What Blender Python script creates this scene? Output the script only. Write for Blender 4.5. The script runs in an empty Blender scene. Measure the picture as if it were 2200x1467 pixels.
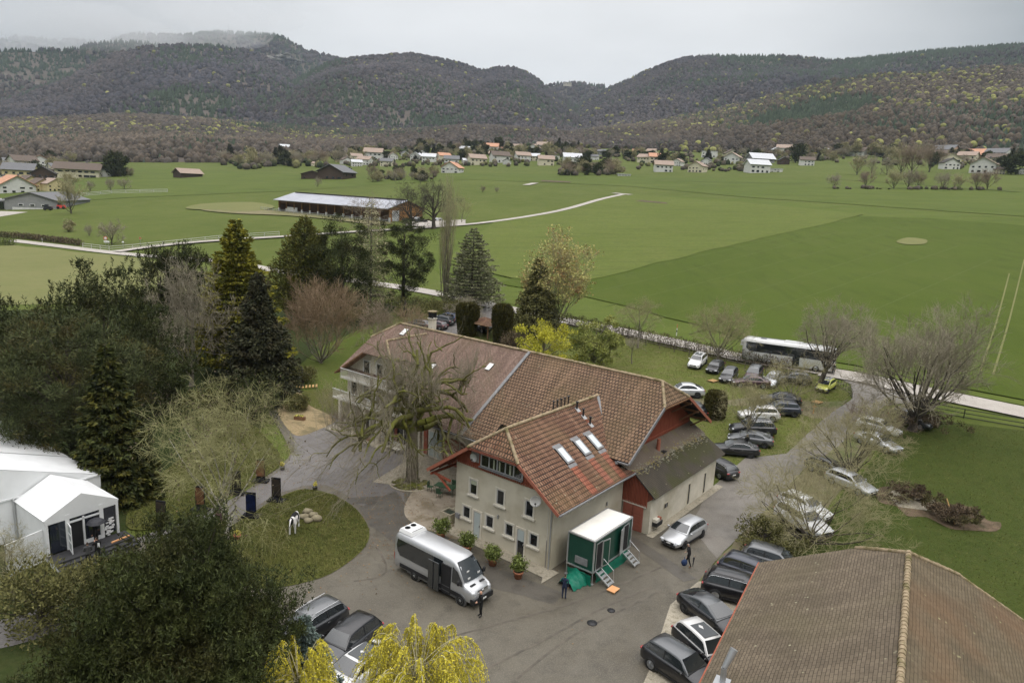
import bpy, bmesh, math, random
import numpy as np
from mathutils import Vector, Matrix
R = math.radians
sc = bpy.context.scene
COL = sc.collection
random.seed(7)
rng = np.random.default_rng(11)
# ------------------------------------------------------------------ camera
CAMH, FOC, PITCH, ROLL = 26.0, 1530.0, R(12.0), R(2.95)
cp, sp, cr, sr = math.cos(PITCH), math.sin(PITCH), math.cos(ROLL), math.sin(ROLL)
CM = np.array([[cr, -sr, 0], [sr, cr, 0], [0, 0, 1]]) @ np.array([[1, 0, 0], [0, -sp, -cp], [0, cp, -sp]])
cam_d = bpy.data.cameras.new('camera'); cam = bpy.data.objects.new('camera', cam_d); COL.objects.link(cam)
cm = Matrix((Vector(CM[0]), -Vector(CM[1]), -Vector(CM[2]))).transposed().to_4x4()
cm.translation = (0, 0, CAMH); cam.matrix_world = cm
cam_d.sensor_width = 36.0; cam_d.lens = FOC / 2200 * 36.0
cam_d.clip_start = 0.5; cam_d.clip_end = 30000
sc.camera = cam
sc.render.resolution_x, sc.render.resolution_y = 1024, 682
# ------------------------------------------------------------------ light
w = bpy.data.worlds.new('World'); sc.world = w; w.use_nodes = True
nt = w.node_tree; nt.nodes.clear()
N = nt.nodes.new; Lk = nt.links.new
out = N('ShaderNodeOutputWorld'); mixs = N('ShaderNodeMixShader'); b1 = N('ShaderNodeBackground'); b2 = N('ShaderNodeBackground')
sky = N('ShaderNodeTexSky'); sky.sky_type = 'NISHITA'; sky.sun_disc = False
SUN_EL, SUN_AZ = R(52), R(150)
sky.sun_elevation = SUN_EL; sky.sun_rotation = SUN_AZ
b1.inputs[1].default_value = 0.1
Lk(sky.outputs[0], b1.inputs[0])
tc = N('ShaderNodeTexCoord'); nz = N('ShaderNodeTexNoise'); nz.inputs['Scale'].default_value = 2.2; nz.inputs['Detail'].default_value = 5
mp = N('ShaderNodeMapping'); mp.inputs['Scale'].default_value = (1, 1, 3.2)
Lk(tc.outputs['Generated'], mp.inputs[0]); Lk(mp.outputs[0], nz.inputs[0])
# cloud deck brighter straight ahead; unseen zenith boosted to light the scene
dot = N('ShaderNodeVectorMath'); dot.operation = 'DOT_PRODUCT'; dot.inputs[1].default_value = Vector((0.02, 0.95, 0.30)).normalized()
Lk(tc.outputs['Generated'], dot.inputs[0])
mr = N('ShaderNodeMapRange'); mr.inputs[1].default_value = 0.76; mr.inputs[2].default_value = 0.99; mr.inputs[3].default_value = 0.0; mr.inputs[4].default_value = 1.0; mr.interpolation_type = 'SMOOTHSTEP'
Lk(dot.outputs['Value'], mr.inputs[0])
sep = N('ShaderNodeSeparateXYZ'); Lk(tc.outputs['Generated'], sep.inputs[0])
mrz = N('ShaderNodeMapRange'); mrz.inputs[1].default_value = 0.36; mrz.inputs[2].default_value = 0.9; mrz.inputs[3].default_value = 0; mrz.inputs[4].default_value = 4.6; mrz.interpolation_type = 'SMOOTHSTEP'
Lk(sep.outputs[2], mrz.inputs[0])
mx = N('ShaderNodeMath'); mx.operation = 'MAXIMUM'; Lk(mr.outputs[0], mx.inputs[0]); Lk(mrz.outputs[0], mx.inputs[1])
nzs = N('ShaderNodeMapRange'); nzs.inputs[1].default_value = 0.3; nzs.inputs[2].default_value = 0.7; nzs.inputs[3].default_value = -0.16; nzs.inputs[4].default_value = 0.16
Lk(nz.outputs[0], nzs.inputs[0])
ad = N('ShaderNodeMath'); ad.operation = 'ADD'; Lk(mx.outputs[0], ad.inputs[0]); Lk(nzs.outputs[0], ad.inputs[1])
ramp = N('ShaderNodeMix'); ramp.data_type = 'RGBA'; ramp.clamp_factor = False
ramp.inputs['A'].default_value = (0.27, 0.30, 0.31, 1); ramp.inputs['B'].default_value = (0.87, 0.88, 0.885, 1)
Lk(ad.outputs[0], ramp.inputs['Factor'])
Lk(ramp.outputs['Result'], b2.inputs[0]); b2.inputs[1].default_value = 0.98
mixs.inputs[0].default_value = 0.95
Lk(b1.outputs[0], mixs.inputs[1]); Lk(b2.outputs[0], mixs.inputs[2]); Lk(mixs.outputs[0], out.inputs[0])
sd = bpy.data.lights.new('sun', 'SUN'); sd.energy = 0.6; sd.angle = R(25); sd.color = (1, 0.97, 0.92)
sun = bpy.data.objects.new('sun', sd); COL.objects.link(sun)
dv = Vector((math.sin(SUN_AZ) * math.cos(SUN_EL), math.cos(SUN_AZ) * math.cos(SUN_EL), math.sin(SUN_EL)))
sun.rotation_euler = dv.to_track_quat('Z', 'Y').to_euler()
sc.view_settings.view_transform = 'Standard'; sc.view_settings.look = 'None'
sc.view_settings.exposure = 0.0; sc.view_settings.gamma = 1.0
sc.cycles.max_bounces = 5; sc.cycles.diffuse_bounces = 3; sc.cycles.glossy_bounces = 2
sc.cycles.transmission_bounces = 2; sc.cycles.volume_bounces = 1; sc.cycles.transparent_max_bounces = 6
sc.cycles.use_adaptive_sampling = True; sc.cycles.adaptive_threshold = 0.02
sc.cycles.use_denoising = True
sc.cycles.caustics_reflective = False; sc.cycles.caustics_refractive = False

# ------------------------------------------------------------------ terrain
def H(x, y):
    u = 0.055 * x + 0.078 * y - 7.0
    z = 0.5 * (u + math.sqrt(u * u + 1.0)) - 0.15
    d = math.hypot(x, y)
    if d > 560:
        a = x / max(y, 1.0)
        k = 0.25 + 0.75 * math.exp(-((a + 0.03) / 0.2) ** 2)
        z += 0.85e-4 * (min(d, 980) - 560) ** 2 * k
    return max(0.0, z)
def pray(px, py):
    return CM.T @ np.array([(px - 1100) / FOC, (py - 733.5) / FOC, 1.0])
def G(px, py):                      # where the sight line through a photo point meets the terrain
    d = pray(px, py); t = 20.0
    f = lambda t: CAMH + d[2] * t - H(d[0] * t, d[1] * t)
    while f(t) > 0 and t < 5000: t *= 1.01
    lo, hi = t / 1.01, t
    for _ in range(30):
        m = (lo + hi) / 2
        if f(m) > 0: lo = m
        else: hi = m
    return Vector((d[0] * lo, d[1] * lo, H(d[0] * lo, d[1] * lo)))
def GZ(px, py, z):                  # where it meets the height z
    d = pray(px, py); t = (z - CAMH) / d[2]
    return Vector((d[0] * t, d[1] * t, z))
def AT(px, py, dist):
    d = pray(px, py); t = dist / math.hypot(d[0], d[1])
    return Vector((d[0] * t, d[1] * t, CAMH + d[2] * t))
def proj(x, y, z):
    c = CM @ np.array([x, y, z - CAMH]); return 1100 + FOC * c[0] / c[2], 733.5 + FOC * c[1] / c[2]

# ------------------------------------------------------------------ materials
MATS = {}
def mat(name, c1, c2=None, scale=1.0, rough=0.85, metal=0.0, bump=0.0, bscale=None, detail=6, coat=0.0, spec=0.3, stretch=None, c3=None, c3scale=0.2, ramp=(0.35, 0.65), island=0.0):
    if name in MATS: return MATS[name]
    m = bpy.data.materials.new(name); m.use_nodes = True; t = m.node_tree
    p = t.nodes['Principled BSDF']; p.inputs['Roughness'].default_value = rough; p.inputs['Metallic'].default_value = metal
    p.inputs['Coat Weight'].default_value = coat; p.inputs['Coat Roughness'].default_value = 0.06
    p.inputs['Specular IOR Level'].default_value = spec
    col = None
    co = t.nodes.new('ShaderNodeTexCoord')
    src = co.outputs['Object']
    if stretch:
        mpn = t.nodes.new('ShaderNodeMapping'); mpn.inputs['Scale'].default_value = stretch; t.links.new(src, mpn.inputs[0]); src = mpn.outputs[0]
    def noise(sc_, det=detail):
        n = t.nodes.new('ShaderNodeTexNoise'); n.inputs['Scale'].default_value = sc_; n.inputs['Detail'].default_value = det; n.inputs['Roughness'].default_value = 0.6
        t.links.new(src, n.inputs[0]); return n.outputs[0]
    def mixc(f, a, b):
        x = t.nodes.new('ShaderNodeMix'); x.data_type = 'RGBA'
        for key, v in (('A', a), ('B', b)):
            if isinstance(v, tuple): x.inputs[key].default_value = (*v, 1)
            else: t.links.new(v, x.inputs[key])
        t.links.new(f, x.inputs['Factor']); return x.outputs['Result']
    def rmp(f, a, b):
        x = t.nodes.new('ShaderNodeMapRange'); x.inputs[1].default_value = a; x.inputs[2].default_value = b; t.links.new(f, x.inputs[0]); return x.outputs[0]
    if c2 is None: p.inputs['Base Color'].default_value = (*c1, 1)
    else:
        col = mixc(rmp(noise(scale), *ramp), c1, c2)
        if c3: col = mixc(rmp(noise(c3scale), 0.48, 0.62), col, c3)
        if island:
            g = t.nodes.new('ShaderNodeNewGeometry'); h = t.nodes.new('ShaderNodeHueSaturation')
            t.links.new(rmp2(t, g.outputs['Random Per Island'], 1 - island, 1 + island), h.inputs['Value']); t.links.new(col, h.inputs['Color']); col = h.outputs[0]
        t.links.new(col, p.inputs['Base Color'])
    if bump:
        b = t.nodes.new('ShaderNodeBump'); b.inputs['Strength'].default_value = min(1, bump); b.inputs['Distance'].default_value = 0.05 * max(1, bump)
        t.links.new(noise(bscale or scale * 6, 4), b.inputs['Height']); t.links.new(b.outputs[0], p.inputs['Normal'])
    MATS[name] = m; return m
def rmp2(t, f, a, b):
    x = t.nodes.new('ShaderNodeMapRange'); x.inputs[3].default_value = a; x.inputs[4].default_value = b; t.links.new(f, x.inputs[0]); return x.outputs[0]

def tile_mat(name, ca, cb, cjoint_shade, bw, rh, lichen=(0.35, 0.33, 0.22), lich=0.0, moss=None, mossamt=0.5, joint=0.02, bump=0.6, hue=0.25, offset=0.5):
    m = bpy.data.materials.new(name); m.use_nodes = True; t = m.node_tree; L = t.links.new; N_ = t.nodes.new
    p = t.nodes['Principled BSDF']; p.inputs['Roughness'].default_value = 0.8; p.inputs['Specular IOR Level'].default_value = 0.25
    tc = N_('ShaderNodeTexCoord')
    # small wobble so that courses are not ruler straight
    n0 = N_('ShaderNodeTexNoise'); n0.inputs['Scale'].default_value = 0.7; n0.inputs['Detail'].default_value = 3; L(tc.outputs['UV'], n0.inputs[0])
    sub = N_('ShaderNodeVectorMath'); sub.operation = 'SUBTRACT'; sub.inputs[1].default_value = (.5, .5, .5); L(n0.outputs['Color'], sub.inputs[0])
    scl = N_('ShaderNodeVectorMath'); scl.operation = 'SCALE'; scl.inputs['Scale'].default_value = 0.16; L(sub.outputs[0], scl.inputs[0])
    add = N_('ShaderNodeVectorMath'); L(tc.outputs['UV'], add.inputs[0]); L(scl.outputs[0], add.inputs[1])
    br = N_('ShaderNodeTexBrick'); L(add.outputs[0], br.inputs[0]); br.offset = offset
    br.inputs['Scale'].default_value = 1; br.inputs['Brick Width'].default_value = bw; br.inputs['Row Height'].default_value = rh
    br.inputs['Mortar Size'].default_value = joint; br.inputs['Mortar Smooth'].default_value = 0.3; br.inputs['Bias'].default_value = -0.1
    br.inputs['Color1'].default_value = (*ca, 1); br.inputs['Color2'].default_value = (*cb, 1); br.inputs['Mortar'].default_value = (*cjoint_shade, 1)  # dark joint colour, also painting in the shade under the tile laps
    col = br.outputs['Color']
    def nz(s, d, lo, hi, coord='UV'):
        n = N_('ShaderNodeTexNoise'); n.inputs['Scale'].default_value = s; n.inputs['Detail'].default_value = d; L(tc.outputs[coord], n.inputs[0])
        r = N_('ShaderNodeMapRange'); r.inputs[1].default_value = lo; r.inputs[2].default_value = hi; L(n.outputs[0], r.inputs[0]); return r.outputs[0]
    def mixc(f, a, b, fac=1.0):
        x = N_('ShaderNodeMix'); x.data_type = 'RGBA'
        if fac != 1.0:
            q = N_('ShaderNodeMath'); q.operation = 'MULTIPLY'; q.inputs[1].default_value = fac; L(f, q.inputs[0]); f = q.outputs[0]
        for key, v in (('A', a), ('B', b)):
            if isinstance(v, tuple): x.inputs[key].default_value = (*v, 1)
            else: L(v, x.inputs[key])
        L(f, x.inputs['Factor']); return x.outputs['Result']
    dark = tuple(c * 0.55 for c in ca)
    col = mixc(nz(0.35, 4, 0.42, 0.68), col, dark, 0.5)
    col = mixc(nz(5.0, 2, 0.45, 0.75), col, dark, hue)
    mq = N_('ShaderNodeMapping'); mq.inputs['Scale'].default_value = (1.6, .16, 1); L(tc.outputs['UV'], mq.inputs[0]); ns = N_('ShaderNodeTexNoise'); ns.inputs['Scale'].default_value = 1; ns.inputs['Detail'].default_value = 5; L(mq.outputs[0], ns.inputs[0])
    rs_ = N_('ShaderNodeMapRange'); rs_.inputs[1].default_value = .5; rs_.inputs[2].default_value = .72; L(ns.outputs[0], rs_.inputs[0]); col = mixc(rs_.outputs[0], col, tuple(min(1, c * 1.25) for c in cb), .35)
    if moss: col = mixc(nz(0.22, 6, 0.5 - 0.1 * mossamt, 0.72), col, moss, mossamt)
    if lich:
        v = N_('ShaderNodeTexVoronoi'); v.inputs['Scale'].default_value = 2.1; L(tc.outputs['UV'], v.inputs[0])
        r = N_('ShaderNodeMapRange'); r.inputs[1].default_value = 0.16; r.inputs[2].default_value = 0.05; L(v.outputs['Distance'], r.inputs[0])
        mm = N_('ShaderNodeMath'); mm.operation = 'MULTIPLY'; L(r.outputs[0], mm.inputs[0]); L(nz(0.33, 3, 0.5, 0.62), mm.inputs[1])
        col = mixc(mm.outputs[0], col, lichen, lich)
    L(col, p.inputs['Base Color'])
    # each course rises towards its lower edge
    sepu = N_('ShaderNodeSeparateXYZ'); L(add.outputs[0], sepu.inputs[0])
    dv_ = N_('ShaderNodeMath'); dv_.operation = 'DIVIDE'; dv_.inputs[1].default_value = rh; L(sepu.outputs[1], dv_.inputs[0])
    fr = N_('ShaderNodeMath'); fr.operation = 'FRACT'; L(dv_.outputs[0], fr.inputs[0])
    iv = N_('ShaderNodeMath'); iv.operation = 'SUBTRACT'; iv.inputs[0].default_value = 1.0; L(fr.outputs[0], iv.inputs[1])
    fm = N_('ShaderNodeMath'); fm.operation = 'MULTIPLY_ADD'; L(br.outputs['Fac'], fm.inputs[0]); fm.inputs[1].default_value = -0.6; L(iv.outputs[0], fm.inputs[2])
    b = N_('ShaderNodeBump'); b.inputs['Strength'].default_value = bump; b.inputs['Distance'].default_value = 0.06
    L(fm.outputs[0], b.inputs['Height']); L(b.outputs[0], p.inputs['Normal'])
    MATS[name] = m; return m

# ------------------------------------------------------------------ mesh helpers
def auto_uv(me):
    n = len(me.loops)
    if not n: return
    V = np.empty(len(me.vertices) * 3); me.vertices.foreach_get('co', V); V = V.reshape(-1, 3)
    Nn = np.empty(len(me.polygons) * 3); me.polygons.foreach_get('normal', Nn); Nn = Nn.reshape(-1, 3)
    lt = np.empty(len(me.polygons), int); me.polygons.foreach_get('loop_total', lt)
    vi = np.empty(n, int); me.loops.foreach_get('vertex_index', vi)
    u = np.stack([-Nn[:, 1], Nn[:, 0], 0 * Nn[:, 0]], 1); ln = np.linalg.norm(u, axis=1); flat = ln < 1e-4
    u[flat] = (1, 0, 0); u[~flat] /= ln[~flat, None]
    v = np.cross(Nn, u)
    pu = np.repeat(u, lt, 0); pv = np.repeat(v, lt, 0)
    co = V[vi]
    uv = np.stack([(co * pu).sum(1), (co * pv).sum(1)], 1)
    l = me.uv_layers.new(name='UVMap'); l.data.foreach_set('uv', uv.ravel())

class MB:
    def __init__(s, T=None): s.v = []; s.f = []; s.m = []; s.sm = []; s.mats = []; s.T = T
    def mi(s, m):
        if m not in s.mats: s.mats.append(m)
        return s.mats.index(m)
    def add(s, vs, fs, m, smooth=False, T=None):
        o = len(s.v); k = s.mi(m)
        for p in vs:
            p = Vector(p)
            if T is not None: p = T @ p
            if s.T is not None: p = s.T @ p
            s.v.append(p)
        for f in fs: s.f.append([o + i for i in f]); s.m.append(k); s.sm.append(smooth)
    def box(s, c, d, m, rz=0.0, T=None, taper=1.0):
        x, y, z = d[0] / 2, d[1] / 2, d[2] / 2
        vs = [(-x, -y, -z), (x, -y, -z), (x, y, -z), (-x, y, -z), (-x * taper, -y * taper, z), (x * taper, -y * taper, z), (x * taper, y * taper, z), (-x * taper, y * taper, z)]
        M_ = Matrix.Translation(c) @ Matrix.Rotation(rz, 4, 'Z')
        if T is not None: M_ = T @ M_
        s.add(vs, [(0, 3, 2, 1), (4, 5, 6, 7), (0, 1, 5, 4), (1, 2, 6, 5), (2, 3, 7, 6), (3, 0, 4, 7)], m, T=M_)
    def bar(s, p, q, r, m, n=6, r2=None, smooth=True):
        p, q = Vector(p), Vector(q); d = (q - p); L_ = d.length
        if L_ < 1e-6: return
        rot = d.to_track_quat('Z', 'Y').to_matrix().to_4x4(); r2 = r if r2 is None else r2
        vs = [(math.cos(2 * math.pi * i / n) * r, math.sin(2 * math.pi * i / n) * r, 0) for i in range(n)] + [(math.cos(2 * math.pi * i / n) * r2, math.sin(2 * math.pi * i / n) * r2, L_) for i in range(n)]
        s.add(vs, [(i, (i + 1) % n, n + (i + 1) % n, n + i) for i in range(n)], m, smooth, Matrix.Translation(p) @ rot)
        s.add(vs, [tuple(range(n - 1, -1, -1)), tuple(range(n, 2 * n))], m, False, Matrix.Translation(p) @ rot)
    def beam(s, p, q, w_, h_, m):
        p, q = Vector(p), Vector(q); d = q - p; L_ = d.length
        y = Vector((0, 0, 1)).cross(d); y = y.normalized() if y.length > 1e-5 else Vector((0, 1, 0)); x = d.normalized(); z = x.cross(y)
        M_ = Matrix((x, y, z)).transposed().to_4x4(); M_.translation = (p + q) / 2
        s.box((0, 0, 0), (L_, w_, h_), m, T=M_)
    def prism(s, pts, z0, z1, m, mtop=None):
        n = len(pts)
        vs = [(x, y, z0) for x, y in pts] + [(x, y, z1) for x, y in pts]
        s.add(vs, [tuple(range(n - 1, -1, -1))] + [(i, (i + 1) % n, n + (i + 1) % n, n + i) for i in range(n)], m)
        s.add([(x, y, z1) for x, y in pts], [tuple(range(n))], mtop or m)
    def slab(s, pts, t, m, mside=None, down=True):          # a planar polygon given thickness t below it
        P_ = [Vector(p) for p in pts]; n = len(P_)
        nn = (P_[1] - P_[0]).cross(P_[2] - P_[0]).normalized()
        if nn.z < 0 or (abs(nn.z) < 1e-6 and not down): P_ = P_[::-1]; nn = -nn
        Q = [p - nn * t for p in P_]
        s.add(P_, [tuple(range(n))], m)
        s.add(P_ + Q, [tuple(range(2 * n - 1, n - 1, -1))] + [(i, n + i, n + (i + 1) % n, (i + 1) % n) for i in range(n)], mside or m)
    def lathe(s, prof, m, n=12, T=None, smooth=True):
        vs = []; fs = []
        for r_, z in prof: vs += [(r_ * math.cos(2 * math.pi * i / n), r_ * math.sin(2 * math.pi * i / n), z) for i in range(n)]
        for j in range(len(prof) - 1): fs += [(j * n + i, j * n + (i + 1) % n, (j + 1) * n + (i + 1) % n, (j + 1) * n + i) for i in range(n)]
        fs += [tuple(range(n - 1, -1, -1)), tuple(range((len(prof) - 1) * n, len(prof) * n))]
        s.add(vs, fs, m, smooth, T)
    def loft(s, rings, m, close=True, caps=True, smooth=True):
        n = len(rings[0]); vs = [p for r_ in rings for p in r_]; fs = []
        for j in range(len(rings) - 1):
            for i in range(n if close else n - 1):
                fs.append((j * n + i, j * n + (i + 1) % n, (j + 1) * n + (i + 1) % n, (j + 1) * n + i))
        s.add(vs, fs, m, smooth)
        if caps: s.add(vs, [tuple(range(n - 1, -1, -1)), tuple(range((len(rings) - 1) * n, len(rings) * n))], m, False)
    def blob(s, c, r, m, sub=1, jit=0.15, seed=0, T=None):
        bm = bmesh.new(); bmesh.ops.create_icosphere(bm, subdivisions=sub, radius=1.0); rr = random.Random(seed)
        vs = [];
        for v in bm.verts:
            k = 1 + rr.uniform(-jit, jit); vs.append((c[0] + v.co.x * r[0] * k, c[1] + v.co.y * r[1] * k, c[2] + v.co.z * r[2] * k))
        s.add(vs, [[v.index for v in f.verts] for f in bm.faces], m, True, T); bm.free()
    def build(s, name, parent=None, label=None, cat=None, group=None, kind=None, loc=None, bevel=0.0):
        me = bpy.data.meshes.new(name); me.from_pydata(s.v, [], s.f)
        for m in s.mats: me.materials.append(MATS[m] if isinstance(m, str) else m)
        me.polygons.foreach_set('material_index', s.m); me.polygons.foreach_set('use_smooth', s.sm)
        me.update(); auto_uv(me)
        o = bpy.data.objects.new(name, me); COL.objects.link(o)
        if parent is not None: o.parent = parent
        if loc is not None: o.location = loc
        tag(o, label, cat, group, kind)
        if bevel:
            b = o.modifiers.new('bevel', 'BEVEL'); b.width = bevel; b.segments = 2; b.limit_method = 'ANGLE'
        return o
def tag(o, label=None, cat=None, group=None, kind=None):
    if label: o['label'] = label
    if cat: o['category'] = cat
    if group: o['group'] = group
    if kind: o['kind'] = kind
    return o
def thing(name, label, cat, loc=(0, 0, 0), rz=0.0, group=None, scale=None):
    o = bpy.data.objects.new(name, None); COL.objects.link(o); o.location = loc; o.rotation_euler = (0, 0, rz); o.empty_display_size = 0.3
    if scale is not None: o.scale = scale
    return tag(o, label, cat, group)
def dup(root, loc, rz=0.0, label=None, group=None, scale=None):
    r = root.copy(); COL.objects.link(r); r.location = loc; r.rotation_euler = (0, 0, rz)
    if scale is not None: r.scale = (scale,) * 3 if not hasattr(scale, '__len__') else scale
    if label: r['label'] = label
    if group: r['group'] = group
    def rec(a, b):
        for ch in list(a.children):
            c = ch.copy(); COL.objects.link(c); c.parent = b; rec(ch, c)
    rec(root, r)
    return r
def fastmesh(name, V, F, m, parent=None, smooth=False, cols=None, midx=None, loc=None, **tg):
    V = np.asarray(V, dtype=np.float32); F = np.asarray(F, dtype=np.int32); k = F.shape[1]
    me = bpy.data.meshes.new(name); me.vertices.add(len(V)); me.vertices.foreach_set('co', V.ravel())
    me.loops.add(F.size); me.loops.foreach_set('vertex_index', F.ravel())
    me.polygons.add(len(F)); me.polygons.foreach_set('loop_start', np.arange(0, F.size, k, dtype=np.int32))
    try: me.polygons.foreach_set('loop_total', np.full(len(F), k, dtype=np.int32))
    except Exception: pass
    ms = m if isinstance(m, (list, tuple)) else [m]
    for q in ms: me.materials.append(MATS[q] if isinstance(q, str) else q)
    if midx is not None: me.polygons.foreach_set('material_index', np.asarray(midx, dtype=np.int32))
    if smooth: me.polygons.foreach_set('use_smooth', np.ones(len(F), dtype=bool))
    me.update(calc_edges=True)
    if cols is not None:
        a = me.color_attributes.new('col', 'FLOAT_COLOR', 'POINT'); c = np.ones((len(V), 4), dtype=np.float32); c[:, :3] = cols; a.data.foreach_set('color', c.ravel())
    o = bpy.data.objects.new(name, me); COL.objects.link(o)
    if parent is not None: o.parent = parent
    if loc is not None: o.location = loc
    tag(o, **tg); return o
# ------------------------------------------------------------------ ground
def axis(lo, hi, fine_lo, fine_hi, fine, mid):
    v = []; x = fine_lo
    while x <= fine_hi: v.append(x); x += fine
    a = fine_hi; st = fine
    while a < hi: st = min(mid, st * 1.25); a += st; v.append(a)
    a = fine_lo; st = fine
    while a > lo: st = min(mid, st * 1.25); a -= st; v.insert(0, a)
    return v
XS = axis(-1700, 1700, -200, 80, 5.0, 40.0); YS = axis(-60, 1700, 40, 240, 5.0, 40.0)
def ground_mat():
    m = bpy.data.materials.new('grass'); m.use_nodes = True; t = m.node_tree; L = t.links.new; N_ = t.nodes.new
    p = t.nodes['Principled BSDF']; p.inputs['Roughness'].default_value = 0.95; p.inputs['Specular IOR Level'].default_value = 0.15
    tc = N_('ShaderNodeTexCoord')
    def nz(s, d, lo, hi, st=None):
        n = N_('ShaderNodeTexNoise'); n.inputs['Scale'].default_value = s; n.inputs['Detail'].default_value = d; n.inputs['Roughness'].default_value = 0.62
        src = tc.outputs['Object']
        if st: q = N_('ShaderNodeMapping'); q.inputs['Rotation'].default_value = (0, 0, st[0]); q.inputs['Scale'].default_value = (st[1], st[2], 1); L(src, q.inputs[0]); src = q.outputs[0]
        L(src, n.inputs[0]); r = N_('ShaderNodeMapRange'); r.inputs[1].default_value = lo; r.inputs[2].default_value = hi; L(n.outputs[0], r.inputs[0]); return r.outputs[0]
    return m, t, nz, p
def grass_like(name, ca, cb, cc, stripe=0.0, ang=0.0, s1=0.02, tuft=2.5, tuftc=None, tuftamt=0.35, bump=0.4, strx=0.04, stry=1.2, warm=0.5):
    m, t, nz, p = ground_mat(); m.name = name; L = t.links.new; N_ = t.nodes.new
    def mixc(f, a, b, fac=1.0):
        x = N_('ShaderNodeMix'); x.data_type = 'RGBA'
        if fac != 1: q = N_('ShaderNodeMath'); q.operation = 'MULTIPLY'; q.inputs[1].default_value = fac; L(f, q.inputs[0]); f = q.outputs[0]
        for key, v in (('A', a), ('B', b)):
            if isinstance(v, tuple): x.inputs[key].default_value = (*v, 1)
            else: L(v, x.inputs[key])
        L(f, x.inputs['Factor']); return x.outputs['Result']
    col = mixc(nz(s1, 5, 0.35, 0.65), ca, cb)
    col = mixc(nz(s1 * 7, 5, 0.45, 0.7), col, cc, warm)
    if stripe: col = mixc(nz(1.0, 4, 0.5, 0.78, (ang, strx, stry)), col, tuple(c * 0.5 for c in ca), stripe)
    col = mixc(nz(tuft, 5, 0.42, 0.7), col, tuftc or tuple(c * 0.5 for c in ca), tuftamt)
    L(col, p.inputs['Base Color'])
    if bump:
        b = N_('ShaderNodeBump'); b.inputs['Strength'].default_value = bump; b.inputs['Distance'].default_value = 0.12; L(nz(tuft * 3, 4, 0.2, 0.8), b.inputs['Height']); L(b.outputs[0], p.inputs['Normal'])
    MATS[name] = m; return m
grass_like('grass', (0.0725, 0.0967, 0.0162), (0.0930, 0.1163, 0.0234), (0.1209, 0.1302, 0.0378), tuft=1.6, tuftamt=0.3)
grass_like('field_green', (0.0713, 0.0991, 0.0146), (0.0881, 0.1175, 0.0211), (0.1091, 0.1259, 0.0293), stripe=0.5, ang=R(-28), s1=0.012, tuft=0.9, tuftamt=0.22, strx=0.012, stry=0.35)
grass_like('field_dark', (0.0562, 0.0813, 0.0085), (0.0671, 0.0937, 0.0119), (0.0798, 0.0990, 0.0187), stripe=0.4, ang=R(62), s1=0.014, tuft=1.4, tuftamt=0.12, strx=0.3, stry=0.01)
grass_like('field_pale', (0.0928, 0.1181, 0.0216), (0.1060, 0.1312, 0.0261), (0.1237, 0.1356, 0.0347), stripe=0.6, ang=R(-24), s1=0.02, tuft=0.9, tuftc=(0.0442, 0.0656, 0.0139), tuftamt=0.4, strx=0.02, stry=0.5)
grass_like('field_far', (0.0692, 0.0964, 0.0154), (0.0847, 0.1116, 0.0205), (0.1020, 0.1206, 0.0256), stripe=0.5, ang=R(-5), s1=0.006, tuft=0.2, tuftamt=0.15, strx=0.004, stry=0.05)
grass_like('field_tan', (0.15, 0.155, 0.058), (0.175, 0.172, 0.07), (0.13, 0.15, 0.05), stripe=0.22, ang=R(12), s1=0.03, tuft=1.2, tuftamt=0.15, strx=0.03, stry=1.1)
grass_like('paddock_bare', (0.20, 0.175, 0.10), (0.15, 0.15, 0.06), (0.09, 0.12, 0.035), s1=0.06, tuft=0.6, tuftamt=0.15)
grass_like('lawn_near', (0.0840, 0.0950, 0.0209), (0.1120, 0.1188, 0.0285), (0.1568, 0.1350, 0.0522), s1=0.25, tuft=4.5, tuftamt=0.45, bump=0.8, warm=0.6)
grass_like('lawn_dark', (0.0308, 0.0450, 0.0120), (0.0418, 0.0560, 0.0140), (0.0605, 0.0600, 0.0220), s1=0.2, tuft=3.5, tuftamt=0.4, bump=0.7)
grass_like('lawn_right', (0.042, 0.060, 0.010), (0.054, 0.072, 0.013), (0.072, 0.078, 0.020), s1=0.12, tuft=2.2, tuftamt=0.35, bump=0.7)
grass_like('lawn_lot', (0.0861, 0.1050, 0.0209), (0.1103, 0.1280, 0.0285), (0.1470, 0.1300, 0.0570), s1=0.12, tuft=1.8, tuftamt=0.35, bump=0.6, warm=0.7)
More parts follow.
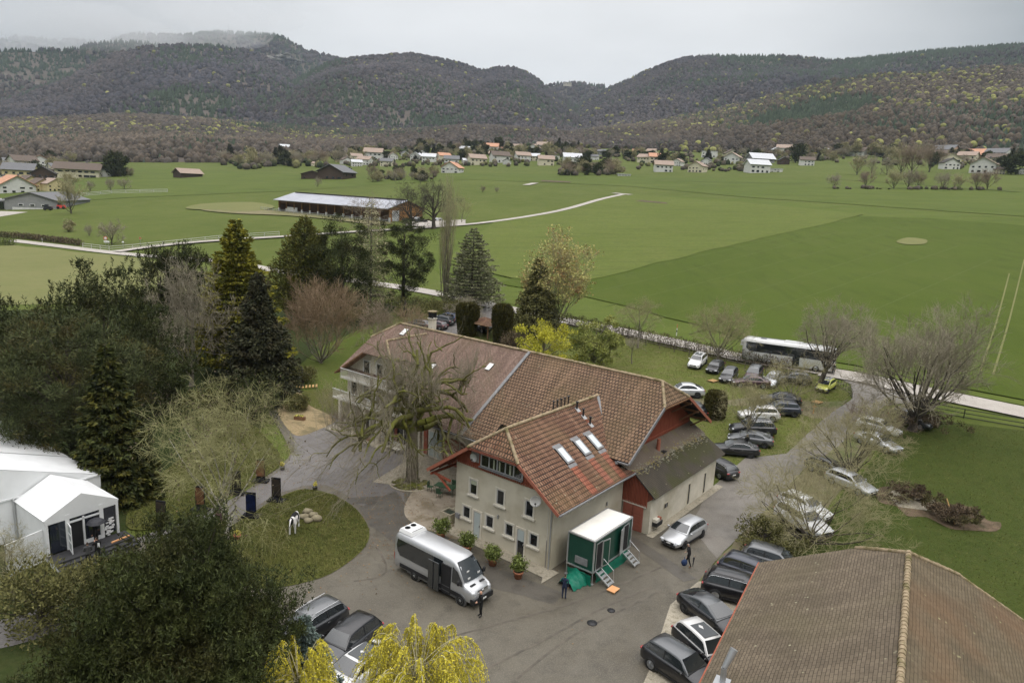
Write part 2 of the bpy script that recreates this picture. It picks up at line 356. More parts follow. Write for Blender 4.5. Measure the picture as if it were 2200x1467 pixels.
def asphalt(name, ca, cb, cc, rough=(0.35, 0.75), s=0.18):
    m, t, nz, p = ground_mat(); m.name = name; L = t.links.new; N_ = t.nodes.new
    def mixc(f, a, b):
        x = N_('ShaderNodeMix'); x.data_type = 'RGBA'
        for key, v in (('A', a), ('B', b)):
            if isinstance(v, tuple): x.inputs[key].default_value = (*v, 1)
            else: L(v, x.inputs[key])
        L(f, x.inputs['Factor']); return x.outputs['Result']
    f1 = nz(s, 6, 0.36, 0.66)
    col = mixc(f1, ca, cb); col = mixc(nz(s * 4.2, 7, 0.5, 0.72), col, cc); 
    # fine chippings and dark cracks
    v = N_('ShaderNodeTexVoronoi'); v.feature = 'DISTANCE_TO_EDGE'; v.inputs['Scale'].default_value = 0.16
    tc = [n for n in t.nodes if n.type == 'TEX_COORD'][0]
    nn = N_('ShaderNodeTexNoise'); nn.inputs['Scale'].default_value = 0.6; nn.inputs['Detail'].default_value = 6; L(tc.outputs['Object'], nn.inputs[0])
    sc2 = N_('ShaderNodeVectorMath'); sc2.operation = 'SCALE'; sc2.inputs['Scale'].default_value = 3.2; L(nn.outputs['Color'], sc2.inputs[0])
    ad2 = N_('ShaderNodeVectorMath'); L(tc.outputs['Object'], ad2.inputs[0]); L(sc2.outputs[0], ad2.inputs[1]); L(ad2.outputs[0], v.inputs[0])
    r = N_('ShaderNodeMapRange'); r.inputs[1].default_value = 0.0045; r.inputs[2].default_value = 0.0; L(v.outputs['Distance'], r.inputs[0])
    mm = N_('ShaderNodeMath'); mm.operation = 'MULTIPLY'; L(r.outputs[0], mm.inputs[0]); L(nz(0.09, 3, 0.5, 0.6), mm.inputs[1])
    col = mixc(mm.outputs[0], col, tuple(c * 0.35 for c in ca))
    col = mixc(nz(14, 3, 0.45, 0.9), col, tuple(min(1, c * 1.7) for c in cb))
    L(col, p.inputs['Base Color'])
    rr = N_('ShaderNodeMapRange'); rr.inputs[3].default_value = rough[0]; rr.inputs[4].default_value = rough[1]; L(nz(s * 1.7, 5, 0.35, 0.62), rr.inputs[0]); L(rr.outputs[0], p.inputs['Roughness'])
    p.inputs['Specular IOR Level'].default_value = 0.45
    b = N_('ShaderNodeBump'); b.inputs['Strength'].default_value = 0.25; b.inputs['Distance'].default_value = 0.02; L(nz(25, 3, 0.2, 0.8), b.inputs['Height']); L(b.outputs[0], p.inputs['Normal'])
    MATS[name] = m; return m
asphalt('asphalt', (0.0742, 0.0643, 0.0475), (0.1119, 0.0996, 0.0757), (0.0553, 0.0482, 0.0359))
asphalt('asphalt_grey', (0.1106, 0.1008, 0.0943), (0.1463, 0.1361, 0.1292), (0.0781, 0.0710, 0.0656))
asphalt('asphalt_dark', (0.0592, 0.0531, 0.0436), (0.0898, 0.0808, 0.0666), (0.0458, 0.0414, 0.0355), rough=(0.3, 0.6))
asphalt('lane', (0.1202, 0.1078, 0.0900), (0.1640, 0.1488, 0.1291), (0.0911, 0.0804, 0.0665))
asphalt('concrete_path', (0.3024, 0.2736, 0.2376), (0.3744, 0.3456, 0.3096), (0.2592, 0.2304, 0.2016), rough=(0.7, 0.9))
asphalt('concrete_apron', (0.24, 0.215, 0.165), (0.32, 0.285, 0.22), (0.12, 0.105, 0.062), rough=(0.6, 0.9), s=0.8)
mat('gravel_tan', (0.22, 0.165, 0.085), (0.36, 0.28, 0.16), 9, rough=0.95, bump=0.8, bscale=18, c3=(0.17, 0.14, 0.075), c3scale=0.6)
mat('gravel_pale', (0.24, 0.20, 0.15), (0.33, 0.285, 0.22), 1.2, rough=0.95, bump=0.5, bscale=20, c3=(0.19, 0.155, 0.105), c3scale=0.5)
mat('earth', (0.075, 0.052, 0.032), (0.14, 0.10, 0.065), 1.4, rough=0.95, bump=0.8, c3=(0.05, 0.045, 0.02), c3scale=0.5)
mat('mud_track', (0.16, 0.135, 0.085), (0.12, 0.11, 0.06), 0.8, rough=0.9, bump=0.5, c3=(0.085, 0.10, 0.03), c3scale=0.35)
nx, ny = len(XS), len(YS)
V = np.array([(x, y, H(x, y)) for y in YS for x in XS])
I = np.arange(nx * ny).reshape(ny, nx)
F = np.stack([I[:-1, :-1], I[:-1, 1:], I[1:, 1:], I[1:, :-1]], -1).reshape(-1, 4)
fastmesh('ground', V, F, 'grass', smooth=True, kind='structure')
def drape(name, pts, m, off, kind='structure', world=False, label=None, cat=None):
    P_ = [Vector((p[0], p[1], 0)) if world else G(*p) for p in pts]
    st_, am = (7.0, .75) if name in ('field', 'paddock', 'worn_grass') else ((1.1, .07) if name in ('yard', 'lawn', 'lane', 'lot_verge', 'track', 'terrace', 'gravel_bed', 'compost_patch') else (0, 0))
    if st_:                                            # ragged margins
        Q = []; rj = random.Random(len(pts))
        for a, b in zip(P_, P_[1:] + P_[:1]):
            L_ = (b - a).length; n_ = int(min(90, max(1, L_ / st_))); q = Vector((a.y - b.y, b.x - a.x, 0)).normalized()
            for i in range(n_): Q.append(a.lerp(b, i / n_) + q * (rj.uniform(-am, am) if i and L_ < 900 else 0))
        P_ = Q
    bm = bmesh.new(); vs = [bm.verts.new((p.x, p.y, 0)) for p in P_]; f = bm.faces.new(vs)
    if f.normal.z < 0: f.normal_flip()
    bmesh.ops.triangulate(bm, faces=[f])
    xs = [p.x for p in P_]; ys = [p.y for p in P_]
    if max(H(a, b) for a, b in zip(xs, ys)) > 0 or True:
        for lst, ax in ((XS, 0), (YS, 1)):
            lo, hi = (min(xs), max(xs)) if ax == 0 else (min(ys), max(ys))
            for c in lst:
                if lo < c < hi:
                    co = (c, 0, 0) if ax == 0 else (0, c, 0); no = (1, 0, 0) if ax == 0 else (0, 1, 0)
                    bmesh.ops.bisect_plane(bm, geom=bm.verts[:] + bm.edges[:] + bm.faces[:], plane_co=co, plane_no=no)
    bmesh.ops.recalc_face_normals(bm, faces=bm.faces[:])
    if bm.faces and sum(f.normal.z for f in bm.faces) < 0: bmesh.ops.reverse_faces(bm, faces=bm.faces[:])
    for v in bm.verts: v.co.z = H(v.co.x, v.co.y) + off
    me = bpy.data.meshes.new(name); bm.to_mesh(me); bm.free(); me.materials.append(MATS[m])
    o = bpy.data.objects.new(name, me); COL.objects.link(o); tag(o, label, cat, None, kind); return o
def smoothpts(P_, n=4, closed=True):
    out = []; k = len(P_)
    rngi = range(k) if closed else range(k - 1)
    for i in rngi:
        p0 = P_[(i - 1) % k] if closed or i > 0 else P_[i]; p1 = P_[i]; p2 = P_[(i + 1) % k]; p3 = P_[(i + 2) % k] if closed or i + 2 < k else p2
        for j in range(n):
            t = j / n; t2, t3 = t * t, t * t * t
            out.append(tuple(0.5 * ((2 * p1[a]) + (-p0[a] + p2[a]) * t + (2 * p0[a] - 5 * p1[a] + 4 * p2[a] - p3[a]) * t2 + (-p0[a] + 3 * p1[a] - 3 * p2[a] + p3[a]) * t3) for a in range(len(p1))))
    if not closed: out.append(tuple(P_[-1]))
    return out
def strip(name, pix, width, m, off, n=4, **k):
    W_ = [G(*p) for p in pix]; W_ = [(p.x, p.y) for p in W_]; W_ = smoothpts(W_, n, False)
    l, r_ = [], []
    for i, p in enumerate(W_):
        a = W_[max(0, i - 1)]; b = W_[min(len(W_) - 1, i + 1)]; d = Vector((b[0] - a[0], b[1] - a[1])).normalized(); q = Vector((-d.y, d.x))
        ww = width if not hasattr(width, '__len__') else width[0] + (width[1] - width[0]) * i / (len(W_) - 1)
        l.append((p[0] + q.x * ww / 2, p[1] + q.y * ww / 2)); r_.append((p[0] - q.x * ww / 2, p[1] - q.y * ww / 2))
    return drape(name, l + r_[::-1], m, off, world=True, **k)
# fields (sheets a little above the sheet below, along the slope)
drape('field', [(1090, 652), (1010, 636), (900, 560), (830, 520), (940, 490), (1060, 478), (1200, 455), (1290, 430), (1340, 418), (1600, 428), (2200, 470), (2600, 500), (2600, 930), (2200, 872), (1840, 798), (1700, 778), (1600, 762), (1330, 702)], 'field_green', 0.08)
drape('field', [(1060, 610), (1260, 640), (1500, 700), (1700, 765), (1840, 788), (2200, 862), (2500, 905), (2500, 520), (2200, 486), (2000, 470), (1700, 462), (1480, 500), (1300, 560)], 'field_dark', 0.24)
drape('field', [(1060, 478), (1200, 455), (1340, 418), (1600, 436), (1855, 462), (1700, 500), (1500, 545), (1350, 585), (1230, 610), (1100, 600), (960, 560)], 'field_pale', 0.32)
drape('field', [(-400, 470), (0, 430), (280, 425), (600, 412), (1000, 386), (1340, 400), (1600, 424), (2200, 466), (2700, 510), (2700, 440), (2200, 412), (1700, 385), (1500, 384), (1300, 375), (1000, 372), (760, 380), (560, 370), (280, 362), (-400, 370)], 'field_far', 0.16)
drape('field', [(-600, 545), (30, 527), (300, 555), (420, 580), (500, 596), (420, 625), (200, 650), (-200, 660), (-700, 620)], 'field_tan', 0.06)
drape('paddock', smoothpts([(560, 452), (480, 444), (430, 452), (500, 460), (600, 464), (700, 472), (800, 484), (840, 480), (700, 462)], 3), 'paddock_bare', 0.38)
drape('worn_grass', smoothpts([(430, 440), (540, 436), (590, 446), (550, 455), (470, 453), (400, 450)], 3), 'field_tan', 0.40)
drape('ploughed_strip', [(1365, 434), (1435, 440), (1430, 437), (1380, 432)], 'earth', 0.42)
drape('ploughed_strip', [(1160, 391), (1225, 394), (1226, 391.5), (1165, 388.5)], 'earth', 0.42)
drape('worn_grass', smoothpts([(1925, 522), (1950, 513), (1990, 518), (1985, 527), (1950, 528)], 3), 'field_tan', 0.40)
# pale field road
strip('farm_road', [(20, 517), (120, 529), (235, 543), (330, 552), (480, 563), (590, 582), (700, 597), (810, 611), (930, 630), (1060, 658), (1180, 684), (1330, 712), (1480, 744), (1600, 772), (1700, 788), (1790, 803)], 3.6, 'concrete_path', 0.20)
strip('farm_road', [(250, 543), (330, 532), (440, 521), (600, 511), (760, 500), (930, 490), (1060, 478), (1200, 455), (1290, 430), (1340, 419)], 3.4, 'concrete_path', 0.44)
strip('farm_road', [(1318, 416.5), (1355, 420)], 3.4, 'concrete_path', 0.44)
strip('farm_road', [(1130, 399), (1150, 394.5)], 5, 'concrete_path', 0.44)
strip('farm_road', [(1760, 800), (1840, 812), (1960, 838), (2200, 888), (2500, 950)], 4.2, 'concrete_path', 0.20)
strip('farm_road', [(283, 379), (380, 380), (500, 377.5), (560, 379), (620, 376)], 5, 'concrete_path', 0.1)
drape('barn_yard', [(880, 478), (1000, 474), (1000, 484), (940, 490), (870, 487)], 'concrete_path', 0.40)
drape('shed_yard', [(-60, 452), (60, 456), (0, 466), (-60, 470)], 'concrete_path', 0.08)
# yard
drape('yard', [(560, 850), (600, 832), (640, 850), (720, 880), (860, 950), (1000, 1010), (1100, 1100), (1260, 1160), (1330, 1130), (1393, 1150), (1532, 1045), (1600, 985), (1690, 975), (1725, 1000), (1650, 1085), (1570, 1170), (1500, 1250), (1470, 1290), (1400, 1420), (1300, 1700), (600, 1700), (200, 1560), (430, 1420), (520, 1300), (470, 1250), (400, 1210), (340, 1215), (300, 1200), (250, 1160), (330, 1150), (420, 1120), (520, 1060), (600, 1006), (625, 975), (610, 940), (580, 890)], 'asphalt', 0.060)
drape('yard', smoothpts([(560, 852), (640, 838), (720, 872), (900, 960), (870, 1040), (860, 1120), (780, 1090), (700, 1042), (600, 1060), (500, 1120), (400, 1150), (330, 1165), (280, 1165), (340, 1140), (430, 1105), (560, 1040), (622, 990), (632, 940), (600, 880)], 2), 'asphalt_grey', 0.064)
drape('yard', [(770, 1092), (850, 1055), (880, 1095), (940, 1140), (1010, 1195), (1130, 1245), (1210, 1275), (1190, 1300), (1010, 1250), (860, 1180), (795, 1130)], 'asphalt_dark', 0.068)
drape('lane', [(1532, 1045), (1600, 985), (1690, 975), (1770, 900), (1832, 856), (1828, 826), (1790, 806), (1840, 812), (1990, 846), (1990, 862), (1900, 872), (1860, 905), (1800, 960), (1725, 1010), (1650, 1090), (1570, 1172), (1540, 1200), (1480, 1130)], 'lane', 0.066)
drape('lot_verge', [(1610, 1130), (1760, 975), (1860, 895), (1960, 862), (1975, 890), (1880, 960), (1800, 1060), (1740, 1150), (1640, 1210), (1520, 1290), (1500, 1250)], 'mud_track', 0.062)
drape('apron', [(1395, 1440), (1440, 1300), (1500, 1250), (1560, 1250), (1600, 1300), (1520, 1500), (1360, 1600), (1340, 1560)], 'concrete_apron', 0.066)
drape('lawn', smoothpts([(655, 1052), (720, 1066), (768, 1098), (793, 1140), (785, 1175), (745, 1212), (690, 1243), (600, 1264), (540, 1262), (480, 1235), (440, 1190), (470, 1150), (530, 1112), (600, 1070)], 3), 'lawn_near', 0.10)
drape('lawn', smoothpts([(575, 945), (600, 975), (602, 1000), (560, 1030), (480, 1075), (400, 1120), (320, 1140), (270, 1130), (300, 1060), (400, 980), (500, 920), (545, 915)], 3), 'lawn_near', 0.10)
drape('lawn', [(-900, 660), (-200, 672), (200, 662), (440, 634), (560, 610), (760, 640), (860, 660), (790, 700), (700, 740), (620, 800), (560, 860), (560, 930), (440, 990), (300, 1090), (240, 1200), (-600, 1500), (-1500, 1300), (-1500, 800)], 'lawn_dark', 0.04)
drape('lawn', [(620, 868), (640, 842), (700, 835), (760, 850), (740, 900), (690, 888)], 'lawn_near', 0.08)
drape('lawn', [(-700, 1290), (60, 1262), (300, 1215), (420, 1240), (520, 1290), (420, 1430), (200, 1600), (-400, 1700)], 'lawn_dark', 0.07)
strip('path', [(-60, 1375), (60, 1350), (150, 1310), (260, 1280), (360, 1235)], 3.0, 'asphalt_grey', 0.09)
drape('lawn', [(1680, 1190), (1760, 1120), (1830, 1040), (1900, 960), (1990, 900), (2200, 925), (2700, 1020), (2700, 1700), (1500, 1700), (1600, 1300)], 'lawn_right', 0.04)
drape('lawn', [(1240, 720), (1330, 722), (1500, 757), (1640, 792), (1800, 826), (1828, 850), (1770, 900), (1690, 972), (1600, 983), (1532, 1040), (1480, 1000), (1300, 900), (1100, 760), (900, 690), (860, 672), (960, 640), (1040, 665), (1090, 690)], 'lawn_lot', 0.04)
drape('gravel_bed', smoothpts([(640, 842), (600, 868), (598, 890), (620, 925), (645, 938), (690, 922), (722, 905), (700, 888), (665, 872)], 3), 'gravel_tan', 0.084)
drape('terrace', smoothpts([(985, 1022), (950, 1020), (895, 1050), (870, 1085), (872, 1112), (900, 1132), (945, 1148), (980, 1160), (1000, 1140), (1000, 1060)], 3), 'gravel_pale', 0.080)
drape('track', smoothpts([(1480, 850), (1540, 862), (1640, 852), (1730, 862), (1810, 862), (1830, 850), (1770, 900), (1700, 885), (1600, 872), (1520, 880), (1440, 880)], 3), 'mud_track', 0.060)
drape('drive', [(860, 700), (905, 690), (980, 690), (1010, 676), (1045, 660), (1075, 668), (1060, 700), (1000, 720), (900, 740)], 'asphalt_grey', 0.062)
drape('compost_patch', smoothpts([(1880, 1055), (1905, 1046), (1945, 1052), (1990, 1062), (2030, 1084), (2085, 1090), (2120, 1118), (2150, 1124), (2140, 1142), (2080, 1140), (2040, 1136), (1990, 1112), (1950, 1110), (1925, 1088), (1890, 1080)], 3), 'earth', 0.07)
drape('concrete_pad', [(1905, 1062), (1925, 1052), (2010, 1078), (1990, 1098), (1930, 1090)], 'concrete_apron', 0.09)

mat('tramline', (0.060, 0.082, 0.012), (0.085, 0.115, 0.022), .5, rough=.95); mat('ditch_grass', (0.05, 0.07, 0.014), (0.07, 0.095, 0.018), .5, rough=.95)
for a, b in (((1290, 592), (1720, 505)), ((1265, 632), (1800, 500)), ((1300, 660), (1900, 505)), ((1400, 690), (2000, 510)), ((1480, 720), (2060, 530)), ((1640, 765), (2130, 560))):
    strip('tramline', [a, ((a[0] * 2 + b[0]) / 3, (a[1] * 2 + b[1]) / 3 + 3), ((a[0] + b[0] * 2) / 3, (a[1] + b[1] * 2) / 3 + 2), b], .24, 'tramline', 0.265)
for a, b, w_ in (((1400, 390), (1740, 397), 1.5), ((1770, 384), (2190, 414), 2.2), ((1500, 400), (1600, 404), 1.0)):
    strip('ditch', [a, ((a[0] + b[0]) / 2, (a[1] + b[1]) / 2 - 1), b], w_, 'ditch_grass', 0.43)
for a, b in (((2200, 560), (2133, 808)), ((2168, 590), (2106, 800))): strip('tractor_track', [a, ((a[0] + b[0]) / 2 + 3, (a[1] + b[1]) / 2), b], .28, 'field_tan', 0.30)
strip('repair_band', [(1325, 1142), (1400, 1190), (1482, 1248)], 1.1, 'asphalt_dark', 0.072)
strip('repair_band', [(640, 1086), (740, 1078), (862, 1072)], 1.3, 'asphalt_dark', 0.072)
mat('tyre_rubber', (.070, .062, .05), (.125, .108, .085), 1.2, rough=.7)
for P_ in ([(690, 1467), (860, 1400), (1040, 1350), (1250, 1290), (1420, 1220)], [(1110, 1460), (1210, 1380), (1300, 1330), (1420, 1270)], [(760, 1250), (830, 1230), (800, 1160), (770, 1120)], [(1040, 1440), (1180, 1370), (1290, 1310), (1400, 1262)]): strip('tyre_marks', P_, .16, 'tyre_rubber', 0.071)
# ------------------------------------------------------------------ farm buildings
YAW = R(37.8)
def PF(a, b, z=0.0): return Vector((a * math.sin(YAW) + b * math.cos(YAW), a * math.cos(YAW) - b * math.sin(YAW), z))
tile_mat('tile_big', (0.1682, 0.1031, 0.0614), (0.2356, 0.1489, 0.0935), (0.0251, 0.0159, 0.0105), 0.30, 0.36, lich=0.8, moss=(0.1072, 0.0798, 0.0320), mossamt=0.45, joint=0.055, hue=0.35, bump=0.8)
tile_mat('tile_small', (0.1572, 0.1004, 0.0747), (0.2470, 0.1678, 0.1323), (0.0416, 0.0272, 0.0230), 0.19, 0.155, lich=0.6, moss=(0.1273, 0.1004, 0.0453), mossamt=0.35, joint=0.016, hue=0.3, bump=0.6)
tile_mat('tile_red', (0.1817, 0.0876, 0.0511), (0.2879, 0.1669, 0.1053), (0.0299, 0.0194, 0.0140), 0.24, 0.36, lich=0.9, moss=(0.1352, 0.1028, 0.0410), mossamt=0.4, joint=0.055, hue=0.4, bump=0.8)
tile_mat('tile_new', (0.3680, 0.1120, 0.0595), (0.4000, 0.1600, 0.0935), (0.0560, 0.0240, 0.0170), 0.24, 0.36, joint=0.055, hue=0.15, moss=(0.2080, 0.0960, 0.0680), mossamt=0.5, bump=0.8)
tile_mat('tile_flat', (0.1159, 0.0903, 0.0619), (0.1581, 0.1250, 0.0870), (0.0207, 0.0174, 0.0117), 0.42, 0.17, lich=0.8, moss=(0.0919, 0.0803, 0.0402), mossamt=0.4, joint=0.013, hue=0.2, bump=0.6)
tile_mat('tile_flat_mossy', (0.1060, 0.0820, 0.0491), (0.1341, 0.1043, 0.0655), (0.0207, 0.0174, 0.0114), 0.42, 0.17, lichen=(0.2956, 0.2782, 0.1441), lich=1.0, moss=(0.1689, 0.0803, 0.0360), mossamt=0.4, joint=0.010, hue=0.2, bump=0.5)
mat('render_wall', (0.488, 0.450, 0.356), (0.573, 0.534, 0.429), 0.5, rough=0.9, bump=0.15, bscale=20, c3=(0.439, 0.396, 0.299), c3scale=0.35)
mat('render_white', (0.552, 0.513, 0.426), (0.660, 0.614, 0.515), 0.6, rough=0.9, bump=0.15, bscale=20, c3=(0.480, 0.437, 0.336), c3scale=0.4)
mat('stone_trim', (0.55, 0.52, 0.44), (0.62, 0.59, 0.51), 3, rough=0.8)
mat('red_wood', (0.245, 0.065, 0.036), (0.32, 0.095, 0.055), 6, rough=0.8, stretch=(1, 1, 0.15), bump=0.2)
mat('red_wood_dark', (0.14, 0.045, 0.028), (0.20, 0.065, 0.04), 6, rough=0.8)
mat('brown_wood', (0.16, 0.085, 0.045), (0.23, 0.13, 0.07), 5, rough=0.8)
mat('red_paint', (0.29, 0.10, 0.062), (0.35, 0.13, 0.085), 3, rough=0.6)
mat('garage_door_paint', (0.26, 0.085, 0.055), (0.30, 0.10, 0.07), 3, rough=0.6)
mat('grey_frame', (0.40, 0.40, 0.40), rough=0.5)
mat('white_frame', (0.72, 0.72, 0.70), rough=0.5)
mat('dark_glass', (0.012, 0.014, 0.015), rough=0.08, spec=0.8)
mat('curtain', (0.45, 0.47, 0.36), (0.30, 0.33, 0.24), 9, rough=0.9, stretch=(1, 1, 0.05))
mat('frosted_glass', (0.42, 0.47, 0.46), rough=0.25)
mat('skylight_glass', (0.60, 0.64, 0.66), rough=0.15, spec=0.8)
mat('dark_metal', (0.035, 0.035, 0.037), rough=0.5, metal=0.3)
mat('lead_grey', (0.16, 0.16, 0.165), (0.23, 0.23, 0.23), 4, rough=0.6)
mat('zinc', (0.42, 0.43, 0.44), rough=0.4, metal=0.6)
mat('mortar_ridge', (0.26, 0.20, 0.12), (0.38, 0.30, 0.20), 5, rough=0.9, bump=0.6, c3=(0.14, 0.12, 0.05), c3scale=1.5)
mat('white_plastic', (0.68, 0.68, 0.66), rough=0.5)
mat('wet_stone', (0.33, 0.29, 0.21), (0.42, 0.38, 0.29), 2, rough=0.8)
mat('water_dark', (0.05, 0.065, 0.05), rough=0.1)

def window(parent, b, z, w_, h_, a, sill=True, frame='stone_trim', fr=0.14, pane='dark_glass', bars=True, name='window', blind=0.0, flip=-1):
    """surround standing on a wall plane y=a that faces -y; returns the frame, which owns its pane and sill"""
    m = MB(); d = 0.05
    for s in (-1, 1): m.box((b + s * (w_ / 2 - fr / 2), a - 0.02, z + h_ / 2), (fr, d, h_), frame)
    m.box((b, a - 0.021, z + h_ - fr / 2), (w_ - 2 * fr, d, fr), frame)
    m.box((b, a - 0.022, z + fr * 0.3), (w_ - 2 * fr, d, fr * 0.6), frame)
    # reveal and inner casement
    m.box((b, a + 0.0, z + h_ / 2), (w_ - 2 * fr + 0.002, 0.012, h_ - fr * 1.4), 'grey_frame')
    f = m.build(name, parent)
    g = MB(); iw, ih = w_ - 2 * fr - 0.14, h_ - fr * 1.6 - 0.14
    g.box((b + 0.03, a - 0.013, z + h_ / 2 - fr * 0.2), (iw, 0.02, ih), pane)
    if blind: g.box((b + 0.03, a - 0.02, z + h_ / 2 - fr * 0.2 + ih * (0.5 - blind / 2)), (iw, 0.012, ih * blind), 'curtain')
    g.build('pane', f)
    if sill:
        q = MB(); q.box((b, a - 0.07, z - 0.05), (w_ + 0.16, 0.16, 0.12), frame); q.build('sill', f)
    return f

def hipped_wing(t, parent, b0, b1, aF, aB, zE, s, clip, hipd, matname, thick=0.14, ridge='mortar_ridge', aBl=None):
    """gable roof with ridge along y, front half hip; b0,b1 eaves, aF front verge, aB back"""
    c = (b0 + b1) / 2; hw = (b1 - b0) / 2; zr = zE + s * hw
    cw = clip / s           # half width of the hip edge
    zc = zr - clip; ra = aF + hipd
    aBl = aB if aBl is None else aBl
    roof = MB()
    roof.slab([(b1, aF, zE), (b1, aB, zE), (c, aB, zr), (c, ra, zr), (c + cw, aF, zc)], thick, matname, 'red_wood_dark')
    roof.slab([(b0, aBl, zE), (b0, aF, zE), (c - cw, aF, zc), (c, ra, zr), (c, aBl, zr)], thick, matname, 'red_wood_dark')
    roof.slab([(c - cw, aF, zc), (c + cw, aF, zc), (c, ra, zr)], thick, matname, 'red_wood_dark')
    ro = roof.build('roof', parent)
    rg = MB(); 
    def caps(p, q, r_=0.13):
        p, q = Vector(p), Vector(q); n = max(2, int((q - p).length / 0.36)); rr = random.Random(int(abs(p.x * 10)))
        for i in range(n):
            a_ = p.lerp(q, i / n); b_ = p.lerp(q, (i + 1.12) / n); rg.bar(a_ + Vector((rr.uniform(-.02, .02), 0, rr.uniform(-.01, .02))), b_, r_ * 1.1, ridge, 7, r_ * 0.9)
    caps((c, aB, zr), (c, ra, zr)); caps((c, ra, zr), (c + cw, aF, zc)); caps((c, ra, zr), (c - cw, aF, zc))
    rg.build('ridge_tiles', ro)
    return ro, c, zr, cw, zc

# ---- front wing
F0 = PF(38.2, -30.0)
wing = thing('farmhouse_wing', 'beige two storey house wing with red timber gable and three skylights in its tiled roof', 'house', F0, -YAW)
Tw = Matrix.Translation((30.0, -38.2, 0))
def WB(): return MB(Tw)
bL, bR, aF, aBk = -34.35, -25.2, 38.2, 47.9
zr = 9.15; s_ = 0.707; bc = -30.1
m = WB()
ztop = 5.72
m.add([(bL, aF, -.2), (bR, aF, -.2), (bR, aF, 4.95), (-26.3, aF, ztop), (bL, aF, ztop)], [(0, 1, 2, 3, 4)], 'render_wall')
m.add([(bR, aF, -.2), (bR, aBk, -.2), (bR, aBk, 5.15), (bR, aF, 5.15)], [(0, 1, 2, 3)], 'render_wall')
m.add([(bL, aF, -.2), (bL, aBk, -.2), (bL, aBk, 5.9), (bL, aF, 5.9)], [(3, 2, 1, 0)], 'render_wall')
m.build('wall', wing)
m = WB()                         # red boarded gable, 3 cm proud, with a scalloped lower edge
g0, g1 = ztop, 7.15
pts = [(-34.4, aF - .03, g0), (-26.25, aF - .03, g0), (-27.8, aF - .03, 7.35), (-32.4, aF - .03, 7.35), (-34.4, aF - .03, 6.0)]
m.add(pts, [(0, 1, 2, 3, 4)], 'red_wood')
m.add([(-34.4, aF - .03, g0), (-34.4, aF - .03, 6.0), (-34.4, aF + .9, 6.0), (-34.4, aF + .9, 4.9)], [(0, 1, 2, 3)], 'red_wood')
x = -34.35
while x < -26.3:
    m.box((x, aF - .055, g0 + .02 - .04), (0.13, 0.03, 0.22), 'red_wood'); x += 0.19
x = -34.3
while x < -26.6:
    hi = min(7.3, zr - abs(x - bc) * s_ - 0.3)
    if not -31.95 < x < -27.95 and hi > 6.0: m.box((x, aF - .045, (g0 + hi) / 2), (0.03, 0.025, hi - g0), 'red_wood')
    x += 0.19
m.build('gable_boarding', wing)
# long window strip with five lights
m = WB()
m.box((-29.95, aF - .06, 6.4), (3.98, 0.06, 1.02), 'grey_frame')
f = m.build('window', wing)
for i in range(5):
    g = WB(); x = -31.48 + i * 0.765
    g.box((x, aF - .10, 6.42), (0.62, 0.03, 0.78), 'dark_glass')
    if i in (1, 2, 3): g.box((x + (.1 if i % 2 else -.12), aF - .12, 6.40), (0.14, 0.02, 0.72), 'curtain')
    if i == 3: g.box((x + .05, aF - .121, 6.40), (0.10, 0.02, 0.72), 'curtain')
    g.build('pane', f)
m = WB(); m.box((-29.95, aF - .15, 5.90), (4.06, 0.24, 0.07), 'lead_grey'); m.build('sill', f)
# dish in its framed recess
m = WB(); m.box((-32.48, aF - .055, 6.45), (0.72, 0.05, 0.74), 'grey_frame'); m.build('window', wing)
def dish(parent, c, r_, M_):
    d = WB(); prof = [(0.02, -0.02), (r_ * .5, 0.03), (r_ * .85, .1), (r_, .16), (r_, .18), (r_ * .84, .12), (r_ * .4, .05)]
    d.lathe(prof, 'white_plastic', 18, Matrix.Translation(c) @ M_)
    o = d.build('satellite_dish', parent)
    a_ = WB(); tip = Matrix.Translation(c) @ M_ @ Vector((0, -.1, r_ * 1.05)); a_.bar(Matrix.Translation(c) @ M_ @ Vector((0, -r_, .15)), tip, 0.018, 'dark_metal'); a_.box(tip, (.09, .09, .09), 'dark_metal'); a_.build('arm', o)
dish(wing, (-32.45, aF - .14, 6.47), 0.33, Matrix.Rotation(R(90), 4, 'X'))
dish(wing, (-26.5, aF - .45, 5.02), 0.40, Matrix.Rotation(R(35), 4, 'Z') @ Matrix.Rotation(R(82), 4, 'X'))
# windows
for i, b in enumerate((-32.58, -29.96, -27.31)): window_f = window(wing, b + 30.0, 3.36, 0.96, 1.36, 0.0, blind=(0.3, 0.0, 0.0)[i])
for b in (-33.17, -30.87, -29.0, -26.78): window(wing, b + 30.0, 1.26, 0.96, 1.12, 0.0)
def fdoor(parent, b, w_, h_, frost, name='door', leaf='frosted_glass'):
    m = MB()
    for s in (-1, 1): m.box((b + s * (w_ / 2 - .08), -0.02, h_ / 2), (.16, .05, h_), 'render_white')
    m.box((b, -.021, h_ - .08), (w_ - .32, .05, .16), 'render_white'); m.box((b, 0.0, h_ / 2), (w_ - .30, .012, h_ - .16), 'grey_frame')
    f = m.build('door', parent); g = MB()
    g.box((b + .03, -.016, h_ / 2 - .04), (w_ - .46, .02, h_ - .36), 'frosted_glass' if frost else 'dark_glass')
    if not frost: g.box((b + .03, -.024, h_ * .74), (w_ - .46, .015, h_ * .36), 'frosted_glass')
    g.build('pane', f)
    k = MB(); k.box((b + w_ * .28, -.05, h_ * .47), (.03, .05, .14), 'zinc'); k.build('handle', f)
    q = MB(); q.box((b, -.17, .03), (w_ + .1, .3, .12), 'concrete_apron'); q.build('step', f)
fdoor(wing, -2.09, 0.98, 2.3, True); fdoor(wing, 2.08, 0.98, 2.34, False)
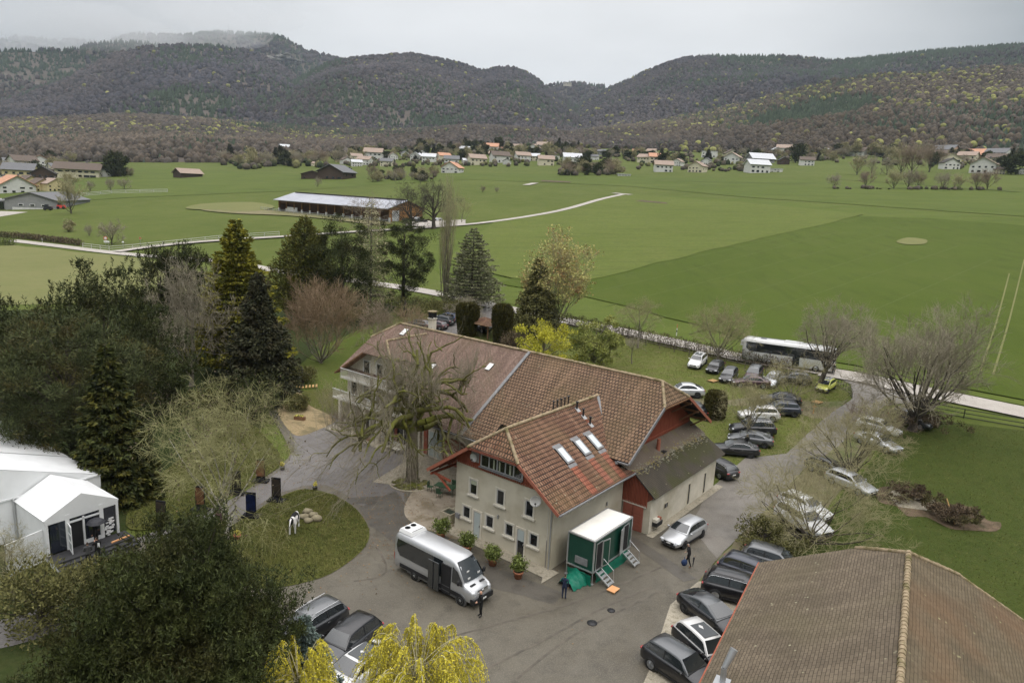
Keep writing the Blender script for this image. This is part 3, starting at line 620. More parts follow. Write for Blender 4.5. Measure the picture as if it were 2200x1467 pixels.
m = WB(); m.bar((-30.05, aF - .08, 2.35), (-30.05, aF - .08, 2.62), .06, 'zinc', 10); m.build('wall_lamp', wing)
m = WB(); m.box((-34.0, aF - .08, 1.25), (.42, .16, .36), 'lead_grey'); m.build('meter_box', wing)
m = WB(); m.bar((bR - .14, aF - .07, 0), (bR - .14, aF - .07, 4.6), .05, 'zinc', 8); m.bar((bR - .42, aF - .04, 0), (bR - .42, aF - .04, 2.2), .022, 'lead_grey', 6); m.bar((bR - .42, aF - .04, 2.2), (bR - .42, aF - .04, 4.6), .014, 'white_plastic', 6); m.build('downpipe', wing)
# small windows of the side wall under the eave, red boards between
for y in (42.9, 46.5):
    m = WB(); m.box((bR + .02, y, 4.25), (.04, 1.05, .42), 'grey_frame'); o_ = m.build('window', wing); g = WB(); g.box((bR + .045, y, 4.25), (.02, .8, .26), 'dark_glass'); g.build('pane', o_)
for y0, y1 in ((41.9, 42.4), (43.5, 45.9)): m = WB(); m.box((bR + .02, (y0 + y1) / 2, 4.2), (.05, y1 - y0, .62), 'red_wood'); m.build('eave_boarding', wing)
m = WB(); m.bar((bR + .08, 45.4, 2.55), (bR + .08, 45.4, 2.85), .06, 'zinc', 8); m.build('wall_lamp', wing)
m = WB(); m.box((bR + .03, 45.2, 1.6), (.06, .6, .8), 'grey_frame'); f = m.build('window', wing); g = WB(); g.box((bR + .065, 45.2, 1.6), (.02, .45, .62), 'dark_glass'); g.build('pane', f)
# roof: right eave b=-24.15, left eave b=-36.5
hw = 6.1
c = bc; zr = 9.15; cw = 2.32; zc = zr - cw * s_; aV = 37.2; ra = 38.65
zRe = zr - (bc * -1 - 24.15) * s_; zLe = zr - (36.5 + bc) * s_
roof = WB()
ay = lambda z: 53.85 - (10.85 - z) / 0.63          # where the main roof plane has height z
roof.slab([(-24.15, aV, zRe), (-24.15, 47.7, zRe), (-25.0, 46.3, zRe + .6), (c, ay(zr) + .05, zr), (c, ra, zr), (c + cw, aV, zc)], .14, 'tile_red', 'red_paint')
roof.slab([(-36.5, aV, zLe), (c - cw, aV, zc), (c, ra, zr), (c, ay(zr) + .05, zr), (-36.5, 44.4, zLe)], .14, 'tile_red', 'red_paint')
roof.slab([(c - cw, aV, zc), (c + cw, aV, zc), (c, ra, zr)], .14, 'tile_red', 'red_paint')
ro = roof.build('roof', wing)
def ridge_caps(mb, p, q, r_=.13, m_='mortar_ridge', step=.36):
    p, q = Vector(p), Vector(q); n = max(2, int((q - p).length / step)); rr = random.Random(int(abs(p.x * 10)))
    for i in range(n):
        j = Vector((rr.uniform(-.02, .02), rr.uniform(-.01, .01), rr.uniform(-.01, .02)))
        mb.bar(p.lerp(q, i / n) + j, p.lerp(q, (i + 1.1) / n), r_ * 1.12, m_, 7, r_ * .9)
m = WB(); ridge_caps(m, (c, ay(zr), zr + .02), (c, ra, zr + .02)); ridge_caps(m, (c, ra, zr), (c + cw, aV, zc)); ridge_caps(m, (c, ra, zr), (c - cw, aV, zc)); m.build('ridge_tiles', ro)
# the valley between the two roofs
m = WB(); m.beam((c, ay(zr) - .02, zr + .05), (-25.05, 46.3, zRe + .78), .22, .05, 'lead_grey'); m.build('valley_flashing', ro)
m = WB(); m.beam((-24.1, aV, zRe - .12), (-24.1, 47.7, zRe - .12), .12, .1, 'lead_grey'); m.build('gutter', ro)
m = WB()                       # barge boards and rafters
m.beam((-36.5, aV - .03, zLe - .1), (c - cw, aV - .03, zc - .1), .05, .24, 'red_paint'); m.beam((-24.15, aV - .03, zRe - .1), (c + cw, aV - .03, zc - .1), .05, .24, 'red_paint')
m.beam((c - cw, aV - .03, zc - .12), (c + cw, aV - .03, zc - .12), .05, .12, 'red_wood_dark')
for i in range(9): y = aV + .25 + i * 1.0; m.beam((-36.4, y, zLe - .2), (bL + .1, y, zLe - .2 + (36.4 + bL + .1) * s_), .12, .14, 'red_wood_dark')
m.beam((-36.2, aV + .1, zLe - .34), (-36.2, 44.4, zLe - .34), .14, .16, 'red_wood')
for y in (aV + .35, 40.6, 43.6): m.beam((-36.1, y, zLe - .3), (bL, y, zLe - .5), .14, .16, 'red_wood'); m.beam((-35.6, y, zLe - .4), (bL, y, 3.35), .13, .13, 'red_wood')
m.build('barge_boards', ro)
rz = lambda b: zr - (b - bc) * s_
def on_roof(mb, b_0, b_1, y0, y1, off, th, mname, side=None):
    mb.slab([(b_0, y0, rz(b_0) + off), (b_1, y0, rz(b_1) + off), (b_1, y1, rz(b_1) + off), (b_0, y1, rz(b_0) + off)], th, mname, side)
for y0 in (41.55, 43.92, 45.72):
    m = WB(); on_roof(m, -27.68, -26.44, y0 - .08, y0 + .86, .12, .13, 'lead_grey', 'dark_metal'); on_roof(m, -27.95, -27.68, y0 - .1, y0 + .9, .02, .03, 'lead_grey'); on_roof(m, -26.44, -26.2, y0 - .1, y0 + .9, .02, .03, 'lead_grey')
    k = m.build('skylight', ro); m = WB(); on_roof(m, -27.55, -26.55, y0 + .08, y0 + .70, .145, .03, 'skylight_glass', 'dark_metal'); m.build('pane', k) if False else m.build('skylight_pane', ro)
for y0, e in ((41.55, -24.2), (43.9, -24.2), (45.7, -24.35)):
    m = WB(); on_roof(m, -26.2, -24.2, y0 - .05, y0 + .72, .012, .012, 'tile_new'); m.build('new_tile_strip', ro)
m = WB(); on_roof(m, -29.7, -28.0, 47.2, 47.5, .012, .012, 'tile_new'); m.build('new_tile_strip', ro)
for b in (-29.7, -29.05, -28.35):
    m = WB(); m.bar((b, 47.35, rz(b)), (b, 47.35, rz(b) + .55), .08, 'dark_metal', 8); m.bar((b, 47.35, rz(b) + .55), (b, 47.35, rz(b) + .62), .13, 'dark_metal', 8); on_roof(m, b - .1, b + .3, 47.15, 47.55, .03, .02, 'zinc'); m.build('vent_pipe', ro)
for i in range(5):
    y = 45.3 + i * .52; z = zr - .34; m = WB(); m.bar((bc - .5, y, z), (bc - .5, y, z + .85), .055, 'dark_metal', 7); m.bar((bc - .5, y, z + .85), (bc - .5, y, z + .93), .10, 'dark_metal', 7); m.build('vent_pipe', ro)
# ---- main long house
mainh = thing('farmhouse', 'long farmhouse with huge weathered brown tile roof, chimney and balconies behind the pollarded tree', 'farmhouse', PF(47.5, -42.0), -YAW)
Tm = Matrix.Translation((42.0, -47.5, 0))
def QB(): return MB(Tm)
RA, RZ, SL = 53.85, 10.85, 0.63
zp = lambda a: RZ - SL * abs(a - RA)
bw0, bw1, fa, ba = -58.7, -25.75, 47.4, 61.0
m = QB()
m.add([(bw0, fa, -.2), (bw1, fa, -.2), (bw1, fa, zp(fa) - .15), (bw0, fa, zp(fa) - .15)], [(0, 1, 2, 3)], 'render_wall')
m.add([(bw0, ba, -.2), (bw1, ba, -.2), (bw1, ba, zp(ba) - .15), (bw0, ba, zp(ba) - .15)], [(3, 2, 1, 0)], 'render_wall')
m.add([(bw0, fa, -.2), (bw0, ba, -.2), (bw0, ba, 6.0), (bw0, 56.2, 9.2), (bw0, 51.5, 9.2), (bw0, fa, 6.4)], [(5, 4, 3, 2, 1, 0)], 'render_white')
m.add([(bw1, fa, -.2), (bw1, ba, -.2), (bw1, ba, 4.0), (bw1, fa, 4.0)], [(0, 1, 2, 3)], 'render_wall')
# balcony gable towards the yard
m.add([(-58.7, 47.38, -.2), (-47.4, 47.38, -.2), (-47.4, 47.38, 6.6), (-51.0, 47.38, 9.1), (-55.0, 47.38, 9.1), (-58.7, 47.38, 6.5)], [(0, 1, 2, 3, 4, 5)], 'render_white')
m.build('wall', mainh)
m = QB()
m.add([(bw1, fa, 4.0), (bw1, ba, 4.0), (bw1, ba, 6.0), (bw1, 56.2, 9.2), (bw1, 51.5, 9.2), (bw1, fa, 6.4)], [(0, 1, 2, 3, 4, 5)], 'red_wood')
y = fa
while y < ba: hi = min(9.15, zp(y) - .15); m.box((bw1 + .02, y, (4.0 + hi) / 2), (.03, .035, hi - 4.0), 'red_wood'); y += .2
m.box((bw1 + .04, 54.2, 5.95), (.05, 13, .12), 'red_wood'); m.build('gable_boarding', mainh)
vb = -24.0; lb = -59.6; jb = -39.5
rf = QB()
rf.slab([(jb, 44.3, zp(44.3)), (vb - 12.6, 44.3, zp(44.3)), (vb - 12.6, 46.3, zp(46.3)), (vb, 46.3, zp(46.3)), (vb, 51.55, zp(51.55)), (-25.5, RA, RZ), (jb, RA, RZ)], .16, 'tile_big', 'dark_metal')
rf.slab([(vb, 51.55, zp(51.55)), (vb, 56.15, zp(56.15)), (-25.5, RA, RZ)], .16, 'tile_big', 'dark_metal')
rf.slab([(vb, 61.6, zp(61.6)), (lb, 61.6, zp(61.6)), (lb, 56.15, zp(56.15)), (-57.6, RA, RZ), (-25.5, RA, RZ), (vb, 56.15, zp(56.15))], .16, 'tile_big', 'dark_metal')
rf.slab([(-46.4, 44.3, zp(44.3)), (jb, 44.3, zp(44.3)), (jb, RA, RZ), (-57.6, RA, RZ), (lb, 51.4, zp(51.4)), (lb, 47.0, zp(47.0)), (-46.4, 47.0, zp(47.0))], .16, 'tile_small', 'dark_metal')
rf.slab([(lb, 51.4, zp(51.4)), (-57.6, RA, RZ), (lb, 56.15, zp(56.15))], .16, 'tile_small', 'dark_metal')
# cross gable over the balconies
cb = -53.0; gz = 10.5; gs = 0.66; ch = 2.1
rf.slab([(-46.5, 46.3, gz - 6.5 * gs), (-46.5, 47.3, gz - 6.5 * gs), (cb, 53.3, gz), (cb, 47.7, gz), (cb + ch, 46.3, gz - ch * gs)], .14, 'tile_small', 'brown_wood')
rf.slab([(-59.6, 46.3, gz - 6.6 * gs), (cb - ch, 46.3, gz - ch * gs), (cb, 47.7, gz), (cb, 53.3, gz), (-59.6, 47.3, gz - 6.6 * gs)], .14, 'tile_small', 'brown_wood')
rf.slab([(cb - ch, 46.3, gz - ch * gs), (cb + ch, 46.3, gz - ch * gs), (cb, 47.7, gz)], .14, 'tile_small', 'brown_wood')
ro = rf.build('roof', mainh)
m = QB(); ridge_caps(m, (-57.6, RA, RZ + .02), (-25.5, RA, RZ + .02), .14, step=.4); ridge_caps(m, (-25.5, RA, RZ), (vb, 51.55, zp(51.55))); ridge_caps(m, (-25.5, RA, RZ), (vb, 56.15, zp(56.15))); ridge_caps(m, (cb, 47.7, gz), (cb, 53.3, gz)); ridge_caps(m, (cb, 47.7, gz), (cb + ch, 46.3, gz - ch * gs)); ridge_caps(m, (-57.6, RA, RZ), (lb, 51.4, zp(51.4))); m.build('ridge_tiles', ro)
m = QB(); m.beam((jb, RA - .1, RZ + .04), (jb, 44.3, zp(44.3) + .05), .3, .1, 'lead_grey'); m.build('roof_joint', ro)
m = QB(); m.beam((vb + .04, 46.2, zp(46.2) - .06), (vb + .04, 51.5, zp(51.5) - .06), .08, .26, 'lead_grey'); m.beam((vb + .04, 61.7, zp(61.7) - .06), (vb + .04, 56.2, zp(56.2) - .06), .08, .26, 'red_paint')
m.beam((vb + .04, 51.5, zp(51.5) - .1), (vb + .04, 56.2, zp(56.2) - .1), .08, .12, 'brown_wood')
for y in (56.8, 58.6, 60.4): m.beam((bw1, y, zp(y) - .35), (vb, y, zp(y) - .35), .16, .18, 'brown_wood'); m.beam((bw1 + .02, y, zp(y) - 1.5), (vb - .25, y, zp(y) - .45), .13, .13, 'brown_wood')
m.build('barge_boards', ro)
for a_, b_, y_ in ((-46.3, -36.7, 44.22), (-25.0, -24, 46.2)): m = QB(); m.beam((a_, y_, zp(y_) - .07), (b_, y_, zp(y_) - .07), .12, .1, 'lead_grey'); m.build('gutter', ro)
for y0, b0_ in ((49.3, -48.75), (50.85, -42.6)):
    m = QB(); a0_, a1_ = y0, y0 + .75
    m.slab([(b0_, a0_, zp(a0_) + .13), (b0_ + .55, a0_, zp(a0_) + .13), (b0_ + .55, a1_, zp(a1_) + .13), (b0_, a1_, zp(a1_) + .13)], .13, 'white_frame', 'dark_metal'); m.build('skylight', ro)
for y0, b0_ in ((52.4, -56.2),):
    m = QB(); m.slab([(b0_, y0, zp(y0) + .13), (b0_ + .6, y0, zp(y0) + .13), (b0_ + .6, y0 + .8, zp(y0 + .8) + .13), (b0_, y0 + .8, zp(y0 + .8) + .13)], .13, 'white_frame', 'dark_metal'); m.build('skylight', ro)
m = QB(); m.box((-53.3, 54.5, 11.1), (.62, .62, 1.7), 'render_white'); m.box((-53.3, 54.5, 12.0), (.75, .75, .12), 'stone_trim'); m.box((-53.3, 54.5, 12.75), (.8, .8, .1), 'mortar_ridge')
for sx in (-.25, .0, .25):
    for sy in (-.25, .25): m.box((-53.3 + sx, 54.5 + sy, 12.38), (.12, .14, .64), 'dark_metal')
m.build('chimney', ro)
# balconies
for k, z in enumerate((3.45, 5.9)):
    b0_, b1_ = ((-59.6, -49.2), (-58.3, -49.5))[k]
    m = QB(); m.box(((b0_ + b1_) / 2, 46.75, z), (b1_ - b0_, 1.3, .14), 'stone_trim'); bal = m.build('balcony', mainh)
    m = QB(); m.beam((b0_, 46.14, z + 1.0), (b1_, 46.14, z + 1.0), .06, .06, 'white_frame'); m.beam((b0_, 46.14, z + .16), (b1_, 46.14, z + .16), .05, .05, 'white_frame')
    x = b0_ + .06
    while x < b1_: m.box((x, 46.14, z + .58), (.05, .03, .8), 'stone_trim'); x += .16
    m.build('railing', bal)
for z in (.3, 3.6, 6.05):
    for b in (-57.6, -55.6, -53.6, -51.4): 
        if z > 5 and b < -57: continue
        window(mainh, b + 42.0, z, 1.1, 2.0 if z > 1 else 1.9, -.14, sill=False, frame='white_frame', fr=.07)
for b in (-58.4, -56.6, -54.6, -52.5): m = QB(); m.box((b, 46.2, 1.7), (.3, .3, 3.4), 'render_white'); m.build('pillar', mainh)
# ground floor openings along the yard
m = QB(); m.box((-49.9, 47.33, 1.85), (2.5, .1, 2.8), 'red_wood_dark'); m.box((-49.9, 47.26, 3.3), (2.9, .12, .16), 'stone_trim'); f = m.build('door', mainh)
m = QB(); m.box((-49.75, 47.25, 1.8), (1.9, .05, 2.5), 'dark_glass'); m.box((-49.75, 47.21, 1.8), (.07, .04, 2.5), 'stone_trim'); m.build('pane', f)
m = QB(); m.box((-45.4, 47.33, 1.5), (1.9, .1, 2.7), 'stone_trim'); f = m.build('window', mainh); m = QB(); m.box((-45.8, 47.26, 1.55), (.75, .05, 2.4), 'frosted_glass'); m.box((-44.95, 47.26, 1.55), (.75, .05, 2.4), 'frosted_glass'); m.build('pane', f)
m = QB(); m.box((-46.7, 47.3, 1.6), (.5, .1, 2.6), 'red_wood'); m.build('shutter', mainh)
m = QB(); m.box((-43.3, 47.3, 1.35), (1.9, .14, 2.7), 'red_wood'); m.box((-43.3, 47.22, 1.35), (.06, .06, 2.6), 'red_wood_dark'); m.box((-43.75, 47.2, 1.35), (.05, .06, .3), 'dark_metal'); m.build('barn_door', mainh)
m = QB(); m.box((-41.9, 47.3, 1.35), (.5, .1, 2.7), 'red_wood_dark'); m.build('shutter', mainh)
for b in (-40.7, -38.6): window(mainh, b + 42.0, 1.1, 1.1, 1.2, -.1, frame='grey_frame', fr=.08)
m = QB(); m.box((-47.6, 47.25, 1.6), (.45, .25, 3.2), 'render_white'); m.build('pillar', mainh)
# ---- lean-to garage
gar = thing('garage', 'lean-to garage with mossy corrugated roof, red slatted front and red double door', 'garage', PF(48.0, -24.0), -YAW)
Tg = Matrix.Translation((24.0, -48.0, 0))
def RB(): return MB(Tg)
def corrugated(name):
    m = bpy.data.materials.new(name); m.use_nodes = True; t = m.node_tree; L = t.links.new; N_ = t.nodes.new; p = t.nodes['Principled BSDF']; p.inputs['Roughness'].default_value = .85
    tc = N_('ShaderNodeTexCoord'); sp_ = N_('ShaderNodeSeparateXYZ'); L(tc.outputs['UV'], sp_.inputs[0])
    s1 = N_('ShaderNodeMath'); s1.operation = 'MULTIPLY'; s1.inputs[1].default_value = 2 * math.pi / .177; L(sp_.outputs[0], s1.inputs[0]); s2 = N_('ShaderNodeMath'); s2.operation = 'SINE'; L(s1.outputs[0], s2.inputs[0])
    b = N_('ShaderNodeBump'); b.inputs['Strength'].default_value = 1; b.inputs['Distance'].default_value = .05; L(s2.outputs[0], b.inputs['Height']); L(b.outputs[0], p.inputs['Normal'])
    return m, t, tc, p, L, N_, s2
def corr_mat(name, ca, cb, moss, amt):
    m, t, tc, p, L, N_, s2 = corrugated(name)
    def nz(s, lo, hi, d=6):
        n = N_('ShaderNodeTexNoise'); n.inputs['Scale'].default_value = s; n.inputs['Detail'].default_value = d; L(tc.outputs['Object'], n.inputs[0]); r = N_('ShaderNodeMapRange'); r.inputs[1].default_value = lo; r.inputs[2].default_value = hi; L(n.outputs[0], r.inputs[0]); return r.outputs[0]
    def mixc(f, a, b):
        x = N_('ShaderNodeMix'); x.data_type = 'RGBA'
        for key, v in (('A', a), ('B', b)):
            if isinstance(v, tuple): x.inputs[key].default_value = (*v, 1)
            else: L(v, x.inputs[key])
        L(f, x.inputs['Factor']); return x.outputs['Result']
    col = mixc(nz(.8, .35, .65), ca, cb); col = mixc(nz(.35, .62 - amt * .25, .72 - amt * .2), col, moss)
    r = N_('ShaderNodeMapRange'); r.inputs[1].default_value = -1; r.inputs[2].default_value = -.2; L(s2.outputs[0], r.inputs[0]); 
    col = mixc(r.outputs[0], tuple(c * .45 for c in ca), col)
    v = N_('ShaderNodeTexVoronoi'); v.inputs['Scale'].default_value = 1.6; L(tc.outputs['Object'], v.inputs[0]); r = N_('ShaderNodeMapRange'); r.inputs[1].default_value = .12; r.inputs[2].default_value = .05; L(v.outputs['Distance'], r.inputs[0])
    col = mixc(r.outputs[0], col, (.33, .31, .2)); L(col, p.inputs['Base Color']); MATS[name] = m
corr_mat('corrugated_mossy', (.075, .062, .045), (.105, .085, .06), (.075, .075, .018), 0.6)
corr_mat('corrugated_brown', (.20, .155, .115), (.24, .19, .145), (.26, .22, .11), 0.15)
mat('lichen_crust', (.42, .40, .33), (.18, .17, .10), 7, rough=.95, bump=1.0, c3=(.34, .28, .10), c3scale=1.2)
gw = -22.7
m = RB()
m.add([(-25.3, 48.0, -.2), (gw, 48.0, -.2), (gw, 48.0, 3.2), (-25.3, 48.0, 3.2)], [(0, 1, 2, 3)], 'render_wall')
m.add([(gw, 48.0, -.2), (gw, 60.75, -.2), (gw, 60.75, 3.1), (gw, 48.0, 3.1)], [(0, 1, 2, 3)], 'render_white')
m.add([(gw, 60.75, -.2), (-25.9, 60.75, -.2), (-25.9, 60.75, 5.2), (-24.2, 60.75, 4.6), (gw, 60.75, 3.1)], [(0, 1, 2, 3, 4)], 'render_white')
m.build('wall', gar)
m = RB()                       # red boarding
m.add([(-25.3, 47.97, 2.35), (-23.1, 47.97, 2.35), (-23.1, 47.97, 2.6), (-22.55, 47.97, 3.05), (-22.55, 47.97, 3.3), (-24.2, 47.97, 4.6), (-25.3, 47.97, 4.95)], [tuple(range(7))], 'red_wood_dark')
x = -25.25
while x < -23.0: hi = min(4.6 - max(0, (x + 24.2)) * .8, 4.7); m.box((x, 47.92, (2.2 + hi) / 2), (.07, .06, hi - 2.2), 'red_wood'); x += .13
m.box((-24.2, 47.90, 2.2), (2.3, .08, .08), 'stone_trim'); m.build('slat_front', gar)
m = RB(); m.box((-24.15, 47.93, 1.05), (1.75, .1, 2.15), 'garage_door_paint'); dd = m.build('garage_door', gar)
for i in (-1, 1):
    for j in range(3):
        m = RB(); m.box((-24.15 + i * .43, 47.87, .38 + j * .7), (.62, .03, .56), 'garage_door_paint', taper=1); m.build('panel', dd)
m = RB(); m.box((-24.15, 47.85, 1.05), (.03, .04, 2.1), 'red_wood_dark'); m.build('door_joint', dd)
roof = RB()
roof.slab([(-22.25, 47.75, 3.2), (-22.25, 61.7, 3.2), (-24.2, 61.0, 4.78), (-24.2, 47.75, 4.78)], .08, 'corrugated_mossy', 'dark_metal')
roof.slab([(-24.2, 47.6, 4.80), (-24.2, 61.2, 4.80), (-25.85, 61.2, 5.72), (-25.85, 47.0, 5.72)], .08, 'corrugated_brown', 'dark_metal')
ro = roof.build('roof', gar)
m = RB(); rr = random.Random(4)
for i in range(420):
    y = rr.uniform(47.8, 61.0); b = -24.2 + rr.gauss(0, .22); z = 4.80 + (-(b + 24.2)) * (.56 if b < -24.2 else .81)
    m.blob((b, y, z + .01), (rr.uniform(.03, .10), rr.uniform(.03, .12), .035), 'lichen_crust', 1, .35, i)
m.build('lichen', ro)
m = RB(); m.bar((-24.9, 53.0, 5.1), (-24.9, 53.0, 6.15), .17, 'red_paint', 12, .15); m.box((-24.55, 53.3, 5.05), (.5, .5, .06), 'dark_metal'); m.build('flue', ro)
m = MB(Matrix.Translation((24.0, -48.0, 0)))
m.box((gw + .02, 50.8, 1.6), (.04, .75, .5), 'render_wall'); f = m.build('window', gar); m = RB(); m.box((gw + .045, 50.72, 1.62), (.03, .55, .34), 'dark_glass'); m.box((gw + .065, 50.72, 1.62), (.02, .04, .36), 'grey_frame'); m.build('pane', f)
for y in (55.2, 58.5):
    m = RB(); m.box((gw + .02, y, 1.22), (.04, .46, 1.85), 'render_wall'); f = m.build('window', gar); m = RB(); m.box((gw + .045, y - .09, 1.22), (.03, .22, 1.8), 'dark_metal'); m.build('pane', f)
m = RB(); m.box((gw + .22, 49.0, .75), (.42, 1.0, .34), 'dark_metal'); m.build('flower_box', gar); m = RB(); m.box((gw + .2, 48.95, 1.05), (.36, .85, .26), 'stone_trim'); m.box((gw + .25, 49.2, 1.1), (.3, .25, .24), 'red_paint'); m.build('soil_bags', gar)
# concrete plinths round the buildings
drape('apron', [tuple(PF(37.2, -34.9)[:2]), tuple(PF(37.0, -25.0)[:2]), tuple(PF(36.3, -24.6)[:2]), tuple(PF(38.3, -24.5)[:2]), tuple(PF(38.3, -35.2)[:2])], 'concrete_apron', 0.10, world=True)
drape('apron', [tuple(PF(47.6, -22.7)[:2]), tuple(PF(47.6, -22.1)[:2]), tuple(PF(61.4, -22.0)[:2]), tuple(PF(61.4, -22.7)[:2])], 'concrete_apron', 0.10, world=True)
drape('apron', [tuple(PF(39.5, -45.5)[:2]), tuple(PF(42.8, -38.5)[:2]), tuple(PF(47.4, -37)[:2]), tuple(PF(47.4, -47.5)[:2]), tuple(PF(45, -47)[:2])], 'concrete_apron', 0.085, world=True)
drape('apron', [tuple(PF(45.2, -60)[:2]), tuple(PF(45.2, -50)[:2]), tuple(PF(47.4, -50)[:2]), tuple(PF(47.4, -60)[:2])], 'concrete_apron', 0.12, world=True)
# ---- lower right roofed barn
th = R(29.5); R0 = Vector((21.5, 34.7)); fx = Vector((math.sin(th), math.cos(th))); lx = Vector((-math.cos(th), math.sin(th)))
barn = thing('barn', 'large barn in the lower right corner under a brown flat-tile roof with lichen spots', 'barn', (R0.x, R0.y, 0), -th)
# local: x to the right (-lx), y forward
w1, w_, h_, s2_, z2 = 2.5, 7.55, 1.72, .503, 8.35
roof = MB()
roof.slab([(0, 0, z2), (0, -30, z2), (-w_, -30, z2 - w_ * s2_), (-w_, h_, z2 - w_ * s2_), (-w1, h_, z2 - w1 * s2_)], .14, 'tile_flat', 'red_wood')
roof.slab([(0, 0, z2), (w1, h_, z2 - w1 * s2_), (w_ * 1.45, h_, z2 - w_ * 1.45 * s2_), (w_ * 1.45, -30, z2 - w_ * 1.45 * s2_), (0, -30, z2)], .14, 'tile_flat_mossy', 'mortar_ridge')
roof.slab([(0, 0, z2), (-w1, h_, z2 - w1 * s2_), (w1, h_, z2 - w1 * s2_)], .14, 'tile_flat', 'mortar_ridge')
ro = roof.build('roof', barn)
m = MB(); ridge_caps(m, (0, -30, z2 + .03), (0, 0, z2 + .03), .15, step=.33); ridge_caps(m, (0, 0, z2), (-w1, h_, z2 - w1 * s2_), .12); ridge_caps(m, (0, 0, z2), (w1, h_, z2 - w1 * s2_), .12); ridge_caps(m, (w1, h_, z2 - w1 * s2_), (w_ * 1.45, h_, z2 - w_ * 1.45 * s2_), .08); m.build('ridge_tiles', ro)
m = MB(); m.beam((-w_ - .03, -30, z2 - w_ * s2_ - .04), (-w_ - .03, h_, z2 - w_ * s2_ - .04), .07, .08, 'red_wood'); m.build('gutter', ro)
m = MB(); zz = z2 - w_ * s2_ - .1
m.box((1.4, -14.3, 2.2), (16.2, 31, 4.4), 'render_wall'); m.add([(-6.7, h_ - .5, zz), (9.9, h_ - .5, zz - 1.2), (w1, h_ - .5, z2 - w1 * s2_ - .2), (-w1, h_ - .5, z2 - w1 * s2_ - .2)], [(0, 1, 2, 3)], 'brown_wood'); m.build('wall', barn)
m = MB(); m.bar((-w_ + 1.0, -11.6, 5.0), (-w_ + 1.0, -11.6, 5.9), .13, 'zinc', 10); m.bar((-w_ + 1.0, -11.6, 5.9), (-w_ + 1.25, -11.2, 6.7), .12, 'zinc', 10, .18); m.box((-w_ + 1.0, -11.6, 5.15), (.7, .7, .12), 'zinc'); m.build('flue', ro)
m = MB(); m.box((-6.72, -6, 1.4), (.06, 3, 2.6), 'red_wood'); m.box((-6.72, -13, 1.4), (.06, 3, 2.6), 'red_wood'); m.build('door', barn)
# ---- little tiled shelter behind the house
g = G(1040, 722)
sh = thing('garden_shelter', 'small square shelter with mossy tiled roof between the two clipped yews', 'shelter', g, -YAW)
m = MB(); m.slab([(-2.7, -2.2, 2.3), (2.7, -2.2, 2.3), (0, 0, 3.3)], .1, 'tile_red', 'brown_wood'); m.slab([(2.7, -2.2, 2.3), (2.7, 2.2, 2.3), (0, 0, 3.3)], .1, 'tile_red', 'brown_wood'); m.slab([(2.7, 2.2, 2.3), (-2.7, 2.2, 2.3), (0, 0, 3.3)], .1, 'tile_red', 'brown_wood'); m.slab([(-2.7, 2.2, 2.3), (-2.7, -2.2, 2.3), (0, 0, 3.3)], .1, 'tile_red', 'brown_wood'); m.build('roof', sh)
for sx in (-1, 1):
    for sy in (-1, 1): m = MB(); m.box((sx * 2.3, sy * 1.8, 1.15), (.16, .16, 2.3), 'brown_wood'); m.build('post', sh)
# ------------------------------------------------------------------ hills and their woods
mat('forest_floor', (0.085, 0.07, 0.06), (0.11, 0.09, 0.075), 0.02, rough=1.0, c3=(0.04, 0.05, 0.028), c3scale=0.006)
mat('rock_face', (0.26, 0.25, 0.23), (0.16, 0.155, 0.14), 0.05, rough=1.0, c3=(0.07, 0.07, 0.05), c3scale=0.03)
def vcol_mat(name, rough=1.0, amt=0.35, sc_=0.5):
    m = bpy.data.materials.new(name); m.use_nodes = True; t = m.node_tree; p = t.nodes['Principled BSDF']; p.inputs['Roughness'].default_value = rough; p.inputs['Specular IOR Level'].default_value = .1
    a = t.nodes.new('ShaderNodeVertexColor'); a.layer_name = 'col'; n = t.nodes.new('ShaderNodeTexNoise'); n.inputs['Scale'].default_value = sc_; n.inputs['Detail'].default_value = 5
    tc = t.nodes.new('ShaderNodeTexCoord'); t.links.new(tc.outputs['Object'], n.inputs[0]); r = t.nodes.new('ShaderNodeMapRange'); r.inputs[1].default_value = .3; r.inputs[2].default_value = .7; r.inputs[3].default_value = 1 - amt; r.inputs[4].default_value = 1 + amt
    t.links.new(n.outputs[0], r.inputs[0]); h = t.nodes.new('ShaderNodeHueSaturation'); t.links.new(r.outputs[0], h.inputs['Value']); t.links.new(a.outputs[0], h.inputs['Color']); t.links.new(h.outputs[0], p.inputs['Base Color']); MATS[name] = m
vcol_mat('woodland', amt=.3, sc_=.35)
def sstep(a, b, x): t = np.clip((x - a) / (b - a), 0, 1); return t * t * (3 - 2 * t)
class VN:                                    # value noise, for relief and for species patches
    def __init__(s, seed): s.g = np.random.default_rng(seed).random((64, 64))
    def __call__(s, x, y):
        x = np.asarray(x); y = np.asarray(y); xi = np.floor(x).astype(int); yi = np.floor(y).astype(int); fx_ = x - xi; fy = y - yi; fx_ = fx_ * fx_ * (3 - 2 * fx_); fy = fy * fy * (3 - 2 * fy)
        g = lambda a, b: s.g[a % 64, b % 64]
        return (g(xi, yi) * (1 - fx_) + g(xi + 1, yi) * fx_) * (1 - fy) + (g(xi, yi + 1) * (1 - fx_) + g(xi + 1, yi + 1) * fx_) * fy
vn, vn2, vn3 = VN(1), VN(2), VN(3)
def fbm(n, x, y, o=4): return sum(n(x * 2 ** k + 7 * k, y * 2 ** k + 3 * k) / 2 ** k for k in range(o)) / sum(1 / 2 ** k for k in range(o)) - .5
ico = {}
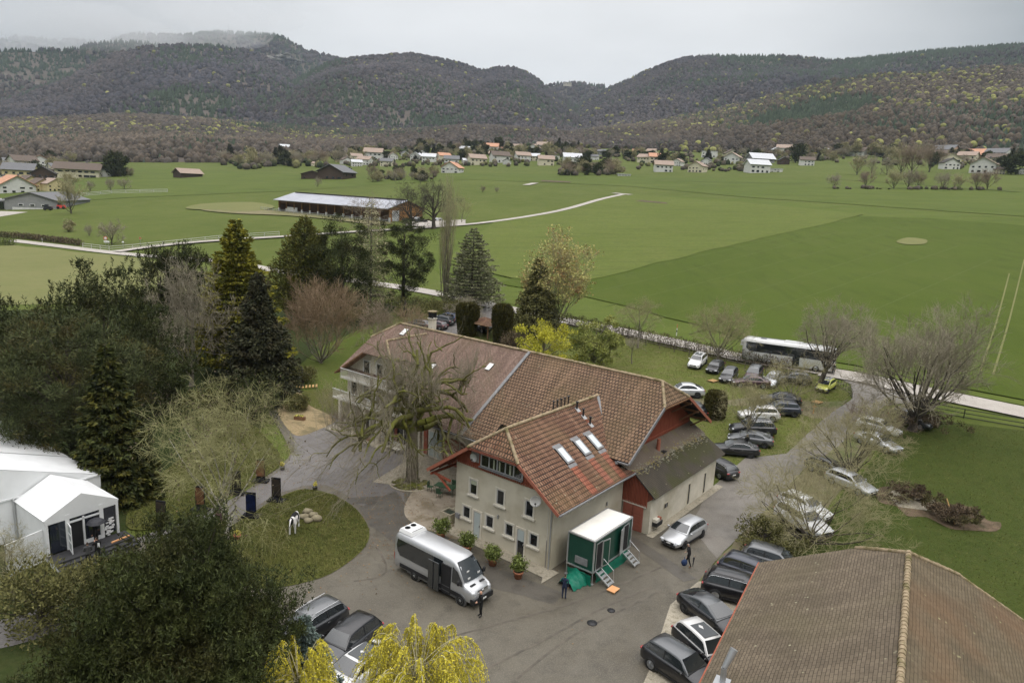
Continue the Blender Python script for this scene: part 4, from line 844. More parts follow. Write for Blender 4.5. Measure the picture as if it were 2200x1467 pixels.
def icob(sub):
    if sub not in ico:
        bm = bmesh.new(); bmesh.ops.create_icosphere(bm, subdivisions=sub, radius=1.0); ico[sub] = (np.array([v.co[:] for v in bm.verts]), np.array([[v.index for v in f.verts] for f in bm.faces])); bm.free()
    return ico[sub]
CONEV = np.array([(math.cos(a), math.sin(a), 0) for a in np.linspace(0, 2 * math.pi, 6)[:-1]] + [(0, 0, 1.0)]); CONEF = np.array([(i, (i + 1) % 5, 5) for i in range(5)])
def hill(name, base, ridge, Db, Dr, nu=150, nv=46, rough=0.06, power=0.8, seed=0, step=14.0, size=5.5, mix=None, fresh=0.1, con=0.3, baseline=None, species=None):
    """a hill rising from distance Db to a crest at Dr; crest heights follow the photographed skyline"""
    pu = np.linspace(ridge[0][0], ridge[-1][0], nu); py = np.interp(pu, [r_[0] for r_ in ridge], [r_[1] for r_ in ridge])
    az = []; zt = []
    for a, b in zip(pu, py): p = AT(a, b, Dr); az.append(math.atan2(p.x, p.y)); zt.append(p.z)
    az = np.array(az); zt = np.array(zt)
    Db = [(a_, min(1010, G(a_, b_).to_2d().length)) for a_, b_ in baseline] if baseline else Db
    Dba = np.interp(pu, *zip(*Db)) if isinstance(Db, list) else np.full(nu, float(Db))
    zb = np.array([(H(math.sin(a) * d, math.cos(a) * d) if base is None else base) for a, d in zip(az, Dba)]) - 3
    vs = np.concatenate([np.linspace(0, 1, nv), 1 + np.linspace(.04, .35, 6)])
    P = np.zeros((len(vs), nu, 3))
    for j, v in enumerate(vs):
        d = Dba + (Dr - Dba) * v; x = np.sin(az) * d; y = np.cos(az) * d
        pr = v ** power if v <= 1 else 1 - (v - 1) * 1.3
        amp = (zt - zb) * rough * np.sin(math.pi * min(v, 1)) ** .7
        nzv = fbm(vn, x / 420 + seed, y / 420 + seed, 4) * 2
        P[j, :, 0] = x; P[j, :, 1] = y; P[j, :, 2] = zb + (zt - zb) * pr + amp * nzv * 1.6 - (abs(fbm(vn2, x / 260 + seed, y / 260, 3)) * (zt - zb) * .10 * math.sin(math.pi * min(v, 1)))
    nvv = len(vs); I = np.arange(nvv * nu).reshape(nvv, nu); F = np.stack([I[:-1, :-1], I[:-1, 1:], I[1:, 1:], I[1:, :-1]], -1).reshape(-1, 4)
    fastmesh(name, P.reshape(-1, 3), F, 'forest_floor', smooth=True, kind='structure')
    # tree crowns over the whole visible slope
    r_ = np.random.default_rng(seed + 50); V = []; Fc = []; C = []; off = 0
    A_ = P[:nv]; cells = []
    width = np.linalg.norm(A_[:, 1:, :] - A_[:, :-1, :], axis=2); depth = np.linalg.norm(A_[1:, :, :] - A_[:-1, :, :], axis=2)
    area = width[:-1, :] * depth[:, :-1]; n = r_.poisson(area / step ** 2)
    jj, ii = np.nonzero(n); rep = n[jj, ii]; jj = np.repeat(jj, rep); ii = np.repeat(ii, rep); fu = r_.random(len(jj)); fv = r_.random(len(jj))
    q = (A_[jj, ii] * ((1 - fu) * (1 - fv))[:, None] + A_[jj, ii + 1] * (fu * (1 - fv))[:, None] + A_[jj + 1, ii] * ((1 - fu) * fv)[:, None] + A_[jj + 1, ii + 1] * (fu * fv)[:, None])
    vfrac = (jj + fv) / (nv - 1)
    # a row of trees along the crest
    k = r_.integers(0, nu - 1, nu * 3); fk = r_.random(len(k)); crest = A_[-1, k] * (1 - fk)[:, None] + A_[-1, k + 1] * fk[:, None]
    q = np.vstack([q, crest]); vfrac = np.concatenate([vfrac, np.ones(len(crest))])
    x, y, z = q.T
    px = np.interp(np.arctan2(x, y), az, pu)
    pc = con - .08 + 3.0 * fbm(vn2, x / 260 + 3, y / 260 + seed, 3) + 0.35 * sstep(.82, 1, vfrac)
    pf = fresh * (1 + 5 * fbm(vn3, x / 190, y / 190 + seed, 3))
    if species is not None: pc, pf = species(px, vfrac, pc, pf)
    rnd = r_.random(len(q)); isc = rnd < pc; isf = (~isc) & (r_.random(len(q)) < pf)
    tone = fbm(vn3, x / 330 + 9, y / 330, 3)[:, None]
    bare = np.array([(.066, .057, .050) if Dr < 2000 else (.051, .048, .055)]) * (1 + tone * 1.0) + np.array([(.014, .006, -.002)]) * r_.random((len(q), 1)) + fbm(vn2, x / 500, y / 500 + 5, 2)[:, None] * np.array([(.03, .018, .0)])  # crowns of the far hills tinted bluer, haze put into the colour
    cc = np.where(isc[:, None], np.array([(.026, .036, .022)]) * (1 + .5 * r_.random((len(q), 1))), bare)
    cc = np.where(isf[:, None], np.array([(.20, .20, .07)]) * (.62 + .6 * r_.random((len(q), 1))), cc)
    cc *= .7 + .6 * r_.random((len(q), 1))
    s = size * (.6 + .75 * r_.random(len(q)))
    s = np.where(isf, s * .95, s)
    bv, bf = icob(1)
    top = bv[:, 2] > -.75
    keep = np.array([all(top[i] for i in f) for f in bf]); bf2 = bf[keep]
    nf = (~isc) & (~isf); rs = q[nf]; ss = s[nf]; cl = cc[nf]
    jit = 1 + .16 * (r_.random((len(rs), len(bv), 1)) - .5)
    Vv = rs[:, None, :] + bv[None] * ss[:, None, None] * (np.stack([np.ones(len(rs)), np.ones(len(rs)), .95 + .55 * r_.random(len(rs))], 1))[:, None, :] * jit + np.array([0, 0, .7]) * ss[:, None, None]
    F1 = (bf2[None] + (np.arange(len(rs)) * len(bv))[:, None, None]).reshape(-1, 3)
    C1 = np.repeat(cl, len(bv), 0)
    rs = q[isc]; ss = s[isc]; cl = cc[isc]
    Vc = rs[:, None, :] + CONEV[None] * np.stack([ss * .75, ss * .75, ss * 2.1], 1)[:, None, :]
    F2 = (CONEF[None] + (np.arange(len(rs)) * 6)[:, None, None]).reshape(-1, 3) + len(Vv) * len(bv)
    bv3, bf3 = icob(2); rf_, sf, cf = q[isf], s[isf], cc[isf]; Vf = rf_[:, None, :] + bv3[None] * sf[:, None, None] * (1 + .10 * (r_.random((len(rf_), len(bv3), 1)) - .5)) + np.array([0, 0, .95]) * sf[:, None, None]
    if len(rf_): fastmesh('fresh_green_trees', Vf.reshape(-1, 3), (bf3[None] + (np.arange(len(rf_)) * len(bv3))[:, None, None]).reshape(-1, 3), 'woodland', smooth=True, cols=np.repeat(cf, len(bv3), 0), kind='stuff')
    V = np.vstack([Vv.reshape(-1, 3), Vc.reshape(-1, 3)]); Fa = np.vstack([F1, F2]); C = np.vstack([C1, np.repeat(cl, 6, 0)])
    o = fastmesh('woods', V, Fa, 'woodland', smooth=True, cols=C, kind='stuff')
    return q
def zH(px, py, d): return AT(px, py, d).z
def sp_right(px, v, pc, pf):
    band = np.exp(-((px - 1750) / 190) ** 2) * np.exp(-((v - (.52 + (px - 1750) * .0004)) / .10) ** 2)
    pc = pc - .12 + 1.6 * band + .8 * sstep(.97, 1.02, v) * 0; pf = pf * (1 - sstep(0.0, .5, band)) + .04 * sstep(.25, .5, v) * (1 - sstep(1350, 1200, px)); return pc, pf
def sp_foot(px, v, pc, pf): return pc * np.where(v < .1, .3, 1), pf * sstep(.2, .5, v) * np.where(px > 900, .4, 1) * .9
hill('hills', None, [(-160, 268), (0, 262), (150, 256), (300, 252), (450, 262), (600, 272), (700, 280), (850, 284), (1000, 280), (1100, 287), (1200, 296), (1300, 300), (1400, 305)], 0, 1750, baseline=[(-160, 350), (0, 348), (280, 350), (470, 350), (620, 346), (720, 336), (800, 324), (1000, 317), (1200, 317), (1400, 322)], nu=170, nv=40, rough=.13, power=.85, seed=1, step=6.3, size=4.0, con=.10, fresh=.10, species=sp_foot)
hill('hills', None, [(1080, 318), (1150, 305), (1250, 285), (1400, 268), (1500, 248), (1600, 226), (1700, 200), (1784, 178), (1850, 170), (1900, 165), (2000, 160), (2100, 152), (2200, 146), (2330, 135)], 0, 1750, baseline=[(1080, 318), (1200, 317), (1400, 322), (1500, 328), (1780, 329), (1900, 323), (2200, 328), (2330, 330)], nu=170, nv=46, rough=.05, power=.9, seed=4, step=6.3, size=4.1, con=.06, fresh=.09, species=sp_right)
hill('hills', 70, [(560, 225), (640, 170), (700, 140), (730, 131), (770, 127), (800, 125), (840, 121), (860, 119), (890, 119), (920, 125), (960, 133), (1000, 143), (1030, 155), (1060, 150), (1090, 147), (1110, 150), (1135, 160), (1160, 178), (1175, 190), (1200, 208), (1260, 240), (1320, 268)], 1600, 2650, nu=150, nv=40, rough=.10, power=.8, seed=7, step=8.2, size=4.9, con=.30, fresh=.015)
hill('hills', 70, [(1150, 285), (1220, 240), (1270, 210), (1310, 191), (1340, 178), (1372, 163), (1376, 160), (1430, 140), (1470, 127), (1530, 122), (1600, 123), (1650, 122), (1700, 124), (1790, 133), (1850, 128), (1900, 122), (2000, 112), (2080, 106), (2200, 97), (2330, 90)], 1650, 2800, nu=150, nv=40, rough=.08, power=.8, seed=12, step=8.2, size=4.9, con=.30, fresh=.02, species=lambda px, v, pc, pf: (pc + .5 * sstep(.7, .95, v) * sstep(1450, 1600, px), pf))
hill('hills', 120, [(1080, 225), (1170, 190), (1200, 182), (1240, 183), (1290, 187), (1330, 196), (1400, 215)], 2900, 3600, nu=50, nv=20, rough=.06, seed=15, step=17, size=8, con=.4, fresh=0)
hill('hills', 40, [(-160, 240), (-50, 235), (50, 205), (120, 178), (190, 148), (260, 116), (320, 104), (400, 100), (470, 102), (540, 114), (600, 142), (650, 182), (720, 232), (800, 270)], 1700, 2750, nu=130, nv=36, rough=.08, power=.8, seed=18, step=10, size=5.6, con=.35, fresh=.004)
hill('hills', 120, [(-160, 112), (0, 113), (100, 112), (150, 110), (200, 99), (260, 93), (320, 97), (400, 115), (480, 140)], 2700, 3300, nu=80, nv=24, rough=.05, seed=21, step=14, size=7, con=.5, fresh=0)
hill('hills', 120, [(190, 120), (225, 96), (260, 84), (290, 76), (340, 79), (400, 78), (440, 73), (480, 71), (520, 75), (560, 75), (590, 78), (615, 86), (635, 97), (660, 112), (700, 122), (740, 132), (800, 165), (850, 205)], 2900, 3900, nu=110, nv=30, rough=.08, power=.75, seed=24, step=15, size=7.5, con=.45, fresh=0)
hill('hills', 200, [(-160, 84), (0, 90), (90, 91), (160, 95), (230, 100), (300, 108)], 4700, 5600, nu=40, nv=12, rough=.03, seed=27, step=40, size=16, con=.5, fresh=0)
# pale cliff under the left summit
for i, (cx, cy, s) in enumerate(((583, 128, 1.0), (612, 122, .8), (632, 131, .6), (596, 137, .5))):
    p = AT(cx, cy, 3560); m = MB(); r_ = random.Random(i)
    for k in range(7): m.blob((r_.uniform(-36, 36) * s, r_.uniform(-8, 8), r_.uniform(-9, 9)), (22 * s, 14, 10 * s), 'rock_face', 1, .3, i * 9 + k)
    m.build('cliff', kind='structure', loc=p)
# radio mast on the summit and the hotel above the gorge
p = AT(491, 71, 3880); mast = thing('radio_mast', 'faint thin radio mast on the misty mountain top', 'mast', p)
m = MB(); 
for a in range(3): m.bar((3 * math.cos(a * 2.09), 3 * math.sin(a * 2.09), -10), (.6 * math.cos(a * 2.09), .6 * math.sin(a * 2.09), 40), .5, 'zinc', 5)
for k in range(5): m.box((0, 0, k * 8), (5 - k, 5 - k, .5), 'zinc')
m.build('lattice', mast); m = MB(); m.bar((0, 0, 40), (0, 0, 66), .5, 'zinc', 5, .2); m.build('antenna', mast)
p = AT(1219, 184, 3560); fort = thing('fort', 'long grey building on the crest of the gap between the hills', 'building', p)
m = MB(); m.box((0, 0, 4), (38, 14, 16), 'render_wall'); m.build('wall', fort); m = MB(); m.box((0, 0, 12.8), (40, 16, 1.6), 'lead_grey'); m.build('roof', fort)
for k in range(5): m = MB(); m.box((-15 + k * 7.5, -7.2, 6), (3, .5, 3), 'dark_glass'); m.build('window', fort)
# ------------------------------------------------------------------ vegetation
mat('bark_grey', (0.15, 0.13, 0.105), (0.22, 0.195, 0.16), 3, rough=.95, bump=.6, c3=(0.12, 0.12, 0.05), c3scale=.8)
mat('bark_dark', (0.05, 0.042, 0.034), (0.09, 0.075, 0.06), 3, rough=.95, bump=.5)
mat('bark_mossy', (0.115, 0.095, 0.068), (0.18, 0.155, 0.12), 2.5, rough=.95, bump=.8, c3=(0.115, 0.125, 0.02), c3scale=.9, ramp=(.3, .6))
mat('bark_moss_limb', (0.13, 0.135, 0.02), (0.10, 0.085, 0.05), 1.8, rough=.95, bump=.9, c3=(0.17, 0.18, 0.03), c3scale=.9)
mat('birch_bark', (0.42, 0.39, 0.33), (0.16, 0.14, 0.11), 5, rough=.9, ramp=(.45, .6))
mat('twig_brown', (0.22, 0.17, 0.12), (0.27, 0.21, 0.155), 1, rough=.95)
mat('twig_grey', (0.25, 0.22, 0.155), (0.31, 0.275, 0.205), 1, rough=.95)
mat('twig_olive', (0.27, 0.245, 0.125), (0.33, 0.30, 0.17), 1, rough=.95)
mat('twig_red', (0.2375, 0.1674, 0.1071), (0.3135, 0.2268, 0.1428), 1, rough=.95)
mat('twig_fresh', (.27, .265, .115), (.34, .325, .16), 1, rough=.95)
mat('twig_pale', (0.288, 0.265, 0.150), (0.352, 0.320, 0.195), 1, rough=.95)
mat('bud_gold', (0.46, 0.44, 0.16), (0.38, 0.34, 0.12), 2, rough=.9, c3=(0.36, 0.20, 0.10), c3scale=.5)
mat('leaf_pine', (0.026, 0.036, 0.010), (0.055, 0.065, 0.016), 1.2, rough=.75, c3=(0.039, 0.038, 0.009), c3scale=.4, island=.45, spec=.25)
mat('leaf_pine_light', (0.043, 0.055, 0.020), (0.073, 0.086, 0.028), .9, rough=.8, c3=(0.078, 0.065, 0.017), c3scale=.35, island=.45)
mat('leaf_spruce', (0.021, 0.030, 0.008), (0.047, 0.055, 0.010), 1.5, rough=.8, c3=(0.078, 0.072, 0.010), c3scale=1.1, island=.5)
mat('leaf_spruce_dark', (0.025, 0.029, 0.013), (0.046, 0.046, 0.019), 1.2, rough=.85, c3=(0.046, 0.040, 0.018), c3scale=.6, island=.4)
mat('leaf_cedar_gold', (0.1590, 0.1553, 0.0143), (0.2625, 0.2336, 0.0220), .8, rough=.8, c3=(0.0840, 0.0932, 0.0143), c3scale=.5, island=.4)
mat('leaf_thuja', (0.0975, 0.1022, 0.0176), (0.1545, 0.1400, 0.0253), 1.2, rough=.85, c3=(0.0600, 0.0700, 0.0143), c3scale=.5, island=.45)
mat('leaf_blue', (0.1539, 0.1600, 0.0891), (0.2362, 0.2325, 0.1364), 1, rough=.8, c3=(0.1026, 0.1050, 0.0517), c3scale=.5, island=.4)
mat('leaf_blue_spruce', (0.085, 0.12, 0.105), (0.14, 0.18, 0.16), 1, rough=.8, island=.4)
mat('leaf_yew', (0.042, 0.041, 0.009), (0.079, 0.069, 0.014), 2, rough=.85, island=.5)
mat('leaf_yew_red', (0.075, 0.058, 0.03), (0.05, 0.046, 0.018), 2, rough=.85, island=.5)
mat('leaf_forsythia', (0.42, 0.40, 0.035), (0.56, 0.52, 0.06), .7, rough=.8, c3=(0.27, 0.27, 0.03), c3scale=.5, island=.35)
mat('leaf_willow', (0.24, 0.27, 0.065), (0.33, 0.33, 0.10), .7, rough=.8, c3=(0.12, 0.15, 0.035), c3scale=.6, island=.35)
mat('leaf_weeping', (0.6000, 0.5336, 0.0450), (0.7440, 0.6380, 0.0800), .8, rough=.8, c3=(0.4200, 0.3712, 0.0300), c3scale=.6, island=.3)
mat('leaf_laurel', (0.09, 0.12, 0.025), (0.16, 0.19, 0.05), 3, rough=.5, island=.5)
mat('leaf_hedge', (0.085, 0.06, 0.038), (0.13, 0.095, 0.06), 1.2, rough=.95, island=.4, c3=(0.09, 0.085, 0.03), c3scale=.3)
mat('leaf_scrub', (0.099, 0.099, 0.031), (0.152, 0.142, 0.052), 1.2, rough=.95, island=.4)
mat('catkin', (0.10, 0.08, 0.05), rough=.9)

def prisms(P0, P1, R0, R1, n):
    P0 = np.asarray(P0, float); P1 = np.asarray(P1, float); R0 = np.asarray(R0, float); R1 = np.asarray(R1, float)
    d = P1 - P0; L_ = np.linalg.norm(d, axis=1, keepdims=True); L_[L_ < 1e-6] = 1e-6; d = d / L_
    ref = np.tile([0.9, 0.1, 0.43], (len(d), 1)); bad = np.abs((d * ref).sum(1)) > .9; ref[bad] = (0.1, .98, .1)
    u = np.cross(d, ref); u /= np.linalg.norm(u, axis=1, keepdims=True); v = np.cross(d, u)
    ang = np.arange(n) * 2 * math.pi / n
    ring = np.cos(ang)[None, :, None] * u[:, None, :] + np.sin(ang)[None, :, None] * v[:, None, :]
    V = np.concatenate([P0[:, None] + ring * R0[:, None, None], P1[:, None] + ring * R1[:, None, None]], 1).reshape(-1, 3)
    i = np.arange(n); f = np.stack([i, (i + 1) % n, n + (i + 1) % n, n + i], 1)
    return V, (f[None] + (np.arange(len(P0)) * 2 * n)[:, None, None]).reshape(-1, 4)
def polys_mesh(name, segs, n, m, parent, **k):
    if not len(segs): return None
    a = np.array([(*s[0], *s[1], s[2], s[3]) for s in segs]); V, F = prisms(a[:, :3], a[:, 3:6], a[:, 6], a[:, 7], n)
    return fastmesh(name, V, F, m, parent=parent, smooth=True, **k)
def cards(centers, size, r_, up=0.0, flat=0.0, aspect=1.0, dirs=None, quad=False, droop=0.0):
    """small pointed leaf or needle sprays, one triangle each (quads if asked)"""
    c = np.asarray(centers, float); n = len(c)
    if dirs is None:
        d = r_.normal(size=(n, 3)); d[:, 2] = d[:, 2] * (1 - flat) + up
    else: d = np.asarray(dirs, float) + r_.normal(size=(n, 3)) * .35
    d[:, 2] -= droop
    d /= np.linalg.norm(d, axis=1, keepdims=True) + 1e-9
    w_ = np.cross(d, r_.normal(size=(n, 3))); 
    if flat: w_[:, 2] *= (1 - flat)
    w_ /= np.linalg.norm(w_, axis=1, keepdims=True) + 1e-9
    s = (size * (.6 + .8 * r_.random(n)))[:, None] if np.isscalar(size) else (size * (.6 + .8 * r_.random(n)))[:, None]
    a = c - w_ * s * .35 * aspect; b = c + w_ * s * .35 * aspect; t = c + d * s
    if quad:
        t1 = t + w_ * s * .18 * aspect; t2 = t - w_ * s * .18 * aspect
        return np.stack([a, b, t1, t2], 1).reshape(-1, 3), np.arange(n * 4).reshape(n, 4)
    return np.stack([a, b, t], 1).reshape(-1, 3), np.arange(n * 3).reshape(n, 3)
def unit(v): return v / (np.linalg.norm(v) + 1e-9)
def grow(r_, h, spread, trunk_h, r0, nl=7, levels=4, up=.25, kids=(5, 5, 4, 4), ratio=.62, wob=.16, angle=.75, start=.3, twig_r=.012, lean=0.0, minlen=.25, droop=0.0):
    """branching skeleton: returns thick segments and fine segments"""
    thick, fine = [], []; tips = []
    def branch(p, d, L_, rad, lev):
        nseg = 4 if lev <= 1 else (3 if lev <= 2 else 2); q = np.array(p); dd = unit(d); pts = [(q.copy(), rad)]
        for i in range(nseg):
            dd = unit(dd + r_.normal(size=3) * wob + np.array([0, 0, (up if lev < 3 else up * .6) - (droop if lev >= 3 else 0)]) * .35)
            q = q + dd * L_ / nseg; rr = max(twig_r * .6, rad * (1 - .72 * (i + 1) / nseg)); pts.append((q.copy(), rr))
        for a, b in zip(pts[:-1], pts[1:]): (thick if lev <= 1 else fine).append((a[0], b[0], a[1], b[1]))
        if lev >= levels: tips.append((pts[-1][0], dd)); return
        k = kids[min(lev, len(kids) - 1)]; k = int(k * 1.6) if lev == levels - 1 else k
        for j in range(k):
            f = (.35 + .65 * (j + r_.random()) / k) if lev > 0 else (.25 + .75 * (j + r_.random()) / k)
            x = f * nseg; i = min(nseg - 1, int(x)); pp = pts[i][0] + (pts[i + 1][0] - pts[i][0]) * (x - i); pr = pts[i][1] + (pts[i + 1][1] - pts[i][1]) * (x - i)
            side = unit(np.cross(dd, r_.normal(size=3))); nd = unit(unit(pts[i + 1][0] - pts[i][0]) * (1 - angle * .62) + side * angle)
            l2 = L_ * ratio * (.7 + .6 * r_.random()) * (1.15 - .5 * f)
            if l2 > minlen: branch(pp, nd, l2, max(twig_r, pr * .62), lev + 1)
    # trunk
    q = np.zeros(3); d = unit(np.array([lean, 0, 1.0])); pts = [(q.copy(), r0 * 1.25)]; n = 6
    for i in range(n):
        d = unit(d + r_.normal(size=3) * .05); q = q + d * trunk_h / n; pts.append((q.copy(), r0 * (1.0 - .45 * (i + 1) / n)))
    for a, b in zip(pts[:-1], pts[1:]): thick.append((a[0], b[0], a[1], b[1]))
    for j in range(nl):
        f = start + (1 - start) * (j + r_.random() * .6) / nl; i = min(n - 1, int(f * n)); pp = pts[i][0] + (pts[i + 1][0] - pts[i][0]) * (f * n - i)
        a = j * 2.4 + r_.random() * .8; out_ = np.array([math.cos(a), math.sin(a), 0]); el = .25 + .9 * f
        dirv = out_ * (1.15 - .55 * f) * spread + np.array([0, 0, el * h * .5])
        L_ = math.hypot(spread * (1.05 - .35 * f), (h - trunk_h) * (.45 + .6 * f)) * .62
        branch(pp, dirv, L_, r0 * .42 * (1.1 - .5 * f), 1)
    branch(pts[-1][0], np.array([.1, .05, 1]), (h - trunk_h) * .5, r0 * .3, 1)
    return thick, fine, tips
def bare_tree(name, label, cat, px, seed, h, spread, trunk_h, r0, bark='bark_grey', twig='twig_grey', buds=None, budn=0, buds_size=.1, group=None, loc=None, catkins=False, **k):
    r_ = np.random.default_rng(seed); th_, fi, tips = grow(r_, h, spread, trunk_h, r0, **k)
    allp = np.array([s[1] for s in th_ + fi]); zs = np.percentile(allp[:, 2], 99.3); sp = np.percentile(np.hypot(allp[:, 0], allp[:, 1]), 96)
    sz = h / zs; sx = spread / sp
    S = np.array([sx, sx, sz]); f = lambda L_: [(a * S, b * S, c, d) for a, b, c, d in L_]
    t = thing(name, label, cat, loc if loc is not None else G(*px), r_.random() * 6.28, group)
    polys_mesh('trunk', f(th_), 7, bark, t)
    cr_ = polys_mesh('crown', f(fi), 3, twig, t)
    if buds and len(tips):
        tp = np.array([a * S for a, b in tips]); idx = r_.integers(0, len(tp), budn); c = tp[idx] + r_.normal(size=(budn, 3)) * .22
        V, F = cards(c, buds_size, r_, up=.3, aspect=1.2); fastmesh('buds' if not catkins else 'catkins', V, F, buds, parent=t)
    return t
def leafmesh(name, C, size, m, parent, r_, **k):
    V, F = cards(C, size, r_, **k); return fastmesh(name, V, F, m, parent=parent)
def conifer(name, label, px, seed, h, rad, leaf, style='spruce', group=None, n=9000, base=.06, loc=None, size=.34, cat='conifer', bark='bark_dark', twist=0, taper=1.0):
    """tiers of boughs, each bough a drooping fan of needle sprays"""
    r_ = np.random.default_rng(seed); t = thing(name, label, cat, loc if loc is not None else G(*px), r_.random() * 6, group)
    segs = []; nt_ = 10
    for i in range(nt_): segs.append(((0, 0, h * i / nt_), (0, 0, h * (i + 1) / nt_), rad * .055 * (1.05 - i / nt_) + .02, rad * .055 * (1.05 - (i + 1) / nt_) + .015))
    C = []; D = []
    tiers = int(h / (.42 if style != 'cedar' else .62)); per = 9 if style != 'cedar' else 10
    tot = 0
    for k in range(tiers):
        f = (k + .5) / tiers; z = h * (base + (1 - base) * f)
        prof = {'spruce': (1 - f) ** .85 + .03, 'cedar': (1 - f ** 1.25) ** .85 * (.75 + .3 * r_.random()) + .05, 'thuja': (1 - f ** 1.15) ** .8 + .03, 'column': .25 + .75 * (1 - f ** 4), 'ragged': ((1 - f) ** .8) * (.7 + .5 * r_.random()) + .06, 'pine': math.sin(math.pi * min(1, (f * .86 + .14))) ** .6 * (.75 + .4 * r_.random())}[style]
        R_ = rad * prof * taper
        nb = max(4, int(per * (.5 + prof)))
        for b in range(nb):
            a = 2 * math.pi * b / nb + k * 1.1 + r_.random() * .5; L_ = R_ * (.78 + .4 * r_.random()); dz = {'spruce': -.28, 'cedar': -.02, 'thuja': .35, 'column': .9, 'ragged': -.15, 'pine': .22}[style]
            dx, dy = math.cos(a), math.sin(a); lift = {'cedar': .10}.get(style, .16)
            m_ = max(4, int(n / tiers / nb * (L_ / (rad * .6))))
            s_ = np.sqrt(r_.random(m_)); s_ = .12 + .88 * s_
            lat = r_.normal(size=m_) * L_ * .17 * (.45 + .55 * np.sin(math.pi * np.minimum(s_, .98)))
            zz = z + dz * s_ * L_ + lift * L_ * s_ ** 2 + r_.normal(size=m_) * (.09 if style in ('cedar', 'spruce') else .22)
            x = dx * s_ * L_ - dy * lat; y = dy * s_ * L_ + dx * lat
            C.append(np.stack([x, y, zz], 1)); D.append(np.tile([dx * .8, dy * .8, -.25 if style in ('spruce', 'ragged') else (.1 if style == 'cedar' else .7)], (m_, 1)))
            segs.append(((0, 0, z), (dx * L_ * .85, dy * L_ * .85, z + dz * .85 * L_ + lift * .6 * L_), max(.012, L_ * .014), .008))
    C = np.vstack(C); D = np.vstack(D)
    polys_mesh('trunk', segs, 5, bark, t)
    V, F = cards(C, size, r_, dirs=D, aspect=.9); fastmesh('crown', V, F, leaf, parent=t); return t
def clump_tree(name, label, cat, px, seed, h, rad, leaf, clumps=120, per=110, csize=.9, trunk_h=None, group=None, loc=None, size=.28, up=.5, bark='bark_dark', shape=(1, 1, 1), candles=False, zc=None, hollow=.45, aspect=.8):
    """crown of many leaf clumps with gaps between them, on a branching trunk"""
    r_ = np.random.default_rng(seed); t = thing(name, label, cat, loc if loc is not None else G(*px), 0, group)
    trunk_h = h * .35 if trunk_h is None else trunk_h; cz = (h + trunk_h) / 2 if zc is None else zc; rz_ = (h - trunk_h) / 2
    c = r_.normal(size=(clumps, 3)); c /= np.linalg.norm(c, axis=1, keepdims=True); c *= (hollow + (1 - hollow) * r_.random((clumps, 1)) ** .6)
    lob = 1 + .22 * np.sin(c[:, 0:1] * 5 + seed) * np.cos(c[:, 1:2] * 6) + .14 * np.sin(c[:, 2:3] * 9 + seed)
    c = c * lob * np.array([rad * shape[0], rad * shape[1], rz_ * shape[2]]) + np.array([0, 0, cz])
    C = []; D = []
    for q in c:
        m_ = int(per * (.6 + .8 * r_.random())); cs = csize * (.6 + .8 * r_.random())
        o = r_.normal(size=(m_, 3)); o /= np.linalg.norm(o, axis=1, keepdims=True); rr = r_.random((m_, 1)) ** .5
        pos = q + o * rr * cs * np.array([1, 1, .72])
        if candles:
            k = max(1, m_ // 14); tips = q + r_.normal(size=(k, 3)) * cs * np.array([.6, .6, .35]); idx = r_.integers(0, k, m_); along = r_.random((m_, 1)) * cs * .7
            pos = tips[idx] + np.array([0, 0, 1.0]) * along + r_.normal(size=(m_, 3)) * .07
            o = r_.normal(size=(m_, 3)) * np.array([1, 1, .4]) + np.array([0, 0, .75])
        C.append(pos); D.append(o + np.array([0, 0, up]))
    segs = [((0, 0, h * .1 * i), (0, 0, h * .1 * (i + 1)), rad * .07 * (1.1 - .1 * i), rad * .07 * (1.0 - .1 * i)) for i in range(8)]
    for q in c[::2]: zb = max(trunk_h * .5, q[2] - rz_ * .6) * .8; segs.append(((0, 0, zb), tuple(q), .05, .02))
    polys_mesh('trunk', segs, 5, bark, t)
    V, F = cards(np.vstack(C), size, r_, dirs=np.vstack(D), aspect=aspect); fastmesh('crown', V, F, leaf, parent=t); return t
def hgt_px(base, toppx, toppy):
    """height of something standing at base whose top shows at the pixel"""
    lo, hi = 0.0, 40.0
    for _ in range(30):
        m_ = (lo + hi) / 2
        if proj(base[0], base[1], base[2] + m_)[1] > toppy: lo = m_
        else: hi = m_
    return lo
def wid_px(base, wpx, z=0):
    c = CM @ np.array([base[0], base[1], base[2] + z - CAMH]); return wpx * c[2] / FOC
def H_W(base, top, wpx): g = G(*base); h = hgt_px(g, base[0], top); return g, h, wid_px(g, wpx, h * .5) / 2
# ---- conifers round the house
def con(label, bp, top, wpx, seed, leaf, style='spruce', **k):
    g, h, r_ = H_W(bp, top, wpx); return conifer(k.pop('name', 'conifer'), label, None, seed, h, r_, leaf, style, loc=g, **k)
def clump(name, label, cat, base, top, wpx, seed, leaf, **k):
    g, h, r_ = H_W(base, top, wpx); return clump_tree(name, label, cat, None, seed, h, r_, leaf, loc=g, **k)
def bare(name, label, base, top, wpx, seed, th, r0, cat='tree', **k):
    g, h, r_ = H_W(base, top, wpx); return bare_tree(name, label, cat, None, seed, h, r_, h * th, r0, loc=g, **k)
con('dark green spruce with layered boughs, tallest beside the white marquee', (248, 1065), 738, 190, 3, 'leaf_spruce', n=26000, size=.36, base=.02, name='spruce_tree')
clump('pine_tree', 'broad light green pine filling the left edge behind the marquee', 'pine', (165, 1010), 675, 320, 5, 'leaf_pine_light', clumps=260, per=300, csize=1.15, size=.27, aspect=.42, up=.5, trunk_h=1.0)
clump('pine_tree', 'dark spiky-topped pine in front of the tan field', 'pine', (235, 880), 588, 230, 6, 'leaf_pine', clumps=150, per=260, csize=1.15, size=.34, aspect=.42, candles=True, trunk_h=1.0)
